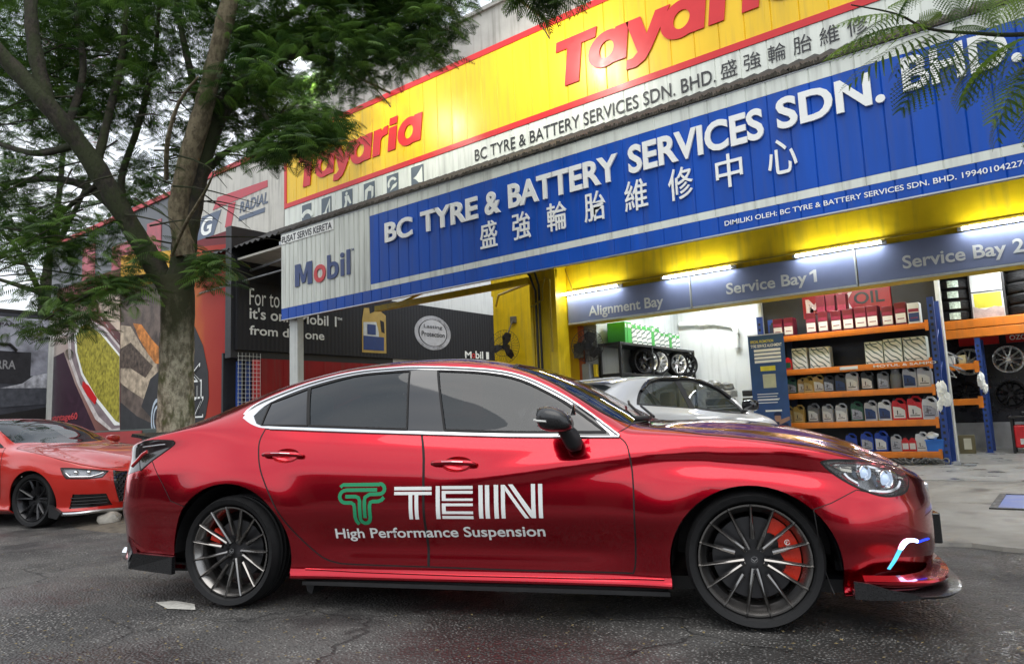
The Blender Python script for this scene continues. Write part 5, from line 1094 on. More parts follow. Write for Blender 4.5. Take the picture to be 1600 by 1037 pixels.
for q in ((1470, 50, 1322, 92, 4.5), (1475, 48, 1385, 92, 4.5), (1500, 52, 1412, 142, 4.55), (1455, 42, 1300, 45, 4.5), (1420, 28, 1318, 10, 4.45), (1400, 22, 1330, 55, 4.4), (1380, 18, 1440, -15, 4.4), (1540, 54, 1470, 105, 4.6), (1560, 55, 1490, 140, 4.55), (1600, 70, 1475, 128, 4.5), (1630, 75, 1524, 192, 4.45), (1650, 85, 1560, 160, 4.4), (1640, 60, 1560, 95, 4.5), (1450, -25, 1385, 15, 4.5), (1500, -30, 1560, 22, 4.6), (1590, -40, 1560, 30, 4.7), (1610, -40, 1600, 20, 4.7), (1470, -30, 1500, 22, 4.5), (1480, 50, 1540, 36, 4.55), (1430, 35, 1475, 20, 4.5), (1680, 60, 1600, 185, 4.4), (1700, 20, 1620, 130, 4.5)): fline(*q)
foliage('crown', np.array([tuple(a_) for a_, _, _ in fr]), np.array([tuple(e_) for _, e_, _ in fr]), np.array([c for _, _, c in fr]), FN, M_leafn, t3, .9)
pos = []; dr = []; sz = []
for _ in range(500):                                 # the rest of its crown, above and right of the picture
    q = Vector((2.4+RNG.normal(.6, 1.3), 6.2+RNG.normal(0, 1.2), 6.4+RNG.normal(0, .9))); pos.append(tuple(q-T3L)); t = RNG.uniform(0, 6.283); dr.append((math.cos(t), math.sin(t), RNG.uniform(-.5, .2))); sz.append(RNG.uniform(.35, .55))
foliage('crown', np.array(pos), np.array(dr), np.array(sz), FR, M_leafn, t3)
# leaves hanging into the top edge near the second floodlight arm belong to the big tree's far limb
pos = []; dr = []; sz = []
for _ in range(90):
    q = at(850+RNG.normal(0, 30), -22+RNG.normal(0, 10), 8.5); pos.append(tuple(q-TL)); t = RNG.uniform(0, 6.283); dr.append((math.cos(t), math.sin(t), -.4)); sz.append(RNG.uniform(.25, .4))
foliage('crown', np.array(pos), np.array(dr), np.array(sz), FR, M_leaf, tree)
limb(tree, 'branch', M_barkd, T((700, -20, TD+.8), (780, -60, 9), (860, -40, 8.5)), [.04, .03, .012], 8)

# street trees on the far pavement
proto = thing('street_tree', 'broad street tree across the road', 'tree', (0, -13, 0), 0, 'street trees across the road')
limb(proto, 'trunk', M_bark, [(0, 0, 0), (.1, 0, 1.5), (0, .1, 3), (.1, 0, 4.5)], [.28, .24, .2, .14], 14)
for k in range(5): a_ = k*1.26; limb(proto, 'branch', M_barkd, [(0, 0, 2.8), (1.2*math.cos(a_), 1.2*math.sin(a_), 4.2), (2.6*math.cos(a_), 2.6*math.sin(a_), 5.2)], [.12, .09, .04], 8)
q = RNG.normal(0, 1, (900, 3)); q /= np.linalg.norm(q, axis=1)[:, None]; q *= (RNG.random((900, 1))**.4); t = RNG.uniform(0, 6.283, 900)
foliage('crown', q*np.array([3.6, 3.6, 2.0])+np.array([0, 0, 5.3]), np.stack([np.cos(t), np.sin(t), RNG.uniform(-.6, .2, 900)], 1), RNG.uniform(.8, 1.3, 900), FR, M_leaf, proto)
proto.location = (-19, -13, 0)
for k, (x, y, rz) in enumerate(((-33, -13.5, 1), (12, -13.5, 3.6))):
    c = copy_tree(proto); c.location = (x, y, 0); c.rotation_euler = (0, 0, rz)
# ================================================================ CARS
def pch(xk,yk,x):
    xk=np.asarray(xk,float);yk=np.asarray(yk,float);x=np.clip(np.asarray(x,float),xk[0],xk[-1])
    h=np.diff(xk);d=np.diff(yk)/h;m=np.zeros(len(xk))
    w1=2*h[1:]+h[:-1];w2=h[1:]+2*h[:-1]
    with np.errstate(divide='ignore',invalid='ignore'):
        hm=(w1+w2)/(w1/d[:-1]+w2/d[1:])
    m[1:-1]=np.where(d[:-1]*d[1:]>0,hm,0);m[0]=d[0];m[-1]=d[-1]
    i=np.clip(np.searchsorted(xk,x,side='right')-1,0,len(h)-1)
    t=(x-xk[i])/h[i]
    return (yk[i]*(1+2*t)*(1-t)**2+m[i]*h[i]*t*(1-t)**2+yk[i+1]*t*t*(3-2*t)+m[i+1]*h[i]*t*t*(t-1))
def pchrow(Y,t):
    """Y (N,K) values at integer knots, t (N,) """
    K=Y.shape[1];d=np.diff(Y,axis=1);m=np.zeros_like(Y)
    a=d[:,:-1];b=d[:,1:]
    with np.errstate(divide='ignore',invalid='ignore'):
        hm=2*a*b/(a+b)
    m[:,1:-1]=np.where(a*b>0,hm,0);m[:,0]=d[:,0];m[:,-1]=d[:,-1]
    t=np.clip(t,0,K-1);i=np.clip(t.astype(int),0,K-2);u=t-i;r=np.arange(len(t))
    return Y[r,i]*(1+2*u)*(1-u)**2+m[r,i]*u*(1-u)**2+Y[r,i+1]*u*u*(3-2*u)+m[r,i+1]*u*u*(u-1)
class CarSurf:
    def __init__(s,**k):
        s.tops=(); s.__dict__.update(k); s.x0,s.x1=s.W[0][0],s.W[0][-1]
        xs=np.linspace(s.x0,s.x1,1500); xs=s.x0+(s.x1-s.x0)*(.5-.5*np.cos(np.linspace(0,np.pi,1500)))
        w=s.width(xs); s._xs=xs; s._s=np.concatenate([[0],np.cumsum(np.hypot(np.diff(xs),np.diff(w)))])
    def width(s,x):
        x=np.asarray(x,float);w=pch(*s.W,x)
        a,e,p,q=s.tail; u=np.clip((a-x)/(a-e),0,1); w=w*np.clip(1-u**p,0,1)**(1/q)
        a,e,p,q=s.nose; u=np.clip((x-a)/(e-a),0,1); return w*np.clip(1-u**p,0,1)**(1/q)
    def s_of(s,x): return np.interp(x,s._xs,s._s)
    def x_of(s,v): return np.interp(v,s._s,s._xs)
    def P(s,x,t):
        x=np.atleast_1d(np.asarray(x,float));t=np.atleast_1d(np.asarray(t,float));x,t=np.broadcast_arrays(x,t)
        W=s.width(x);zs=pch(*s.zs,x);zb=pch(*s.zb,x);zr=pch(*s.zr,x);zc=pch(*s.zc,x);ib=pch(*s.ib,x);yr=pch(*s.yr,x)
        wn=W/np.maximum(pch(*s.W,x),1e-6)
        H=zb-zs;ins=[pch(*c,x) if isinstance(c,tuple) else np.full_like(x,c) for c in s.inset]
        Y=[W-wn*i for i in ins]+[W-wn*ib,yr*wn,yr*wn*.55,0*x]
        Z=[zs+H*f for f in s.frac]+[zb,zr,zr+.8*(zc-zr),zc]
        Y=np.stack(Y,1);Z=np.stack(Z,1)
        y=pchrow(Y,t);z=pchrow(Z,t)
        side=np.clip(1.2-(t-len(ins)+1),0,1)*np.clip(t/1.0,0,1)
        for (cx,cz,R,amp,wd) in s.flare:
            r=np.hypot(x-cx,z-cz); y=y+amp*np.exp(-(np.maximum(r-R,0)/wd)**2)*side*wn
        for f in s.bumps: y=y+f(x,z)*side*wn
        ht=np.clip((t-(len(ins)+1.02))/.35,0,1)
        for f in s.tops: z=z+f(x,np.abs(y)/np.maximum(yr*wn,1e-6))*ht
        xx=x+s.warp(x,z)
        return np.stack([xx,y,z],1)
    def inv(s,x,z,tmax=None):
        """(x,z) side view -> (x,t)"""
        x=np.atleast_1d(np.asarray(x,float));z=np.atleast_1d(np.asarray(z,float))
        K=len(s.inset)+4; tm=(K-1) if tmax is None else tmax
        xi=x.copy()
        for _ in range(4):
            lo=np.zeros_like(x);hi=np.full_like(x,tm)
            for _ in range(36):
                m=(lo+hi)/2;zz=s.P(xi,m)[:,2];up=zz<z;lo=np.where(up,m,lo);hi=np.where(up,hi,m)
            t=(lo+hi)/2; xi=np.clip(x-s.warp(xi,z),s.x0+1e-4,s.x1-1e-4)
        return xi,t
SEDAN=dict(
 W=([-1.06,-.5,0,.6,1.4,2.2,2.83,3.2,3.73],[.855,.87,.882,.868,.866,.872,.886,.88,.87]),
 tail=(-.42,-1.06,4.2,2.7), nose=(2.95,3.73,3.0,2.2),
 zs=([-1.06,-.45,0,.45,2.43,3.2,3.73],[.22,.19,.16,.142,.15,.14,.16]),
 zb=([-1.06,-.8,-.5,-.1,.17,.6,1.14,1.64,2.21,2.5,2.83,3.1,3.35,3.55,3.73],[.86,.93,.985,1.01,1.0,.972,.945,.92,.893,.872,.84,.795,.735,.67,.58]),
 zr=([-1.06,-.95,-.8,-.6,-.35,-.15,.1,.35,.6,.92,1.2,1.45,1.64,1.85,2.02,2.16,2.3,2.5,2.8,3.1,3.35,3.55,3.73],
     [.885,.94,.97,1.005,1.085,1.155,1.235,1.292,1.328,1.343,1.338,1.312,1.268,1.183,1.08,.99,.93,.915,.89,.845,.78,.705,.6]),
 zc=([-1.06,-.95,-.8,-.6,-.4,-.2,0,.3,.6,.92,1.2,1.45,1.64,1.85,2.02,2.2,2.36,2.5,2.8,3.1,3.35,3.55,3.73],
     [.895,.955,.985,1.012,1.075,1.157,1.237,1.327,1.372,1.388,1.382,1.352,1.307,1.227,1.142,1.036,.955,.945,.922,.878,.812,.735,.62]),
 yr=([-1.06,-.6,0,.5,1.2,1.64,1.85,2.02,2.16,2.3,2.8,3.2,3.73],[.66,.62,.575,.56,.565,.585,.62,.66,.69,.71,.715,.68,.6]),
 ib=([-1.06,-.5,-.1,.5,1.5,2.2,2.6,3.0,3.4,3.73],[.05,.06,.09,.10,.095,.085,.05,.035,.05,.06]),
 tops=(lambda x,q: (.020*np.exp(-((q-.74)/.13)**2)+.012*np.exp(-(q/.38)**2)-.010*np.exp(-((q-.50)/.10)**2))*np.clip((x-2.42)/.25,0,1)*np.clip((3.62-x)/.25,0,1),),
 frac=(0,.035,.11,.30,.50,.70,.87), inset=(.10,.032,.05,.035,0.,.012,.045),
 flare=((0,.313,.37,.018,.14),(2.83,.313,.37,.02,.16)), bumps=(lambda x,z: .017*np.exp(-(np.abs(z-np.interp(x,[1.0,1.5,1.9,2.3,2.65,3.0,3.3],[.66,.70,.755,.80,.825,.80,.74]))/.046)**2)*np.clip((x-1.2)/.9,0,1)*np.clip((3.35-x)/.4,0,1), lambda x,z: -.014*np.exp(-((z-.335)/.06)**2)*np.clip((x-.45)/.3,0,1)*np.clip((2.35-x)/.3,0,1)),
 warp=lambda x,z: np.where(x>2.9,-((x-2.9)/.83)**2*(.06*np.clip((z-.5)/.2,0,2)**1.5+.05*np.clip((.3-z)/.15,0,1)),0)+np.where(x<-.5,((-.5-x)/.56)**2*(.03*np.clip((z-.6)/.3,-.3,1.2)),0))
COUPE=dict(
 W=([-1.0,-.4,0,.7,1.5,2.2,2.7,3.1,3.62],[.86,.88,.895,.875,.872,.885,.9,.89,.87]),
 tail=(-.35,-1.0,4.,2.6), nose=(2.85,3.62,3.6,2.5),
 zs=([-1.0,-.4,0,2.3,3.0,3.62],[.22,.18,.15,.145,.13,.15]),
 zb=([-1.0,-.5,0,.8,1.5,2.2,2.6,3.0,3.3,3.62],[.84,.90,.925,.92,.90,.87,.835,.765,.69,.57]),
 zr=([-1.0,-.8,-.5,-.1,.4,.9,1.3,1.6,1.9,2.15,2.35,2.7,3.0,3.3,3.5,3.62],[.86,.92,.96,1.08,1.2,1.24,1.22,1.17,1.05,.93,.89,.845,.79,.715,.65,.6]),
 zc=([-1.0,-.8,-.5,-.1,.4,.9,1.3,1.6,1.9,2.2,2.42,2.7,3.0,3.3,3.5,3.62],[.87,.94,.97,1.09,1.23,1.275,1.265,1.215,1.115,.985,.91,.89,.85,.785,.71,.63]),
 yr=([-1.0,-.5,0,.9,1.5,1.9,2.15,2.4,2.9,3.62],[.62,.58,.54,.54,.57,.64,.69,.7,.68,.6]),
 ib=([-1.0,-.3,.5,1.5,2.2,2.7,3.2,3.62],[.06,.09,.10,.095,.08,.04,.04,.05]),
 frac=(0,.07,.15,.30,.52,.72,.88), inset=(.10,.03,.05,.035,.01,0.,.02),
 flare=((0,.30,.36,.022,.12),(2.7,.30,.36,.022,.14)), bumps=(),
 warp=lambda x,z: np.where(x>2.9,-((x-2.9)/.72)**2*(.05*np.clip((z-.5)/.2,0,2)**1.5+.04*np.clip((.25-z)/.12,0,1)),0))
SALOON=dict(
 W=([-.85,-.4,0,.7,1.5,2.1,2.5,2.8,3.25],[.80,.82,.83,.82,.82,.825,.83,.82,.8]),
 tail=(-.3,-.85,4.,2.6), nose=(2.5,3.25,3.,2.2),
 zs=([-.85,-.3,2.3,3.25],[.25,.2,.19,.2]),
 zb=([-.85,-.4,0,.6,1.15,1.8,2.2,2.6,3.0,3.25],[.95,1.05,1.07,1.04,1.0,.94,.89,.82,.72,.6]),
 zr=([-.85,-.6,-.35,-.1,.2,.5,.9,1.2,1.5,1.8,2.1,2.35,2.6,2.9,3.1,3.25],[.96,1.04,1.1,1.2,1.31,1.36,1.372,1.362,1.325,1.245,1.09,.93,.88,.80,.72,.62]),
 zc=([-.85,-.6,-.35,-.1,.2,.5,.9,1.2,1.5,1.8,2.1,2.4,2.6,2.9,3.1,3.25],[.98,1.06,1.11,1.2,1.34,1.405,1.42,1.41,1.375,1.305,1.17,.98,.93,.85,.77,.64]),
 yr=([-.85,-.3,.3,.9,1.5,1.9,2.2,2.6,3.25],[.6,.57,.54,.53,.55,.6,.66,.66,.58]),
 ib=([-.85,-.3,.5,1.5,2.2,2.6,3.25],[.06,.10,.11,.10,.09,.05,.05]),
 frac=(0,.07,.14,.30,.52,.70,.87), inset=(.09,.03,.045,.03,.01,0.,.02),
 flare=((0,.29,.35,.015,.12),(2.5,.29,.35,.015,.12)), bumps=(),
 warp=lambda x,z: np.where(x>2.6,-((x-2.6)/.65)**2*(.10*np.clip((z-.45)/.25,0,2)**1.5),0))

def paintmat(name, c, flake=.6, rough=.32, metal=.55):
    m = bpy.data.materials.new(name); m.use_nodes = True; t = m.node_tree; b = t.nodes['Principled BSDF']; L = t.links
    n = t.nodes.new('ShaderNodeTexNoise'); n.inputs['Scale'].default_value = 900; n.inputs['Detail'].default_value = 2
    tc = t.nodes.new('ShaderNodeTexCoord'); L.new(tc.outputs['Object'], n.inputs[0])
    r = t.nodes.new('ShaderNodeMapRange'); r.inputs[1].default_value = .3; r.inputs[2].default_value = .7; r.inputs[3].default_value = 1-flake*.3; r.inputs[4].default_value = 1+flake*.3; L.new(n.outputs[0], r.inputs[0])
    v = t.nodes.new('ShaderNodeVectorMath'); v.operation = 'SCALE'; v.inputs[0].default_value = c; L.new(r.outputs[0], v.inputs['Scale']); L.new(v.outputs[0], b.inputs['Base Color'])
    b.inputs['Metallic'].default_value = metal; b.inputs['Roughness'].default_value = rough; b.inputs['Coat Weight'].default_value = 1.; b.inputs['Coat Roughness'].default_value = .015; b.inputs['Coat IOR'].default_value = 1.5
    n2 = t.nodes.new('ShaderNodeTexNoise'); n2.inputs['Scale'].default_value = 5; n2.inputs['Detail'].default_value = 3; L.new(tc.outputs['Object'], n2.inputs[0])   # faint road film dulls the lacquer
    r2 = t.nodes.new('ShaderNodeMapRange'); r2.inputs[1].default_value = .4; r2.inputs[2].default_value = .7; r2.inputs[3].default_value = .012; r2.inputs[4].default_value = .05; L.new(n2.outputs[0], r2.inputs[0]); L.new(r2.outputs[0], b.inputs['Coat Roughness'])
    return m
def glassmat(name, tint, alpha, rough=.01):
    m = bpy.data.materials.new(name); m.use_nodes = True; b = m.node_tree.nodes['Principled BSDF']
    b.inputs['Base Color'].default_value = (*tint, 1); b.inputs['Roughness'].default_value = rough; b.inputs['Alpha'].default_value = alpha; b.inputs['Specular IOR Level'].default_value = .6; b.inputs['Coat Weight'].default_value = .3; b.inputs['Coat Roughness'].default_value = .01; return m
P_red = paintmat('crimson_metallic', (.48, .0005, .013), .5, .20, .97); P_red2 = paintmat('vermilion_paint', (.52, .014, .006), .2, .35, .15); P_sil = paintmat('silver_paint', (.58, .59, .59), .5, .42, .35)
G_side = glassmat('dark_window_tint', (.010, .014, .016), .86); G_ws = glassmat('windscreen_glass', (.02, .03, .035), .60); G_clear = glassmat('lamp_glass', (.5, .5, .5), .10); G_lite = glassmat('clear_window', (.05, .065, .06), .45)
M_chr = mat('chrome', (.80, .80, .80), .06, metal=1., var=0); M_gblk = mat('gloss_black', (.006, .006, .007), .05, var=0, coat=1.); M_trim = mat('black_trim', (.014, .014, .015), .5, var=.1)
M_carb = mat('carbon_fibre', (.014, .014, .015), .30, var=.5, vscale=160, coat=.25); M_seat = mat('seat_cloth', (.03, .03, .032), .8); M_gun = mat('gunmetal_rim', (.25, .24, .23), .22, metal=.95, var=.06)
M_disc = mat('brake_iron', (.10, .10, .105), .32, metal=.9, var=.15); M_cal = mat('caliper_red', (.75, .035, .012), .25, var=.05, coat=.6); M_gap = mat('panel_gap_black', (.004, .003, .003), .7, var=0)
M_tail = mat('tail_red', (.42, .006, .008), .08, var=0, coat=1.); M_tails = mat('tail_smoke', (.018, .012, .013), .06, var=0, coat=1.); M_refl = mat('lamp_reflector', (.75, .76, .78), .12, metal=1., var=0)

def crv(pts, n=5, closed=True, corners=()):
    """smooth curve through points, with sharp corners at the listed indices"""
    N = len(pts); out = []
    for i in range(N if closed else N-1):
        g = lambda j: np.array(pts[j % N] if closed else pts[max(0, min(N-1, j))], float)
        p1, p2 = g(i), g(i+1); p0 = p1 if i in corners else g(i-1); p3 = p2 if (i+1) % N in corners else g(i+2)
        for k in range(n):
            t = k/n; out.append(tuple(.5*((2*p1)+(p2-p0)*t+(2*p0-5*p1+4*p2-p3)*t*t+(-p0+3*p1-3*p2+p3)*t**3)))
    if not closed: out.append(tuple(pts[-1]))
    return out
def inpoly(px, py, poly):
    q = np.asarray(poly); c = np.zeros(len(px), bool); j = len(q)-1
    for i in range(len(q)):
        xi, yi, xj, yj = q[i, 0], q[i, 1], q[j, 0], q[j, 1]
        if yi != yj: c ^= ((yi > py) != (yj > py)) & (px < (xj-xi)*(py-yi)/(yj-yi)+xi)
        j = i
    return c
class Body:
    """half of a car's skin cut into panels along outlines drawn in side view, then mirrored"""
    def __init__(s, surf, step=.03):
        s.S = surf; s.K = len(surf.inset)+4; s.regions = []; s.lines = []; s.step = step
        p = surf.P(np.full(401, 1.2), np.linspace(0, s.K-1, 401)); s._t = np.linspace(0, s.K-1, 401); s._T = np.concatenate([[0], np.cumsum(np.linalg.norm(np.diff(p, axis=0), axis=1))])
    def dom_xt(s, pts): a = np.array(pts, float); return np.stack([s.S.s_of(a[:, 0]), np.where(a[:, 1] < 0, a[:, 1], np.interp(a[:, 1], s._t, s._T))], 1)
    def dom_xz(s, pts, dens=True):
        a = np.array(pts, float)
        x, t = s.S.inv(a[:, 0], a[:, 1]); q = s.dom_xt(np.stack([x, t], 1)); low = a[:, 1] < .12; q[low, 1] = a[low, 1]-.12-.02; return q
    @staticmethod
    def dens(q, step=.03, closed=True):
        out = []; n = len(q)
        for i in range(n if closed else n-1):
            a, b = q[i], q[(i+1) % n]; k = max(1, int(np.linalg.norm(b-a)/step))
            for j in range(k): out.append(a+(b-a)*j/k)
        if not closed: out.append(q[-1])
        return np.array(out)
    def region(s, name, poly_dom): s.regions.append((name, s.dens(poly_dom)))
    def cut(s):
        S = s.S; sN = int(S._s[-1]/s.step)+1; gs = np.linspace(0, S._s[-1], sN); tN = int(s._T[-1]/s.step)+1; gt = np.linspace(0, s._T[-1], tN)
        vs = [Vector((a, b)) for a in gs for b in gt]; ed = []
        for i in range(sN-1): ed += [(i*tN, (i+1)*tN), (i*tN+tN-1, (i+1)*tN+tN-1)]
        for j in range(tN-1): ed += [(j, j+1), ((sN-1)*tN+j, (sN-1)*tN+j+1)]
        keep = np.ones(len(vs), bool); A = np.array([tuple(v) for v in vs])
        allp = np.concatenate([p for _, p in s.regions])
        for k in range(0, len(A), 4000):               # leave out grid points that would make slivers beside an outline
            d = np.min(((A[k:k+4000, None, :]-allp[None])**2).sum(2), axis=1); keep[k:k+4000] = d > (s.step*.22)**2
        border = np.zeros(len(vs), bool); border[[i for e in ed for i in e]] = True; keep |= border
        idx = np.cumsum(keep)-1; V = [v for v, k in zip(vs, keep) if k]; E = [(int(idx[a]), int(idx[b])) for a, b in ed]
        for _, p in s.regions:
            o = len(V); V += [Vector(q) for q in p]; E += [(o+i, o+(i+1) % len(p)) for i in range(len(p))]
        r = delaunay_2d_cdt(V, E, [], 0, 1e-5)
        D = np.array([tuple(v) for v in r[0]]); F = np.array(r[2])
        c = D[F].mean(1); ok = (c[:, 1] > 0) & (c[:, 0] > 0) & (c[:, 0] < S._s[-1]) & (c[:, 1] < s._T[-1]); F = F[ok]; c = c[ok]
        lab = np.full(len(F), -1)
        for i, (_, p) in enumerate(s.regions):
            m = (lab < 0) & inpoly(c[:, 0], c[:, 1], p); lab[m] = i
        s.D, s.F, s.lab = D, F, lab
        x = S.x_of(np.clip(D[:, 0], 0, S._s[-1])); t = np.interp(D[:, 1], s._T, s._t); s.P = S.P(x, t)
        e = 1e-3; xa, xb = np.clip(x-e, S.x0, S.x1), np.clip(x+e, S.x0, S.x1); sa, sb = S.s_of(xa), S.s_of(xb)
        e2 = .004; ds0, ds1 = np.clip(D[:, 0]-e2, 0, S._s[-1]), np.clip(D[:, 0]+e2, 0, S._s[-1])
        du = S.P(S.x_of(ds1), t)-S.P(S.x_of(ds0), t); dv = S.P(x, np.clip(t+.02, 0, s.K-1))-S.P(x, np.clip(t-.02, 0, s.K-1))
        n = np.cross(dv, du); l = np.linalg.norm(n, axis=1)[:, None]; n = n/np.maximum(l, 1e-9); flip = (n[:, 1] < -.02)[:, None]; s.N = np.where(flip, -n, n)
        up = (np.abs(s.N[:, 1]) < .02) & (s.N[:, 2] < 0) & (t > s.K-2.5); s.N[up] *= -1
    def mesh(s, name, m, parent, which, off=0., flange=.012, side=-1, both=False):
        ids = [i for i, (n, _) in enumerate(s.regions) if n in which] if which is not None else [-1]
        F = s.F[np.isin(s.lab, ids)]
        if not len(F): return None
        u, inv = np.unique(F, return_inverse=True); F = inv.reshape(-1, 3); P = s.P[u]+s.N[u]*off; N = s.N[u]
        ed = {}
        for a, b, c in F:
            for p, q in ((a, b), (b, c), (c, a)): ed.setdefault((min(p, q), max(p, q)), []).append((p, q))
        bd = [v[0] for v in ed.values() if len(v) == 1]; n = len(P)
        seam = np.abs(P[:, 1]) < 1e-4
        bd = [(a, b) for a, b in bd if not (seam[a] and seam[b])]
        Vv = np.concatenate([P, P, P-N*flange]) if flange else P; Fl = [tuple(f) for f in F]; nf = len(Fl)
        if flange: Fl += [(a+n, b+n, b+2*n, a+2*n) for a, b in bd]
        Nn = np.concatenate([N, N, N]) if flange else N
        def emit(sg):
            V2 = Vv*np.array([1, sg, 1]); N2 = Nn*np.array([1, sg, 1]); return V2, N2
        V2, N2 = emit(side); FF = list(Fl)
        if both:
            V3, N3 = emit(-side); o = len(V2); FF = Fl+[tuple(i+o for i in f) for f in Fl]; V2 = np.concatenate([V2, V3]); N2 = np.concatenate([N2, N3])
        # orient the faces to their normals
        G = []; surf = []
        for k, f in enumerate(FF):
            a, b, c = V2[f[0]], V2[f[1]], V2[f[2]]; nn = np.cross(b-a, c-a)
            is_s = (k % len(Fl)) < nf
            if is_s and nn @ N2[f[0]] < 0: f = f[::-1]
            G.append(tuple(int(i) for i in f)); surf.append(is_s)
        me = bpy.data.meshes.new(name); me.from_pydata(V2.tolist(), [], G); me.materials.append(m)
        me.polygons.foreach_set('use_smooth', [bool(q) for q in surf]); ln = []
        for f, is_s, pol in zip(G, surf, me.polygons):
            if is_s: ln += [tuple(N2[i]) for i in f]
            else: ln += [tuple(pol.normal)]*len(f)
        me.normals_split_custom_set(ln); me.update()
        o = bpy.data.objects.new(name, me); COL.objects.link(o); o.parent = parent; return o
    def on(s, pts, off=.0, xt=False):
        """points of the side view lifted on to the near side skin: position and normal"""
        q = s.dom_xt(pts) if xt else s.dom_xz(pts); return s.lift(q, off)
    def lift(s, q, off):
        S = s.S; x = S.x_of(np.clip(q[:, 0], 0, S._s[-1])); t = np.interp(q[:, 1], s._T, s._t); P = S.P(x, t); e = .004
        du = S.P(S.x_of(np.clip(q[:, 0]+e, 0, S._s[-1])), t)-S.P(S.x_of(np.clip(q[:, 0]-e, 0, S._s[-1])), t); dv = S.P(x, np.clip(t+.02, 0, s.K-1))-S.P(x, np.clip(t-.02, 0, s.K-1))
        n = np.cross(dv, du); n /= np.maximum(np.linalg.norm(n, axis=1)[:, None], 1e-9); n = np.where((n[:, 1] < -.02)[:, None], -n, n); n = np.where(((np.abs(n[:, 1]) < .02) & (n[:, 2] < 0) & (t > s.K-2.5))[:, None], -n, n)
        P = P+n*off; f = np.array([1, -1, 1]); return P*f, n*f
    def ribbon(s, name, m, parent, polys, w=.005, off=.0012, closed=True, xt=False, dom=False):
        b = MB()
        for p in polys:
            q = np.array(p) if dom else (s.dom_xt(p) if xt else s.dom_xz(p)); q = s.dens(q, .012, closed)
            q = q[(q[:, 1] > 0)] if not closed else q
            P, N = s.lift(q, off); n = len(P); d = (np.roll(P, -1, 0)-np.roll(P, 1, 0)) if closed else np.gradient(P, axis=0)
            sd_ = np.cross(N, d); sd_ /= np.maximum(np.linalg.norm(sd_, axis=1)[:, None], 1e-9)
            A, B = P-sd_*w/2, P+sd_*w/2; vs = [None]*(2*n); vs[0::2] = list(A); vs[1::2] = list(B)
            b.add(vs, [(2*i, 2*((i+1) % n), 2*((i+1) % n)+1, 2*i+1) for i in range(n if closed else n-1) if q[i][1] > 0 and q[(i+1) % n][1] > 0])
        return b.build(name, m, parent)
    def strip(s, name, m, parent, p, r, off=.004, closed=False, xt=False):
        q = s.dens(s.dom_xt(p) if xt else s.dom_xz(p), .02, closed); P, N = s.lift(q, off)
        b = MB(); b.tube(list(P)+([P[0], P[1]] if closed else []), r, 8); return b.build(name, m, parent, smooth=True, angle=60)
    def decal(s, name, m, parent, v, f, off=.002):
        """flat lettering (x, z vertices and faces) laid on to the skin; fine enough to follow it"""
        bm = bmesh.new(); bv = [bm.verts.new((a, c, 0)) for a, c in v]
        for q in f:
            try: bm.faces.new([bv[i] for i in q])
            except ValueError: pass
        bmesh.ops.triangulate(bm, faces=bm.faces[:])
        for _ in range(4):
            le = [e for e in bm.edges if e.calc_length() > .03]
            if not le: break
            bmesh.ops.subdivide_edges(bm, edges=le, cuts=1); bmesh.ops.triangulate(bm, faces=[q for q in bm.faces if len(q.verts) > 3])
        bm.verts.index_update(); pts = np.array([(q.co.x, q.co.y) for q in bm.verts]); P, N = s.on(pts, off)
        b = MB(); b.add(list(P), [tuple(q.index for q in t_.verts) for t_ in bm.faces]); bm.free(); o = b.build(name, m, parent, smooth=True, angle=90); return o

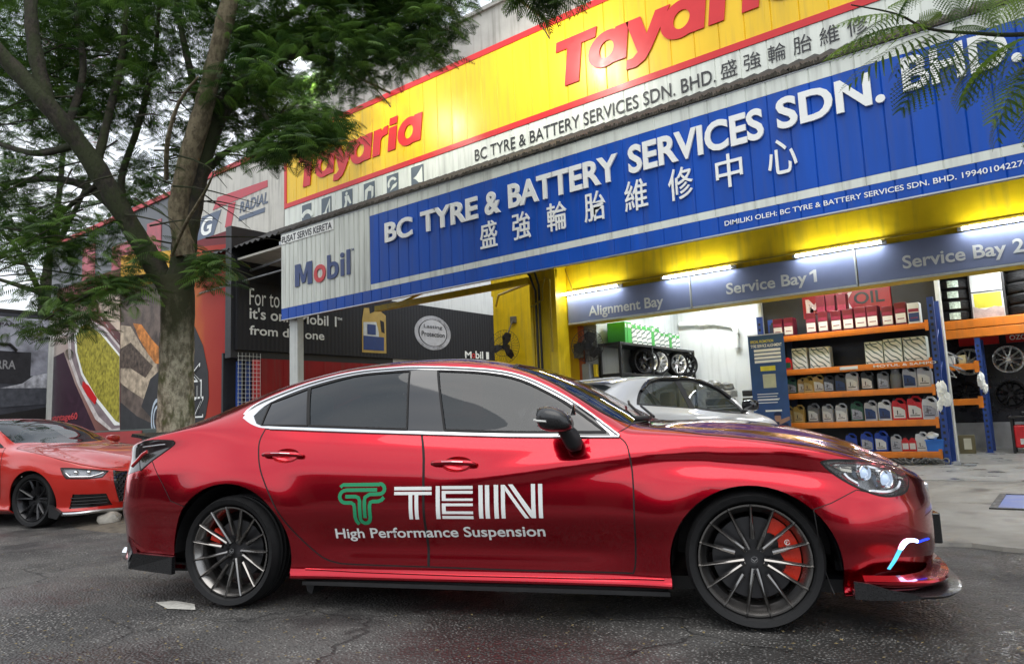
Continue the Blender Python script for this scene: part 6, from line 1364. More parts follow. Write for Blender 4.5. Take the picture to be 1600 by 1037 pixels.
def circ(cx, cz, r, n=56): return [(cx+r*math.cos(2*math.pi*i/n), cz+r*math.sin(2*math.pi*i/n)) for i in range(n)]
def well(parent, x, r, y0, y1, z0):
    """dark wheel housing behind an arch, both sides"""
    for sg in (-1, 1):
        b = MB(); n = 28; vs = []
        for i in range(n+1):
            a = math.pi*(.0+1.0*i/n); c = (x+r*math.cos(a), z0+r*math.sin(a)); vs += [(c[0], sg*y0, c[1]), (c[0], sg*y1, c[1])]
        fs = [(2*i, 2*i+2, 2*i+3, 2*i+1) for i in range(n)]; b.add(vs, fs); b.add([v for v in vs[1::2]], [tuple(range(n+1))]); b.build('wheel_arch', M_trim, parent)
def sport_wheel(parent, label, x, y, rz, front, seed, turn):
    w_ = bpy.data.objects.new('wheel', None); COL.objects.link(w_); w_.parent = parent; w_.location = (x, y, .3095); w_.rotation_euler = (0, 0, rz)
    Rt, Rr, wd = .3095, .262, .225; h = wd/2
    M = Matrix.Rotation(R(90), 4, 'X')
    wheel_parts(w_, Rt, Rr, wd, 0, M_gun, M_tyre)
    b = MB()
    for k in range(15):
        a = 2*math.pi*k/15+math.pi/2+turn; pair = k % 3; a0 = a+(.07 if pair == 1 else -.07 if pair == 2 else 0); r0 = .088 if pair == 0 else .045
        tdir = Vector((-math.sin(a), 0, math.cos(a))); e = Vector((math.cos(a), 0, math.sin(a)))*(Rr-.010); s_ = Vector((math.cos(a0), 0, math.sin(a0)))*r0; p = []
        for u, yo, ww, th in ((0, -h*.60, .0135, .022), (.25, -h*.70, .0115, .026), (.6, -h*.84, .0090, .022), (.9, -h*.95, .0075, .018), (1, -h*.965, .0078, .02)):
            c = s_+(e-s_)*u; yv = Vector((0, yo, 0))
            p += [c+yv+tdir*ww*.62+Vector((0, .0035, 0)), c+yv+Vector((0, -.002, 0)), c+yv-tdir*ww*.62+Vector((0, .0035, 0)), c+yv-tdir*ww+Vector((0, th, 0)), c+yv+tdir*ww+Vector((0, th, 0))]
        fs = [(4, 3, 2, 1, 0), (20, 21, 22, 23, 24)]
        for q in range(4):
            for j in range(5): fs.append((q*5+j, q*5+(j+1) % 5, q*5+5+(j+1) % 5, q*5+5+j))
        b.add(p, fs)
    b.lathe([(.070, 0), (.070, -h*.50), (.058, -h*.60), (.036, -h*.64), (.034, -h*.74), (.031, -h*.76), (.029, -h*.73), (.0, -h*.73)], 40, M)
    b.build('spokes', M_gun, w_, smooth=True, angle=35)
    b = MB(); b.lathe([(.027, -h*.735), (.026, -h*.755), (0, -h*.757)], 28, M); b.build('centre_cap', M_gblk, w_)
    b = MB(); b.prism([(-.012, .006), (0, -.004), (.012, .006), (.012, .001), (0, -.009), (-.012, .001)], (0, -h*.758, 0), (1, 0, 0), (0, 0, 1), (0, -.001, 0)); b.tube([(.015*math.cos(q/20*6.283), -h*.759, .013*math.sin(q/20*6.283)) for q in range(21)], .0012, 5); b.build('badge', M_chr, w_)
    b = MB()
    for k in range(5): a = 2*math.pi*k/5-math.pi/2+turn; c = Vector((math.cos(a)*.055, 0, math.sin(a)*.055)); b.tube([c+Vector((0, -h*.3, 0)), c+Vector((0, -h*.66, 0))], .0095, 6)
    b.build('lug_nut', M_gblk, w_)
    r = .185 if front else .165
    b = MB(); b.lathe([(.05, .0), (.075, -.022), (.085, -.022), (.087, -.004), (r, -.004), (r, .018), (.05, .018)], 64, M); b.build('brake_disc', M_disc, w_, smooth=True, angle=30)
    b = MB()
    for k in range(40): a = k*.157*1.0+(k % 3)*.05; rr = .105+.025*(k % 3)+(.01 if front else 0); b.lathe([(0, -.0052), (.0045, -.0052)], 8, M @ Matrix.Translation((rr*math.cos(a), rr*math.sin(a), 0)), cap=False)
    for k in range(10): a = k*.628; b.tube([(.078*math.cos(a), -.02, .078*math.sin(a)), (.078*math.cos(a), -.028, .078*math.sin(a))], .005, 6)
    b.build('drilling', M_trim, w_)
    a0, a1 = (R(-32), R(62)) if front else (R(140), R(163))
    b = MB(); poly = [((r+.022)*math.cos(a0+(a1-a0)*q/12), (r+.022)*math.sin(a0+(a1-a0)*q/12)) for q in range(13)]+[((r-.055+.012*math.sin(q/12*9.4))*math.cos(a1-(a1-a0)*q/12), (r-.055+.012*math.sin(q/12*9.4))*math.sin(a1-(a1-a0)*q/12)) for q in range(13)]
    b.prism(poly, (0, -.045, 0), (1, 0, 0), (0, 0, 1), (0, .05, 0))
    for q in (.12, .42, .75): a = a0+(a1-a0)*q; b.lathe([(.026, -.03), (.026, -.052), (.02, -.058), (0, -.059)], 16, M @ Matrix.Translation(((r-.018)*math.cos(a), (r-.018)*math.sin(a), 0)) @ Matrix.Identity(4))
    b.build('caliper', M_cal, w_, smooth=True, angle=30)
    if front:
        am = a0+(a1-a0)*.62; c = ((r-.018)*math.cos(am), -.062, (r-.018)*math.sin(am)); b = MB()
        b.tube([(c[0]+.011*math.cos(q/16*5.6+.5), c[1], c[2]+.011*math.sin(q/16*5.6+.5)) for q in range(17)], .0018, 5); b.tube([(c[0]-.004, c[1], c[2]-.008), (c[0]-.004, c[1], c[2]+.006), (c[0]+.005, c[1], c[2]+.003), (c[0]-.003, c[1], c[2]-.001)], .0015, 5)
        b.build('caliper_mark', M_whl, w_)
    return w_

# ---------------------------------------------------------------- the red sedan
CA = R(20.699)
car = thing('red_sedan', 'glossy crimson four door sedan with white suspension lettering on its doors', 'car', (-4.1724, 3.1385, 0), CA)
S1 = CarSurf(**SEDAN); B1 = Body(S1, .019); X = B1.dom_xz; XT = B1.dom_xt
B1.region('arch', X(circ(-.025, .29, .402))); B1.region('arch', X(circ(2.830, .268, .380))); B1.region('arch', X([(-.405, .30), (-.405, .02), (.37, .02), (.37, .30)])); B1.region('arch', X([(2.455, .27), (2.455, .02), (3.205, .02), (3.205, .27)]))
dlo = crv([(-.021, 1.065), (-.004, 1.115), (.088, 1.168), (.346, 1.252), (.644, 1.304), (.899, 1.314), (1.083, 1.310), (1.465, 1.274), (1.693, 1.222), (1.916, 1.113), (2.092, .995), (2.237, .886), (1.653, .906), (1.15, .934), (.60, .968), (.197, .995), (.081, 1.017)], 4, True, (0, 11,))
q_glass = [(.055, 1.075), (.118, 1.146), (.118, 1.017), (.09, 1.028)]
rq = [(.128, 1.150), (.36, 1.224), (.428, 1.004), (.128, 1.016)]
rw = crv([(.372, 1.228), (.656, 1.284), (.909, 1.294), (1.016, 1.292), (1.060, .962), (.75, .982), (.440, 1.004)], 4, True, (0, 3, 4, 6))
pil1 = [(1.022, 1.292), (1.089, 1.292), (1.148, .958), (1.066, .962)]; pil2 = [(1.112, 1.290), (1.187, 1.285), (1.277, .950), (1.165, .957)]
fw = crv([(1.194, 1.285), (1.47, 1.256), (1.678, 1.207), (1.884, 1.107), (2.009, 1.025), (2.168, .910), (1.70, .925), (1.284, .950)], 4, True, (0, 5, 7))
for n_, p_ in (('quarter_glass', q_glass), ('vent_glass', rq), ('rear_window', rw), ('pillar', pil1), ('pillar', pil2), ('pillar', [(1.955, .880), (1.985, 1.06), (2.09, 1.0), (2.20, .88)]), ('front_window', fw), ('pillar', crv([(.050, 1.073), (.12, 1.150), (.355, 1.236), (.65, 1.291), (.9, 1.301), (1.083, 1.298), (1.465, 1.262), (1.686, 1.211), (1.895, 1.108), (2.035, 1.02), (2.188, .902), (1.65, .918), (1.15, .946), (.6, .981), (.197, 1.008), (.10, 1.026)], 4, True, (0, 10))), ('chrome', dlo)): B1.region(n_, X(p_))
hl = crv([(3.153, .742), (3.199, .750), (3.313, .742), (3.453, .710), (3.532, .672), (3.548, .626), (3.515, .585), (3.419, .580), (3.322, .614), (3.243, .660), (3.187, .704)], 4, True, (0,))
B1.region('headlight', X(hl))
tl = crv([(-.69, .772), (-.73, .85), (-.74, .915), (-.70, .948), (-.576, .953), (-.47, .947), (-.455, .925), (-.535, .874), (-.61, .830)], 4, True, (0, 5))
tl2 = XT([(-1.04, 5.2), (-1.04, 6.9), (-.72, 6.95), (-.69, 5.35)])
B1.region('tail_lamp', X(tl)); B1.region('tail_lamp', tl2)
fd = [(1.158, .928), (1.192, .798), (1.198, .53), (1.196, .238), (1.641, .232), (1.976, .232), (2.272, .232), (2.288, .30), (2.300, .53), (2.299, .714), (2.278, .837), (2.235, .884), (1.653, .904)]
fd = crv(fd, 4, True, (0, 3, 6, 11)); rd = crv([(1.152, .932), (1.186, .798), (1.192, .53), (1.190, .238), (.758, .243), (.64, .252), (.55, .285), (.445, .377), (.356, .478), (.269, .623), (.192, .767), (.158, .875), (.152, .937), (.165, .994), (.60, .967)], 4, True, (0, 3, 13))
CUPS = ((.342, .838), (1.382, .769)); EL = lambda c, a=.086, b_=.040, n=36: [(c[0]+a*math.cos(2*math.pi*i/n), c[1]+b_*math.sin(2*math.pi*i/n)) for i in range(n)]
for c in CUPS: B1.region('cup', X(EL(c)))
B1.region('front_door', X(fd)); B1.region('rear_door', X(rd))
ws = XT([(1.60, 10), (1.585, 9), (1.63, 8.16), (1.85, 8.10), (2.05, 8.09), (2.2, 8.12), (2.285, 8.25), (2.35, 9), (2.385, 10)]); B1.region('windscreen', ws)
rg = XT([(.20, 10), (.17, 9), (.06, 8.14), (-.2, 8.12), (-.38, 8.2), (-.44, 9), (-.46, 10)]); B1.region('rear_screen', rg)
hood = XT([(2.41, 10), (2.38, 9), (2.33, 8.35), (2.40, 8.05), (2.50, 7.75), (2.65, 7.42), (2.86, 7.36), (3.12, 7.42), (3.32, 7.5), (3.47, 7.44), (3.55, 7.7), (3.60, 8.4), (3.62, 10)]); B1.region('hood', hood)
trunk = XT([(-.50, 10), (-.48, 9), (-.44, 8.12), (-.7, 8.05), (-.95, 7.9), (-1.03, 7.2), (-1.06, 7.2), (-1.06, 10)]); B1.region('trunk_lid', trunk)
led1 = crv([(3.452, .345), (3.466, .372), (3.490, .387), (3.525, .384), (3.552, .372), (3.548, .360), (3.520, .369), (3.496, .366), (3.472, .340)], 4, True, (0, 8)); led2 = crv([(3.396, .262), (3.425, .302), (3.451, .344), (3.470, .339), (3.440, .295), (3.408, .258)], 4, True, (0, 2, 3, 5))
B1.region('led', X(led1)); B1.region('led_teal', X(led2))
gr = XT([(3.700, 3.6), (3.700, 5.9), (3.73, 5.9), (3.73, 3.6)]); B1.region('grille', gr)
fb = X([(3.42, .582), (3.293, .616), (3.177, .565), (3.10, .54), (3.12, .30), (3.2, .05)]); fb = np.concatenate([fb, XT([(3.73, -.1), (3.73, 6.3), (3.60, 6.1)])]); B1.region('front_bumper', fb)
rb = np.concatenate([X([(-.61, .83), (-.422, .596), (-.31, .563), (-.42, .30), (-.44, .05)]), XT([(-1.06, -.1), (-1.06, 5.6), (-.70, 5.3)])]); B1.region('rear_bumper', rb)
B1.cut()
body = B1.mesh('body', P_red, car, None, both=True, flange=.02)
def near_far(name, m, which, parent=car, **k):
    o = B1.mesh(name, m, parent, which, **k); f = o.copy(); COL.objects.link(f); f.scale = (1, -1, 1); f.parent = parent; return o, f
fdo, fdf = near_far('door', P_red, ('front_door',)); fdo['label'] = 'front door with large white and green lettering'
rdo, rdf = near_far('door', P_red, ('rear_door',)); rdo['label'] = 'rear door with the start of the lettering'
for d_, f_, wn in ((fdo, fdf, 'front_window'), (rdo, rdf, 'rear_window')):
    o = B1.mesh('window', G_side, d_, (wn,), off=-.004, flange=.004); c = o.copy(); COL.objects.link(c); c.parent = f_
o = B1.mesh('vent_panel', M_gblk, rdo, ('vent_glass',), off=-.003, flange=.004); c = o.copy(); COL.objects.link(c); c.parent = rdf
near_far('quarter_window', G_side, ('quarter_glass',), off=-.003, flange=.004); near_far('pillar_trim', M_gblk, ('pillar',), off=-.002, flange=.004); near_far('window_chrome', M_chr, ('chrome',), off=.001, flange=.008)
B1.mesh('windscreen', G_ws, car, ('windscreen',), both=True, off=-.003, flange=.004); B1.mesh('rear_screen', G_side, car, ('rear_screen',), both=True, off=-.003, flange=.004)
B1.mesh('hood', P_red, car, ('hood',), both=True); B1.mesh('trunk_lid', P_red, car, ('trunk_lid',), both=True)
fbo = B1.mesh('front_bumper', P_red, car, ('front_bumper',), both=True, flange=.015); rbo = B1.mesh('rear_bumper', P_red, car, ('rear_bumper',), both=True, flange=.015)
B1.mesh('grille', M_trim, car, ('grille',), both=True, off=-.01)
M_led = mat('led_white_blue', (1, 1, 1), .3, var=0, emit=(.40, .56, 1), es=6); M_led2 = mat('led_teal', (.2, .8, .9), .2, var=0, emit=(.03, .30, .62), es=1.1)
o = B1.mesh('daytime_light', M_led, fbo, ('led',), off=.003, flange=.02); c = o.copy(); COL.objects.link(c); c.scale = (1, -1, 1); c.parent = fbo
o = B1.mesh('daytime_light', M_led2, fbo, ('led_teal',), off=.003, flange=.02); c = o.copy(); COL.objects.link(c); c.scale = (1, -1, 1); c.parent = fbo
M_ledb = mat('led_deep_blue', (.02, .05, .9), .2, var=0, emit=(.01, .04, 1), es=1.6)
B1.strip('daytime_light', M_ledb, fbo, [(3.552, .362), (3.585, .364), (3.615, .362)], .0045, .002)
# headlamp: clear cover over a dark housing with reflectors and projector lenses
def deeper(name, m, which, off): return B1.mesh(name, m, hlo, which, off=off, flange=0)
hlo = B1.mesh('headlight', G_clear, car, ('headlight',), off=.001, flange=.004)
deeper('housing', mat('lamp_housing', (.16, .165, .17), .25, metal=.8, var=.5, vscale=25), ('headlight',), -.05)
P_, N_ = B1.on([(3.345, .688), (3.445, .655)])
for i, r_ in enumerate((.034, .040)):
    c = Vector(P_[i])-Vector(N_[i])*.026; ax = Vector((.62, -.78, 0)).to_track_quat('Z', 'Y').to_matrix().to_4x4(); M4 = Matrix.Translation(c) @ ax
    b = MB(); b.lathe([(r_*.70, -.01), (r_*.9, .012), (r_, .020), (r_*1.06, .018), (r_*1.1, .0)], 28, M4, cap=False); b.build('reflector', M_chr, hlo, smooth=True)
    b = MB(); b.lathe([(r_*.72, .0), (r_*.66, .012), (r_*.4, .022), (0, .026)], 24, M4); b.build('projector_lens', mat('lens_glow', (.30, .36, .45), .03, var=0, coat=1., emit=(.55, .72, 1), es=.5 if i == 0 else .5), hlo, smooth=True)
for pts in ([(3.20, .728), (3.30, .726), (3.40, .704), (3.47, .680)], [(3.36, .612), (3.44, .600), (3.50, .610), (3.525, .640)], [(3.25, .690), (3.27, .668), (3.32, .640)], [(3.47, .690), (3.50, .672), (3.515, .650)]):
    q_, n_ = B1.on(crv(pts, 4, False)); q_ = [Vector(a)-Vector(n)*.022 for a, n in zip(q_, n_)]; b = MB(); b.tube(q_, [.004]+[.011]*(len(q_)-2)+[.004], 6); b.build('reflector', M_refl, hlo, smooth=True, angle=30)
q_, n_ = B1.on([(3.19, .735), (3.24, .735), (3.30, .722), (3.30, .690), (3.25, .700)]); b = MB(); b.add([Vector(a)-Vector(n)*.030 for a, n in zip(q_, n_)], [(0, 1, 2, 3, 4)]); b.build('reflector', mat('amber_grey_reflector', (.50, .48, .42), .2, metal=.8, var=0), hlo)
b = MB()
for z_ in (.0, .022, -.022):
    q_, n_ = B1.on([(3.22, .728+z_*.3), (3.33, .722+z_), (3.45, .690+z_)]); b.tube([Vector(a)-Vector(n)*.03 for a, n in zip(q_, n_)], .0035, 6)
b.build('light_bar', M_chr, hlo)
hf = hlo.copy(); COL.objects.link(hf); hf.scale = (1, -1, 1); hf.parent = car
for ch in list(hlo.children): c = ch.copy(); COL.objects.link(c); c.parent = hf
tlo = B1.mesh('tail_light', M_tails, car, ('tail_lamp',), off=.002, flange=.01); hf = tlo.copy(); COL.objects.link(hf); hf.scale = (1, -1, 1); hf.parent = car
B1.strip('light_guide', M_tail, tlo, [(-.79, .80), (-.745, .83), (-.70, .868), (-.66, .885)], .012, .002); B1.strip('light_guide', mat('lamp_chrome_dull', (.4, .38, .38), .15, metal=1., var=0), tlo, [(-.70, .912), (-.62, .918), (-.52, .925)], .006, .001)
# shut lines, mouldings
B1.ribbon('door_seal', M_gap, fdo, [fd], .0072); B1.ribbon('door_seal', M_gap, rdo, [rd], .0072); B1.ribbon('window_seal', M_gap, fdo, [fw], .012, .002); B1.ribbon('window_seal', M_gap, rdo, [rw, rq], .010, .002)
B1.ribbon('panel_gap', M_gap, car, [hood[1:-1]], .0072, closed=False, dom=True); B1.ribbon('panel_gap', M_gap, car, [fb[:6]], .004, closed=False, dom=True); B1.ribbon('panel_gap', M_gap, car, [rb[:3]], .004, closed=False, dom=True); B1.ribbon('panel_gap', M_gap, car, [[(2.206, .878), (2.244, .912), (2.285, .947)]], .005, closed=False)
B1.ribbon('lamp_seal', M_gap, hlo, [hl], .009, .002); B1.ribbon('lamp_seal', M_gap, tlo, [tl], .006, .003)
B1.ribbon('screen_seal', M_gap, car, [ws], .022, .0015, dom=True); B1.strip('window_chrome', M_chr, car, [(.197, .992), (.60, .965), (1.15, .931), (1.653, .902), (2.237, .882)], .007, .004)
B1.strip('window_chrome', M_chr, car, crv([(-.02, 1.08), (.0, 1.118), (.088, 1.168), (.346, 1.252), (.644, 1.304), (.899, 1.314), (1.083, 1.310), (1.465, 1.274), (1.693, 1.222), (1.916, 1.113), (2.092, .995), (2.237, .886)], 4, False), .008, .004)
B1.strip('crease_moulding', P_red, car, [(.46, .215), (.8, .205), (1.4, .200), (2.0, .202), (2.42, .210)], .006, .0)
# door handles in their cups
for d_, x0, z0 in ((rdo, .330, .842), (fdo, 1.370, .773)):
    P_, N_ = B1.on([(x0, z0)]); c = Vector(P_[0]); n = Vector(N_[0]); e = Vector((1, 0, -.03)); e = (e-n*e.dot(n)).normalized(); v_ = n.cross(e); v_ = v_ if v_.z > 0 else -v_
    cu = CUPS[0] if d_ is rdo else CUPS[1]; b = MB(); vs = []; n_r = 36
    for rr, dp in ((1, 0), (.93, -.010), (.78, -.024), (.5, -.032), (.2, -.034)):
        Pq, Nq = B1.on(EL(cu, .086*rr, .040*rr), dp); vs += list(Pq)
    b.add(vs, [(r_*n_r+i, r_*n_r+(i+1) % n_r, (r_+1)*n_r+(i+1) % n_r, (r_+1)*n_r+i) for r_ in range(4) for i in range(n_r)]+[tuple(range(4*n_r, 5*n_r))]); b.build('handle_cup', P_red, d_, smooth=True, angle=70)
    b = MB(); b.tube([c+e*t-v_*.004*(abs(t)/.11)+n*hh for t, hh in ((-.125, .010), (-.118, .024), (-.09, .033), (0, .037), (.09, .033), (.112, .024), (.118, .010))], [.010, .013, .0145, .0145, .0145, .013, .010], 10); b.build('handle', P_red, d_, smooth=True, angle=60)
    b = MB(); b.tube([c+e*t+n*(.051-abs(t)*.08) for t in (-.06, 0, .06)], .0022, 6); b.build('handle_chrome', M_chr, d_)
# lettering
def place(v, x0, z0, x1, z1, slope): lo, hi = v.min(0), v.max(0); u = (v[:, :2]-lo[:2])/(hi[:2]-lo[:2]); return np.stack([x0+u[:, 0]*(x1-x0), z0+u[:, 1]*(z1-z0)+slope*(u[:, 0])*(x1-x0)], 1)
M_dec = mat('vinyl_white', (.78, .80, .78), .35, var=0); M_decg = mat('vinyl_green', (.02, .27, .12), .35, var=0)
bars = []
def bar(x0, z0, x1, z1): bars.append([(x0, z0), (x1, z0), (x1, z1), (x0, z1)])
# letters drawn as inline strokes in a 100-unit-high frame, x in the same unit as on the door (px of the enlarged photo)
bar(470, 0, 748, 0); bars.clear()
def zb(a, c, x0, x1): bars.append([(x0, a), (x1, a), (x1, c), (x0, c)])
zb(96, 122, 470, 748); zb(134, 158, 470, 748); zb(134, 340, 578, 606); zb(134, 340, 622, 650)
zb(92, 336, 778, 808); zb(92, 116, 822, 1044); zb(128, 150, 822, 1044); zb(150, 202, 822, 850); zb(184, 202, 850, 1044); zb(220, 240, 822, 1044); zb(240, 298, 822, 850); zb(278, 298, 850, 1044); zb(312, 334, 822, 1044)
zb(88, 330, 1084, 1114); zb(88, 330, 1130, 1160); zb(86, 330, 1192, 1222); zb(86, 328, 1240, 1268); zb(82, 324, 1446, 1474); zb(82, 324, 1494, 1522)
bars.append([(1268, 86), (1270, 130), (1400, 326), (1428, 326)]); bars.append([(1290, 84), (1322, 84), (1446, 270), (1446, 322), (1442, 322)])
sx = lambda u: 1.026+(u-470)*(1.845-1.026)/(1522-470); sz = lambda v: .664-(v-86)*(.664-.498)/(326-86)
vv = []; ff = []
for p_ in bars: o_ = len(vv); vv += [(sx(a), sz(c)-.004*(a-1000)/1000) for a, c in p_]; ff.append(tuple(range(o_, o_+len(p_))))
B1.decal('lettering', M_dec, fdo, np.array(vv), ff)
v, f = text_geo('High Performance Suspension', .018); B1.decal('lettering', M_dec, fdo, place(v, .652, .366, 1.846, .438, .018), f, .0022)
# green emblem: three nested outlines of a T
def thick(path, w_):
    n = len(path); L_, R_ = [], []
    for i, p in enumerate(path):
        d = np.array(path[min(i+1, n-1)], float)-np.array(path[max(i-1, 0)], float); d /= np.linalg.norm(d); q = np.array([-d[1], d[0]])*w_/2; L_.append(np.array(p)+q); R_.append(np.array(p)-q)
    return L_, R_
def arcp(cx, cy, r, a0, a1, n=8): return [(cx+r*math.cos(R(a0+(a1-a0)*k/n)), cy+r*math.sin(R(a0+(a1-a0)*k/n))) for k in range(n+1)]
paths = [[(92, 108)]+[(110, 92), (370, 92)]+arcp(370, 122, 34, -90, 90)+[(300, 158), (268, 178), (264, 205), (264, 318)],
         [(352, 128), (130, 128)]+arcp(130, 172, 42, 270, 90, 10)[0:]+[(170, 214), (190, 226), (194, 250), (194, 315), (200, 340), (216, 362)],
         [(128, 172), (200, 172), (222, 180), (230, 205), (230, 318)]+arcp(264, 320, 34, 180, 0, 10)+[(300, 318), (300, 232), (306, 212), (322, 206), (360, 206), (384, 196), (400, 178)]]
vv = []; ff = []
for p_ in paths:
    L_, R_ = thick(p_, 25); o_ = len(vv); n = len(p_)
    for a, c in zip(L_, R_): vv += [(.690+(a[0]-78)*(.282)/330, .684-(a[1]-78)*.228/292), (.690+(c[0]-78)*.282/330, .684-(c[1]-78)*.228/292)]
    ff += [(o_+2*i, o_+2*i+2, o_+2*i+3, o_+2*i+1) for i in range(n-1)]
B1.decal('emblem', M_decg, rdo, np.array(vv), ff)
# wing mirror
mr_ = bpy.data.objects.new('mirror', None); COL.objects.link(mr_); mr_.parent = car
bm = bmesh.new(); bmesh.ops.create_uvsphere(bm, u_segments=28, v_segments=16, radius=1); vs = []
for v in bm.verts:
    x_, y_, z_ = v.co; sq = lambda a, p: math.copysign(abs(a)**p, a)
    X_ = sq(x_, .75)*.095; Y_ = sq(y_, .8)*.10; Z_ = sq(z_, .72)*.062; X_ += -.02*z_ if x_ > 0 else 0
    Z_ *= 1-.30*max(0, x_)**2; Z_ += -.012*x_
    if x_ < -.82: X_ = -.075
    vs.append((1.945+X_-.10*(Y_), -.955+Y_, .985+Z_))
b = MB(); b.add(vs, [tuple(v.index for v in f.verts) for f in bm.faces]); bm.free(); b.build('mirror_cap', M_carb, mr_, smooth=True, angle=50)
b = MB(); b.tube([(1.975, -.90, .945), (2.0, -.85, .895), (2.015, -.835, .855), (2.02, -.83, .825)], [.035, .048, .046, .028], 12); b.build('mirror_stalk', M_trim, mr_, smooth=True, angle=70)
b = MB(); b.tube([(1.862, -1.02, .985), (1.88, -1.045, .98), (1.93, -1.055, .975)], .006, 6); b.build('indicator', mat('indicator_clear', (.55, .55, .52), .1), mr_)
b = MB(); b.prism([(2.02, 1.0), (2.04, 1.055), (2.046, 1.0)], (0, -.92, 0), (1, 0, 0), (0, 0, 1), (0, .01, 0)); b.build('fin', M_gblk, mr_)
mf = mr_.copy(); COL.objects.link(mf); mf.scale = (1, -1, 1); mf.parent = car
for ch in list(mr_.children): c = ch.copy(); COL.objects.link(c); c.parent = mf
# splitter, rear skirt, side skirt, spoiler, exhaust, plate
b = MB(); n = 40; vs = []
for i in range(n+1):                                  # thin flat blade with a squared-off plan
    a = math.pi*i/n-math.pi/2; ca_ = max(0, math.cos(a)); x_ = 3.24+.495*ca_**.36; y_ = .905*math.copysign(abs(math.sin(a))**.48, math.sin(a)); up = .020*max(0, (x_-3.60)/.17)
    vs += [(x_-.14*min(1, ca_*3), y_*.90, .190), (x_-.012, y_*.993, .180+up), (x_, y_, .176+up), (x_-.008, y_*.995, .166+up), (x_-.2*min(1, ca_*3), y_*.85, .160)]
b.add(vs, [(5*i+j, 5*i+5+j, 5*i+6+j, 5*i+1+j) for i in range(n) for j in range(4)]); b.build('front_splitter', M_carb, car, smooth=True, angle=50)
for sg in (-1, 1): b = MB(); b.prism([(3.235, .160), (3.235, .236), (3.29, .230), (3.37, .205), (3.46, .190), (3.50, .176), (3.44, .160)], (0, sg*.908-.006, 0), (1, 0, 0), (0, 0, 1), (0, .012, 0)); b.build('splitter_plate', M_carb, car)
b = MB(); b.prism([(-.405, .175), (-.405, .275), (-.72, .285), (-.80, .345), (-.90, .42), (-.97, .44), (-.99, .40), (-.93, .29), (-.80, .185)], (0, -.882, 0), (1, 0, 0), (0, 0, 1), (0, .03, 0))
for v_ in range(len(b.v)):
    x_, y_, z_ = b.v[v_]
    if x_ < -.5: k_ = (-.5-x_)/.5; b.v[v_] = (x_, y_+.30*k_**2.6, z_)
b.build('rear_skirt', M_carb, car)
b = MB(); b.prism([(-.735, .280), (-.965, .432), (-.985, .398), (-.80, .225)], (0, -.888, 0), (1, 0, 0), (0, 0, 1), (0, .005, 0))
for v_ in range(len(b.v)):
    x_, y_, z_ = b.v[v_]; k_ = max(0, (-.5-x_)/.5); b.v[v_] = (x_, y_+.30*k_**2.6, z_)
b.build('skirt_flash', mat('brushed_flash', (.62, .64, .66), .18, metal=.9, var=.05), car)
b = MB(); vs = []; n = 30
for i in range(n+1):
    a = math.pi*i/n-math.pi/2; x_ = 3.28+.43*max(0, math.cos(a))**.5; y_ = .893*math.copysign(abs(math.sin(a))**.62, math.sin(a)); k_ = min(1, max(0, (x_-3.3)/.25)); dx_ = -.05*k_
    vs += [(x_+dx_*1.6, y_*.95, .250), (x_, y_, .236), (x_+.004, y_*1.003, .226), (x_-.004, y_, .214), (x_-.06, y_*.95, .190)]
b.add(vs, [(5*i+j, 5*i+5+j, 5*i+6+j, 5*i+1+j) for i in range(n) for j in range(4)]); b.build('bumper_shelf', P_red, fbo, smooth=True, angle=50)
b = MB(); b.box(-1.0, -.55, .20, -.95, .55, .34); b.build('rear_diffuser', M_trim, car)
for y_ in (-.58, .58): b = MB(); b.lathe([(.04, 0), (.045, .01), (.045, .16), (.038, .16), (.036, .02)], 24, Matrix.Translation((-.87, y_, .235)) @ Matrix.Rotation(R(-90), 4, 'Y')); b.build('exhaust_tip', M_chr, car, smooth=True, angle=40)
b = MB(); b.box(.46, -.80, .126, 2.42, .80, .165); b.box(.44, -.835, .130, 2.44, -.80, .150); b.box(-.92, -.66, .15, .458, .66, .20); b.box(2.422, -.66, .13, 3.5, .66, .19); b.build('underbody', M_trim, car)
b = MB(); b.prism([(.43, .15), (.50, .15), (.47, .07), (.44, .09)], (0, -.79, 0), (1, 0, 0), (0, 0, 1), (0, .12, 0)); b.build('mud_flap', M_trim, car)
b = MB(); n = 24; vs = []
for i in range(n+1): y_ = -.64+1.28*i/n; k_ = 1-(2*i/n-1)**2*.25; vs += [(-.80, y_, .972), (-.94-.02*k_, y_, .985+.018*k_), (-.95-.02*k_, y_, .965+.018*k_), (-.82, y_, .955)]
b.add(vs, [(4*i+j, 4*i+4+j, 4*i+4+(j+1) % 4, 4*i+(j+1) % 4) for i in range(n) for j in range(4)]+[(0, 1, 2, 3), (4*n, 4*n+1, 4*n+2, 4*n+3)]); b.build('boot_spoiler', M_carb, car)
b = MB(); b.bbox(3.70, -.26, .29, 3.745, .26, .44, .006); b.build('number_plate', M_gblk, car)
b = MB(); b.bbox(3.63, -.30, .54, 3.70, .30, .60, .015); b.build('grille_wing', M_chr, car)
b = MB(); b.tube([(2.32, -.45, .975), (2.2, -.1, 1.055), (2.17, .1, 1.075)], .008, 6); b.tube([(2.34, -.1, .975), (2.22, .3, 1.045)], .008, 6); b.bbox(2.28, -.52, .958, 2.36, -.40, .985, .008); b.build('wiper', M_trim, car)
well(car, -.025, .392, .845, .45, .29); well(car, 2.83, .372, .845, .45, .268)
b = MB(); b.box(-.95, -.62, .22, -.35, .62, .55); b.box(.40, -.72, .16, 2.40, .72, .45); b.box(3.2, -.6, .22, 3.52, .6, .5); b.build('chassis', M_gap, car)
b = MB()
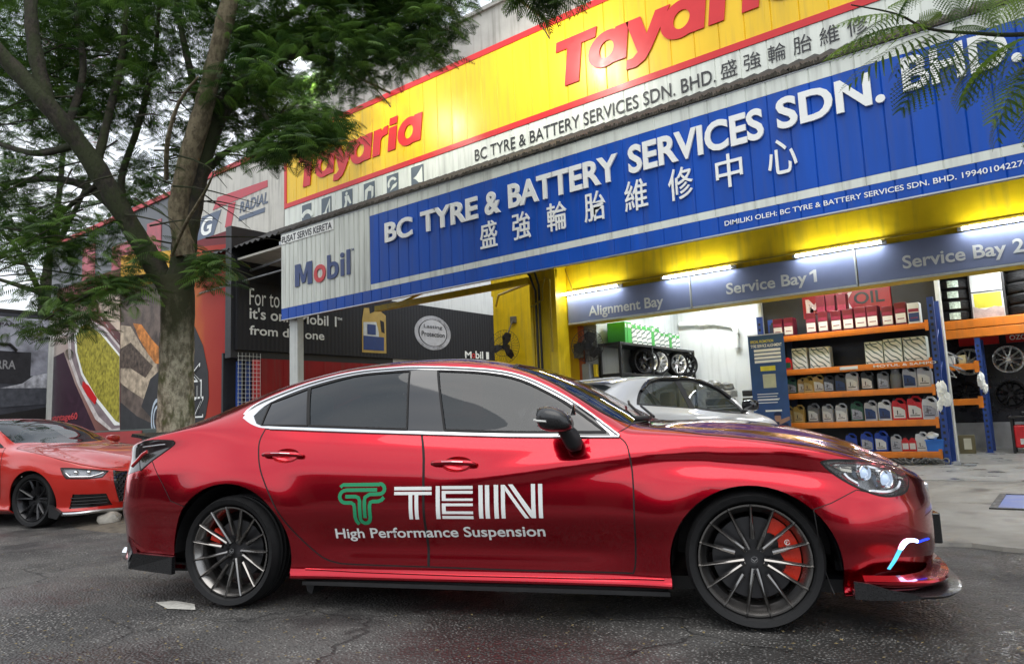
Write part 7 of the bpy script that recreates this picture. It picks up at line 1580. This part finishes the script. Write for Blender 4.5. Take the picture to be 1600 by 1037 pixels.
for y_ in (-.38, .38):
    for x_ in (1.25, .35): b.bbox(x_, y_-.24, .45, x_+.5, y_+.24, .60, .06); b.bbox(x_-.12, y_-.22, .55, x_+.04, y_+.22, 1.02, .06); b.bbox(x_-.12, y_-.12, 1.04, x_-.03, y_+.12, 1.20, .04)
b.build('seat', M_seat, car)
b = MB(); b.bbox(1.85, -.68, .70, 2.2, .68, .92, .06); b.build('dashboard', M_trim, car)
b = MB(); b.tube([(1.66+.05*math.sin(k/20*6.283), -.38+.18*math.cos(k/20*6.283), .92+.17*math.sin(k/20*6.283)) for k in range(21)], .014, 6); b.build('steering_wheel', M_trim, car)
sport_wheel(car, 'front', 2.83, -.764, R(2), True, 1, 0); sport_wheel(car, 'rear', -.012, -.768, 0, False, 2, R(6))
sport_wheel(car, 'front', 2.83, .752, R(180), True, 3, .2); sport_wheel(car, 'rear', 0, .752, R(180), False, 4, .3)

# ---------------------------------------------------------------- the orange red coupe
AA = R(20); _a = Vector((math.cos(AA), math.sin(AA), 0)); _n = Vector((-math.sin(AA), math.cos(AA), 0))
cp = thing('red_coupe', 'orange red coupe with black wheels and honeycomb grille under the tree', 'car', Vector((-9.3577, 3.1711, 0))+_n*.885-_a*2.7, AA)
S2 = CarSurf(**COUPE); B2 = Body(S2, .035); X, XT = B2.dom_xz, B2.dom_xt
B2.region('arch', X(circ(0, .29, .37))); B2.region('arch', X(circ(2.7, .285, .355)))
w2 = crv([(.25, .95), (.35, 1.03), (.6, 1.13), (1.0, 1.165), (1.4, 1.13), (1.75, 1.04), (2.08, .905), (1.4, .915), (.8, .935)], 4, True, (0, 6)); B2.region('side_window', X(w2))
hl2 = crv([(3.10, .657), (3.23, .650), (3.393, .625), (3.496, .600), (3.478, .536), (3.393, .530), (3.186, .542), (3.145, .593)], 4, True, (0, 3, 4, 6)); B2.region('headlight', X(hl2))
d2 = crv([(.95, .92), (.95, .55), (1.0, .22), (2.10, .22), (2.2, .4), (2.2, .75), (2.12, .90), (1.5, .905)], 4, True, (0, 2, 3, 6)); B2.region('door', X(d2))
B2.region('windscreen', XT([(1.42, 10), (1.42, 9), (1.46, 8.15), (1.7, 8.1), (1.95, 8.08), (2.12, 8.15), (2.3, 9), (2.36, 10)])); B2.region('rear_screen', XT([(.3, 10), (.2, 8.15), (-.2, 8.12), (-.42, 9), (-.45, 10)]))
hd2 = XT([(2.42, 10), (2.36, 9), (2.24, 8.2), (2.28, 7.6), (2.7, 7.2), (3.1, 6.95), (3.33, 6.95), (3.47, 7.2), (3.545, 8), (3.565, 10)]); B2.region('hood', hd2)
vent2 = crv([(3.245, .365), (3.50, .352), (3.52, .215), (3.19, .205)], 4, True, (0, 1, 2, 3)); B2.region('vent', X(vent2))
g2 = np.concatenate([X([(3.518, .602), (3.536, .525), (3.549, .379), (3.555, .245)]), XT([(3.62, 2.3), (3.62, 6.5)])]); B2.region('grille', g2)
B2.cut()
B2.mesh('body', P_red2, cp, None, both=True); dn = B2.mesh('door', P_red2, cp, ('door',)); c = dn.copy(); COL.objects.link(c); c.scale = (1, -1, 1); c.parent = cp
o = B2.mesh('window', G_side, dn, ('side_window',), off=-.003, flange=.004); c2 = o.copy(); COL.objects.link(c2); c2.parent = c
B2.mesh('windscreen', G_ws, cp, ('windscreen',), both=True, off=-.003, flange=.004); B2.mesh('rear_screen', G_side, cp, ('rear_screen',), both=True, off=-.003, flange=.004); B2.mesh('hood', P_red2, cp, ('hood',), both=True)
B2.ribbon('door_seal', M_gap, dn, [d2], .006); B2.ribbon('panel_gap', M_gap, cp, [hd2[1:-1]], .006, closed=False, dom=True); B2.ribbon('window_seal', M_gap, dn, [w2], .02, .002)
h2 = B2.mesh('headlight', G_clear, cp, ('headlight',), off=.001, flange=.004); B2.mesh('housing', mat('headlamp_grey', (.30, .31, .33), .3, metal=.6), h2, ('headlight',), off=-.03, flange=0); B2.ribbon('lamp_seal', M_gap, h2, [hl2], .010, .002)
B2.strip('light_bar', M_refl, h2, [(3.17, .60), (3.22, .556), (3.40, .55), (3.45, .57), (3.475, .588)], .011, -.012)
P_, N_ = B2.on([(3.27, .605), (3.38, .60)]); b = MB()
for q, n_ in zip(P_, N_): b.ball(Vector(q)-Vector(n_)*.018, .026, n=12)
b.build('projector_lens', M_chr, h2, smooth=True)
c = h2.copy(); COL.objects.link(c); c.scale = (1, -1, 1); c.parent = cp
for ch in list(h2.children): q = ch.copy(); COL.objects.link(q); q.parent = c
o = B2.mesh('bumper_vent', M_gblk, cp, ('vent',), off=-.02); c = o.copy(); COL.objects.link(c); c.scale = (1, -1, 1); c.parent = cp
for z_ in (.25, .285, .32): B2.strip('vent_slat', M_trim, cp, [(3.22, z_), (3.35, z_), (3.50, z_)], .006, .0)
gm = B2.mesh('grille', M_gblk, cp, ('grille',), both=True, off=-.018)
B2.ribbon('grille_frame', M_gblk, gm, [g2[:4]], .02, .004, closed=False, dom=True)
b = MB()
for j in range(10):
    for i in range(-11, 12):
        z_ = .26+j*.034; y_ = i*.052+(.026 if j % 2 else 0)
        if abs(y_) > .55-.16*abs(z_-.55): continue
        xi = float(np.interp(abs(y_), [0, .2, .35, .45, .5, .56], [3.622, 3.618, 3.606, 3.588, 3.575, 3.552]))+float(S2.warp(np.array([3.6]), np.array([z_]))[0]); b.tube([(xi, y_+.026*math.cos(q/6*6.283+.52), z_+.021*math.sin(q/6*6.283+.52)) for q in range(7)], .0035, 4, False)
b.build('honeycomb', mat('grille_dark_grey', (.06, .06, .065), .3, metal=.5), gm)
b = MB()
for k in range(4): y_ = -.105+k*.07; b.tube([(3.63, y_+.045*math.cos(q/20*6.283), .545+.045*math.sin(q/20*6.283)) for q in range(21)], .007, 6)
b.build('ring_badge', M_chr, gm)
b = MB(); n = 30; vs = []
for i in range(n+1):
    a = math.pi*i/n-math.pi/2; x_ = 3.0+.66*max(0, math.cos(a))**.5; y_ = .88*math.copysign(abs(math.sin(a))**.6, math.sin(a)); dz = .02*math.sin(i*math.pi/n*2)**2; vs += [(x_, y_, .17+dz), (x_+.02, y_*1.01, .155+dz), (x_, y_, .135+dz)]
b.add(vs, [(3*i+j, 3*i+3+j, 3*i+4+j, 3*i+1+j) for i in range(n) for j in (0, 1)]); b.build('lip', mat('matt_aluminium', (.55, .56, .57), .3, metal=.9), cp, smooth=True)
b = MB(); b.prism([(2.98, .12), (3.10, .10), (3.16, .17), (2.98, .26)], (0, -.90, 0), (1, 0, 0), (0, 0, 1), (0, .04, 0)); b.build('arch_trim', M_trim, cp)
for sg in (-1, 1):
    b = MB(); b.bbox(1.88, sg*.92-.09, .90, 1.99, sg*.92+.09, 1.01, .04); b.build('mirror', P_red2, cp, smooth=True); b = MB(); b.tube([(1.97, sg*.84, .90), (1.96, sg*.92, .93)], .02, 8); b.build('mirror_stalk', M_trim, cp)
well(cp, 0, .36, .85, .45, .29); well(cp, 2.7, .345, .85, .45, .285)
b = MB(); b.box(.4, -.72, .14, 2.3, .72, .45); b.box(3.05, -.6, .2, 3.45, .6, .5); b.build('chassis', M_gap, cp)
b = MB()
for y_ in (-.38, .38): b.bbox(1.0, y_-.22, .5, 1.15, y_+.22, 1.05, .05)
b.bbox(1.85, -.65, .7, 2.15, .65, .90, .05); b.build('seat', M_seat, cp)
for x_ in (0, 2.7):
    for sg in (-1, 1):
        w_ = bpy.data.objects.new('wheel', None); COL.objects.link(w_); w_.parent = cp; w_.location = (x_, sg*.775, .305); w_.rotation_euler = (0, 0, 0 if sg < 0 else math.pi)
        wheel_parts(w_, .305, .245, .22, 5, M_rimk, M_tyre, split=True, sw=.02, hub=.055); b = MB(); b.lathe([(.05, 0), (.15, -.004), (.15, .02), (.05, .02)], 40, Matrix.Rotation(R(90), 4, 'X')); b.build('brake_disc', M_disc, w_)

# ---------------------------------------------------------------- the silver saloon in the alignment bay
SA = R(73)
sv = thing('silver_saloon', 'silver grey saloon parked nose in at the alignment bay', 'car', (-4.769+.09, 7.291+.06, .05), SA)
S3 = CarSurf(**SALOON); B3 = Body(S3, .035); X, XT = B3.dom_xz, B3.dom_xt
B3.region('arch', X(circ(0, .29, .35))); B3.region('arch', X(circ(2.5, .29, .35)))
ra = crv([(.30, 1.065), (.42, 1.19), (.60, 1.295), (.80, 1.325), (1.07, 1.325), (1.14, 1.0), (.6, 1.045)], 4, True, (0, 4, 5)); fa = crv([(1.16, 1.328), (1.45, 1.305), (1.80, 1.20), (2.14, .92), (1.7, .955), (1.24, .998)], 4, True, (0, 3, 5))
rv = crv([(.24, 1.05), (.36, 1.19), (.56, 1.325), (.80, 1.362), (1.15, 1.368), (1.45, 1.348), (1.83, 1.235), (2.24, .885), (1.7, .925), (1.15, .985), (.6, 1.025)], 4, True, (0, 7))
B3.region('rear_window', X(ra)); B3.region('front_window', X(fa)); B3.region('window_surround', X(rv))
B3.region('door', X([(1.19, .98), (1.19, .25), (2.15, .25), (2.2, .5), (2.22, .86), (1.7, .92)])); B3.region('rear_door', X([(1.18, .985), (1.18, .25), (.45, .25), (.36, .45), (.22, .7), (.22, 1.04), (.6, 1.02)]))
B3.region('windscreen', XT([(1.48, 10), (1.46, 9), (1.5, 8.15), (1.8, 8.1), (2.1, 8.1), (2.28, 8.2), (2.36, 9), (2.40, 10)])); B3.region('rear_screen', XT([(.18, 10), (.14, 9), (.06, 8.15), (-.15, 8.12), (-.3, 8.2), (-.34, 9), (-.36, 10)]))
B3.region('tail', X([(-.80, .72), (-.85, .98), (-.60, .98), (-.55, .74)]))
B3.cut()
B3.mesh('body', P_sil, sv, None, both=True)
for nme, wn in (('door', 'front_window'), ('rear_door', 'rear_window')):
    o = B3.mesh('door', P_sil, sv, (nme,)); f_ = o.copy(); COL.objects.link(f_); f_.scale = (1, -1, 1); f_.parent = sv; g_ = B3.mesh('window', G_lite, o, (wn,), off=-.003, flange=.004); c = g_.copy(); COL.objects.link(c); c.parent = f_
o = B3.mesh('window_surround', M_trim, sv, ('window_surround',), off=.0, flange=.006); c = o.copy(); COL.objects.link(c); c.scale = (1, -1, 1); c.parent = sv
B3.strip('rain_visor', M_gblk, sv, [(.40, 1.205), (.60, 1.322), (.80, 1.352), (1.15, 1.352)], .022, .018); B3.strip('rain_visor', M_gblk, sv, [(1.18, 1.358), (1.45, 1.336), (1.80, 1.23), (1.98, 1.10)], .022, .018)
B3.mesh('windscreen', G_ws, sv, ('windscreen',), both=True, off=-.003, flange=.004); B3.mesh('rear_screen', G_side, sv, ('rear_screen',), both=True, off=-.003, flange=.004); o = B3.mesh('tail_light', M_tail, sv, ('tail',)); c = o.copy(); COL.objects.link(c); c.scale = (1, -1, 1); c.parent = sv
b = MB(); b.bbox(.10, -.5, 1.36, .25, .5, 1.385, .01); b.build('roof_spoiler', P_sil, sv)
for sg in (-1, 1):
    b = MB(); b.bbox(1.98, sg*.92-.11, .93, 2.10, sg*.92+.10, 1.07, .045); b.build('mirror', M_gblk, sv, smooth=True); b = MB(); b.tube([(2.05, sg*.78, .92), (2.04, sg*.88, .95)], .025, 8); b.build('mirror_stalk', M_trim, sv)
b = MB(); b.box(.4, -.66, .2, 2.1, .66, .5); b.box(-.7, -.6, .25, -.36, .6, .6); b.box(2.88, -.55, .25, 3.1, .55, .6); b.build('chassis', M_gap, sv)
b = MB()
for y_ in (-.35, .35):
    for x_ in (1.1, .3): b.bbox(x_, y_-.2, .5, x_+.13, y_+.2, 1.02, .05); b.bbox(x_+.02, y_-.1, 1.03, x_+.1, y_+.1, 1.2, .03)
b.build('seat', mat('beige_seat', (.20, .18, .15), .8), sv)
well(sv, 0, .34, .79, .4, .29); well(sv, 2.5, .34, .79, .4, .29)
for x_ in (0, 2.5):
    for sg in (-1, 1):
        w_ = bpy.data.objects.new('wheel', None); COL.objects.link(w_); w_.parent = sv; w_.location = (x_, sg*.725, .285); w_.rotation_euler = (0, 0, 0 if sg < 0 else math.pi); wheel_parts(w_, .285, .20, .18, 7, M_rims, M_tyre, sw=.02)
bpy.context.view_layer.update()
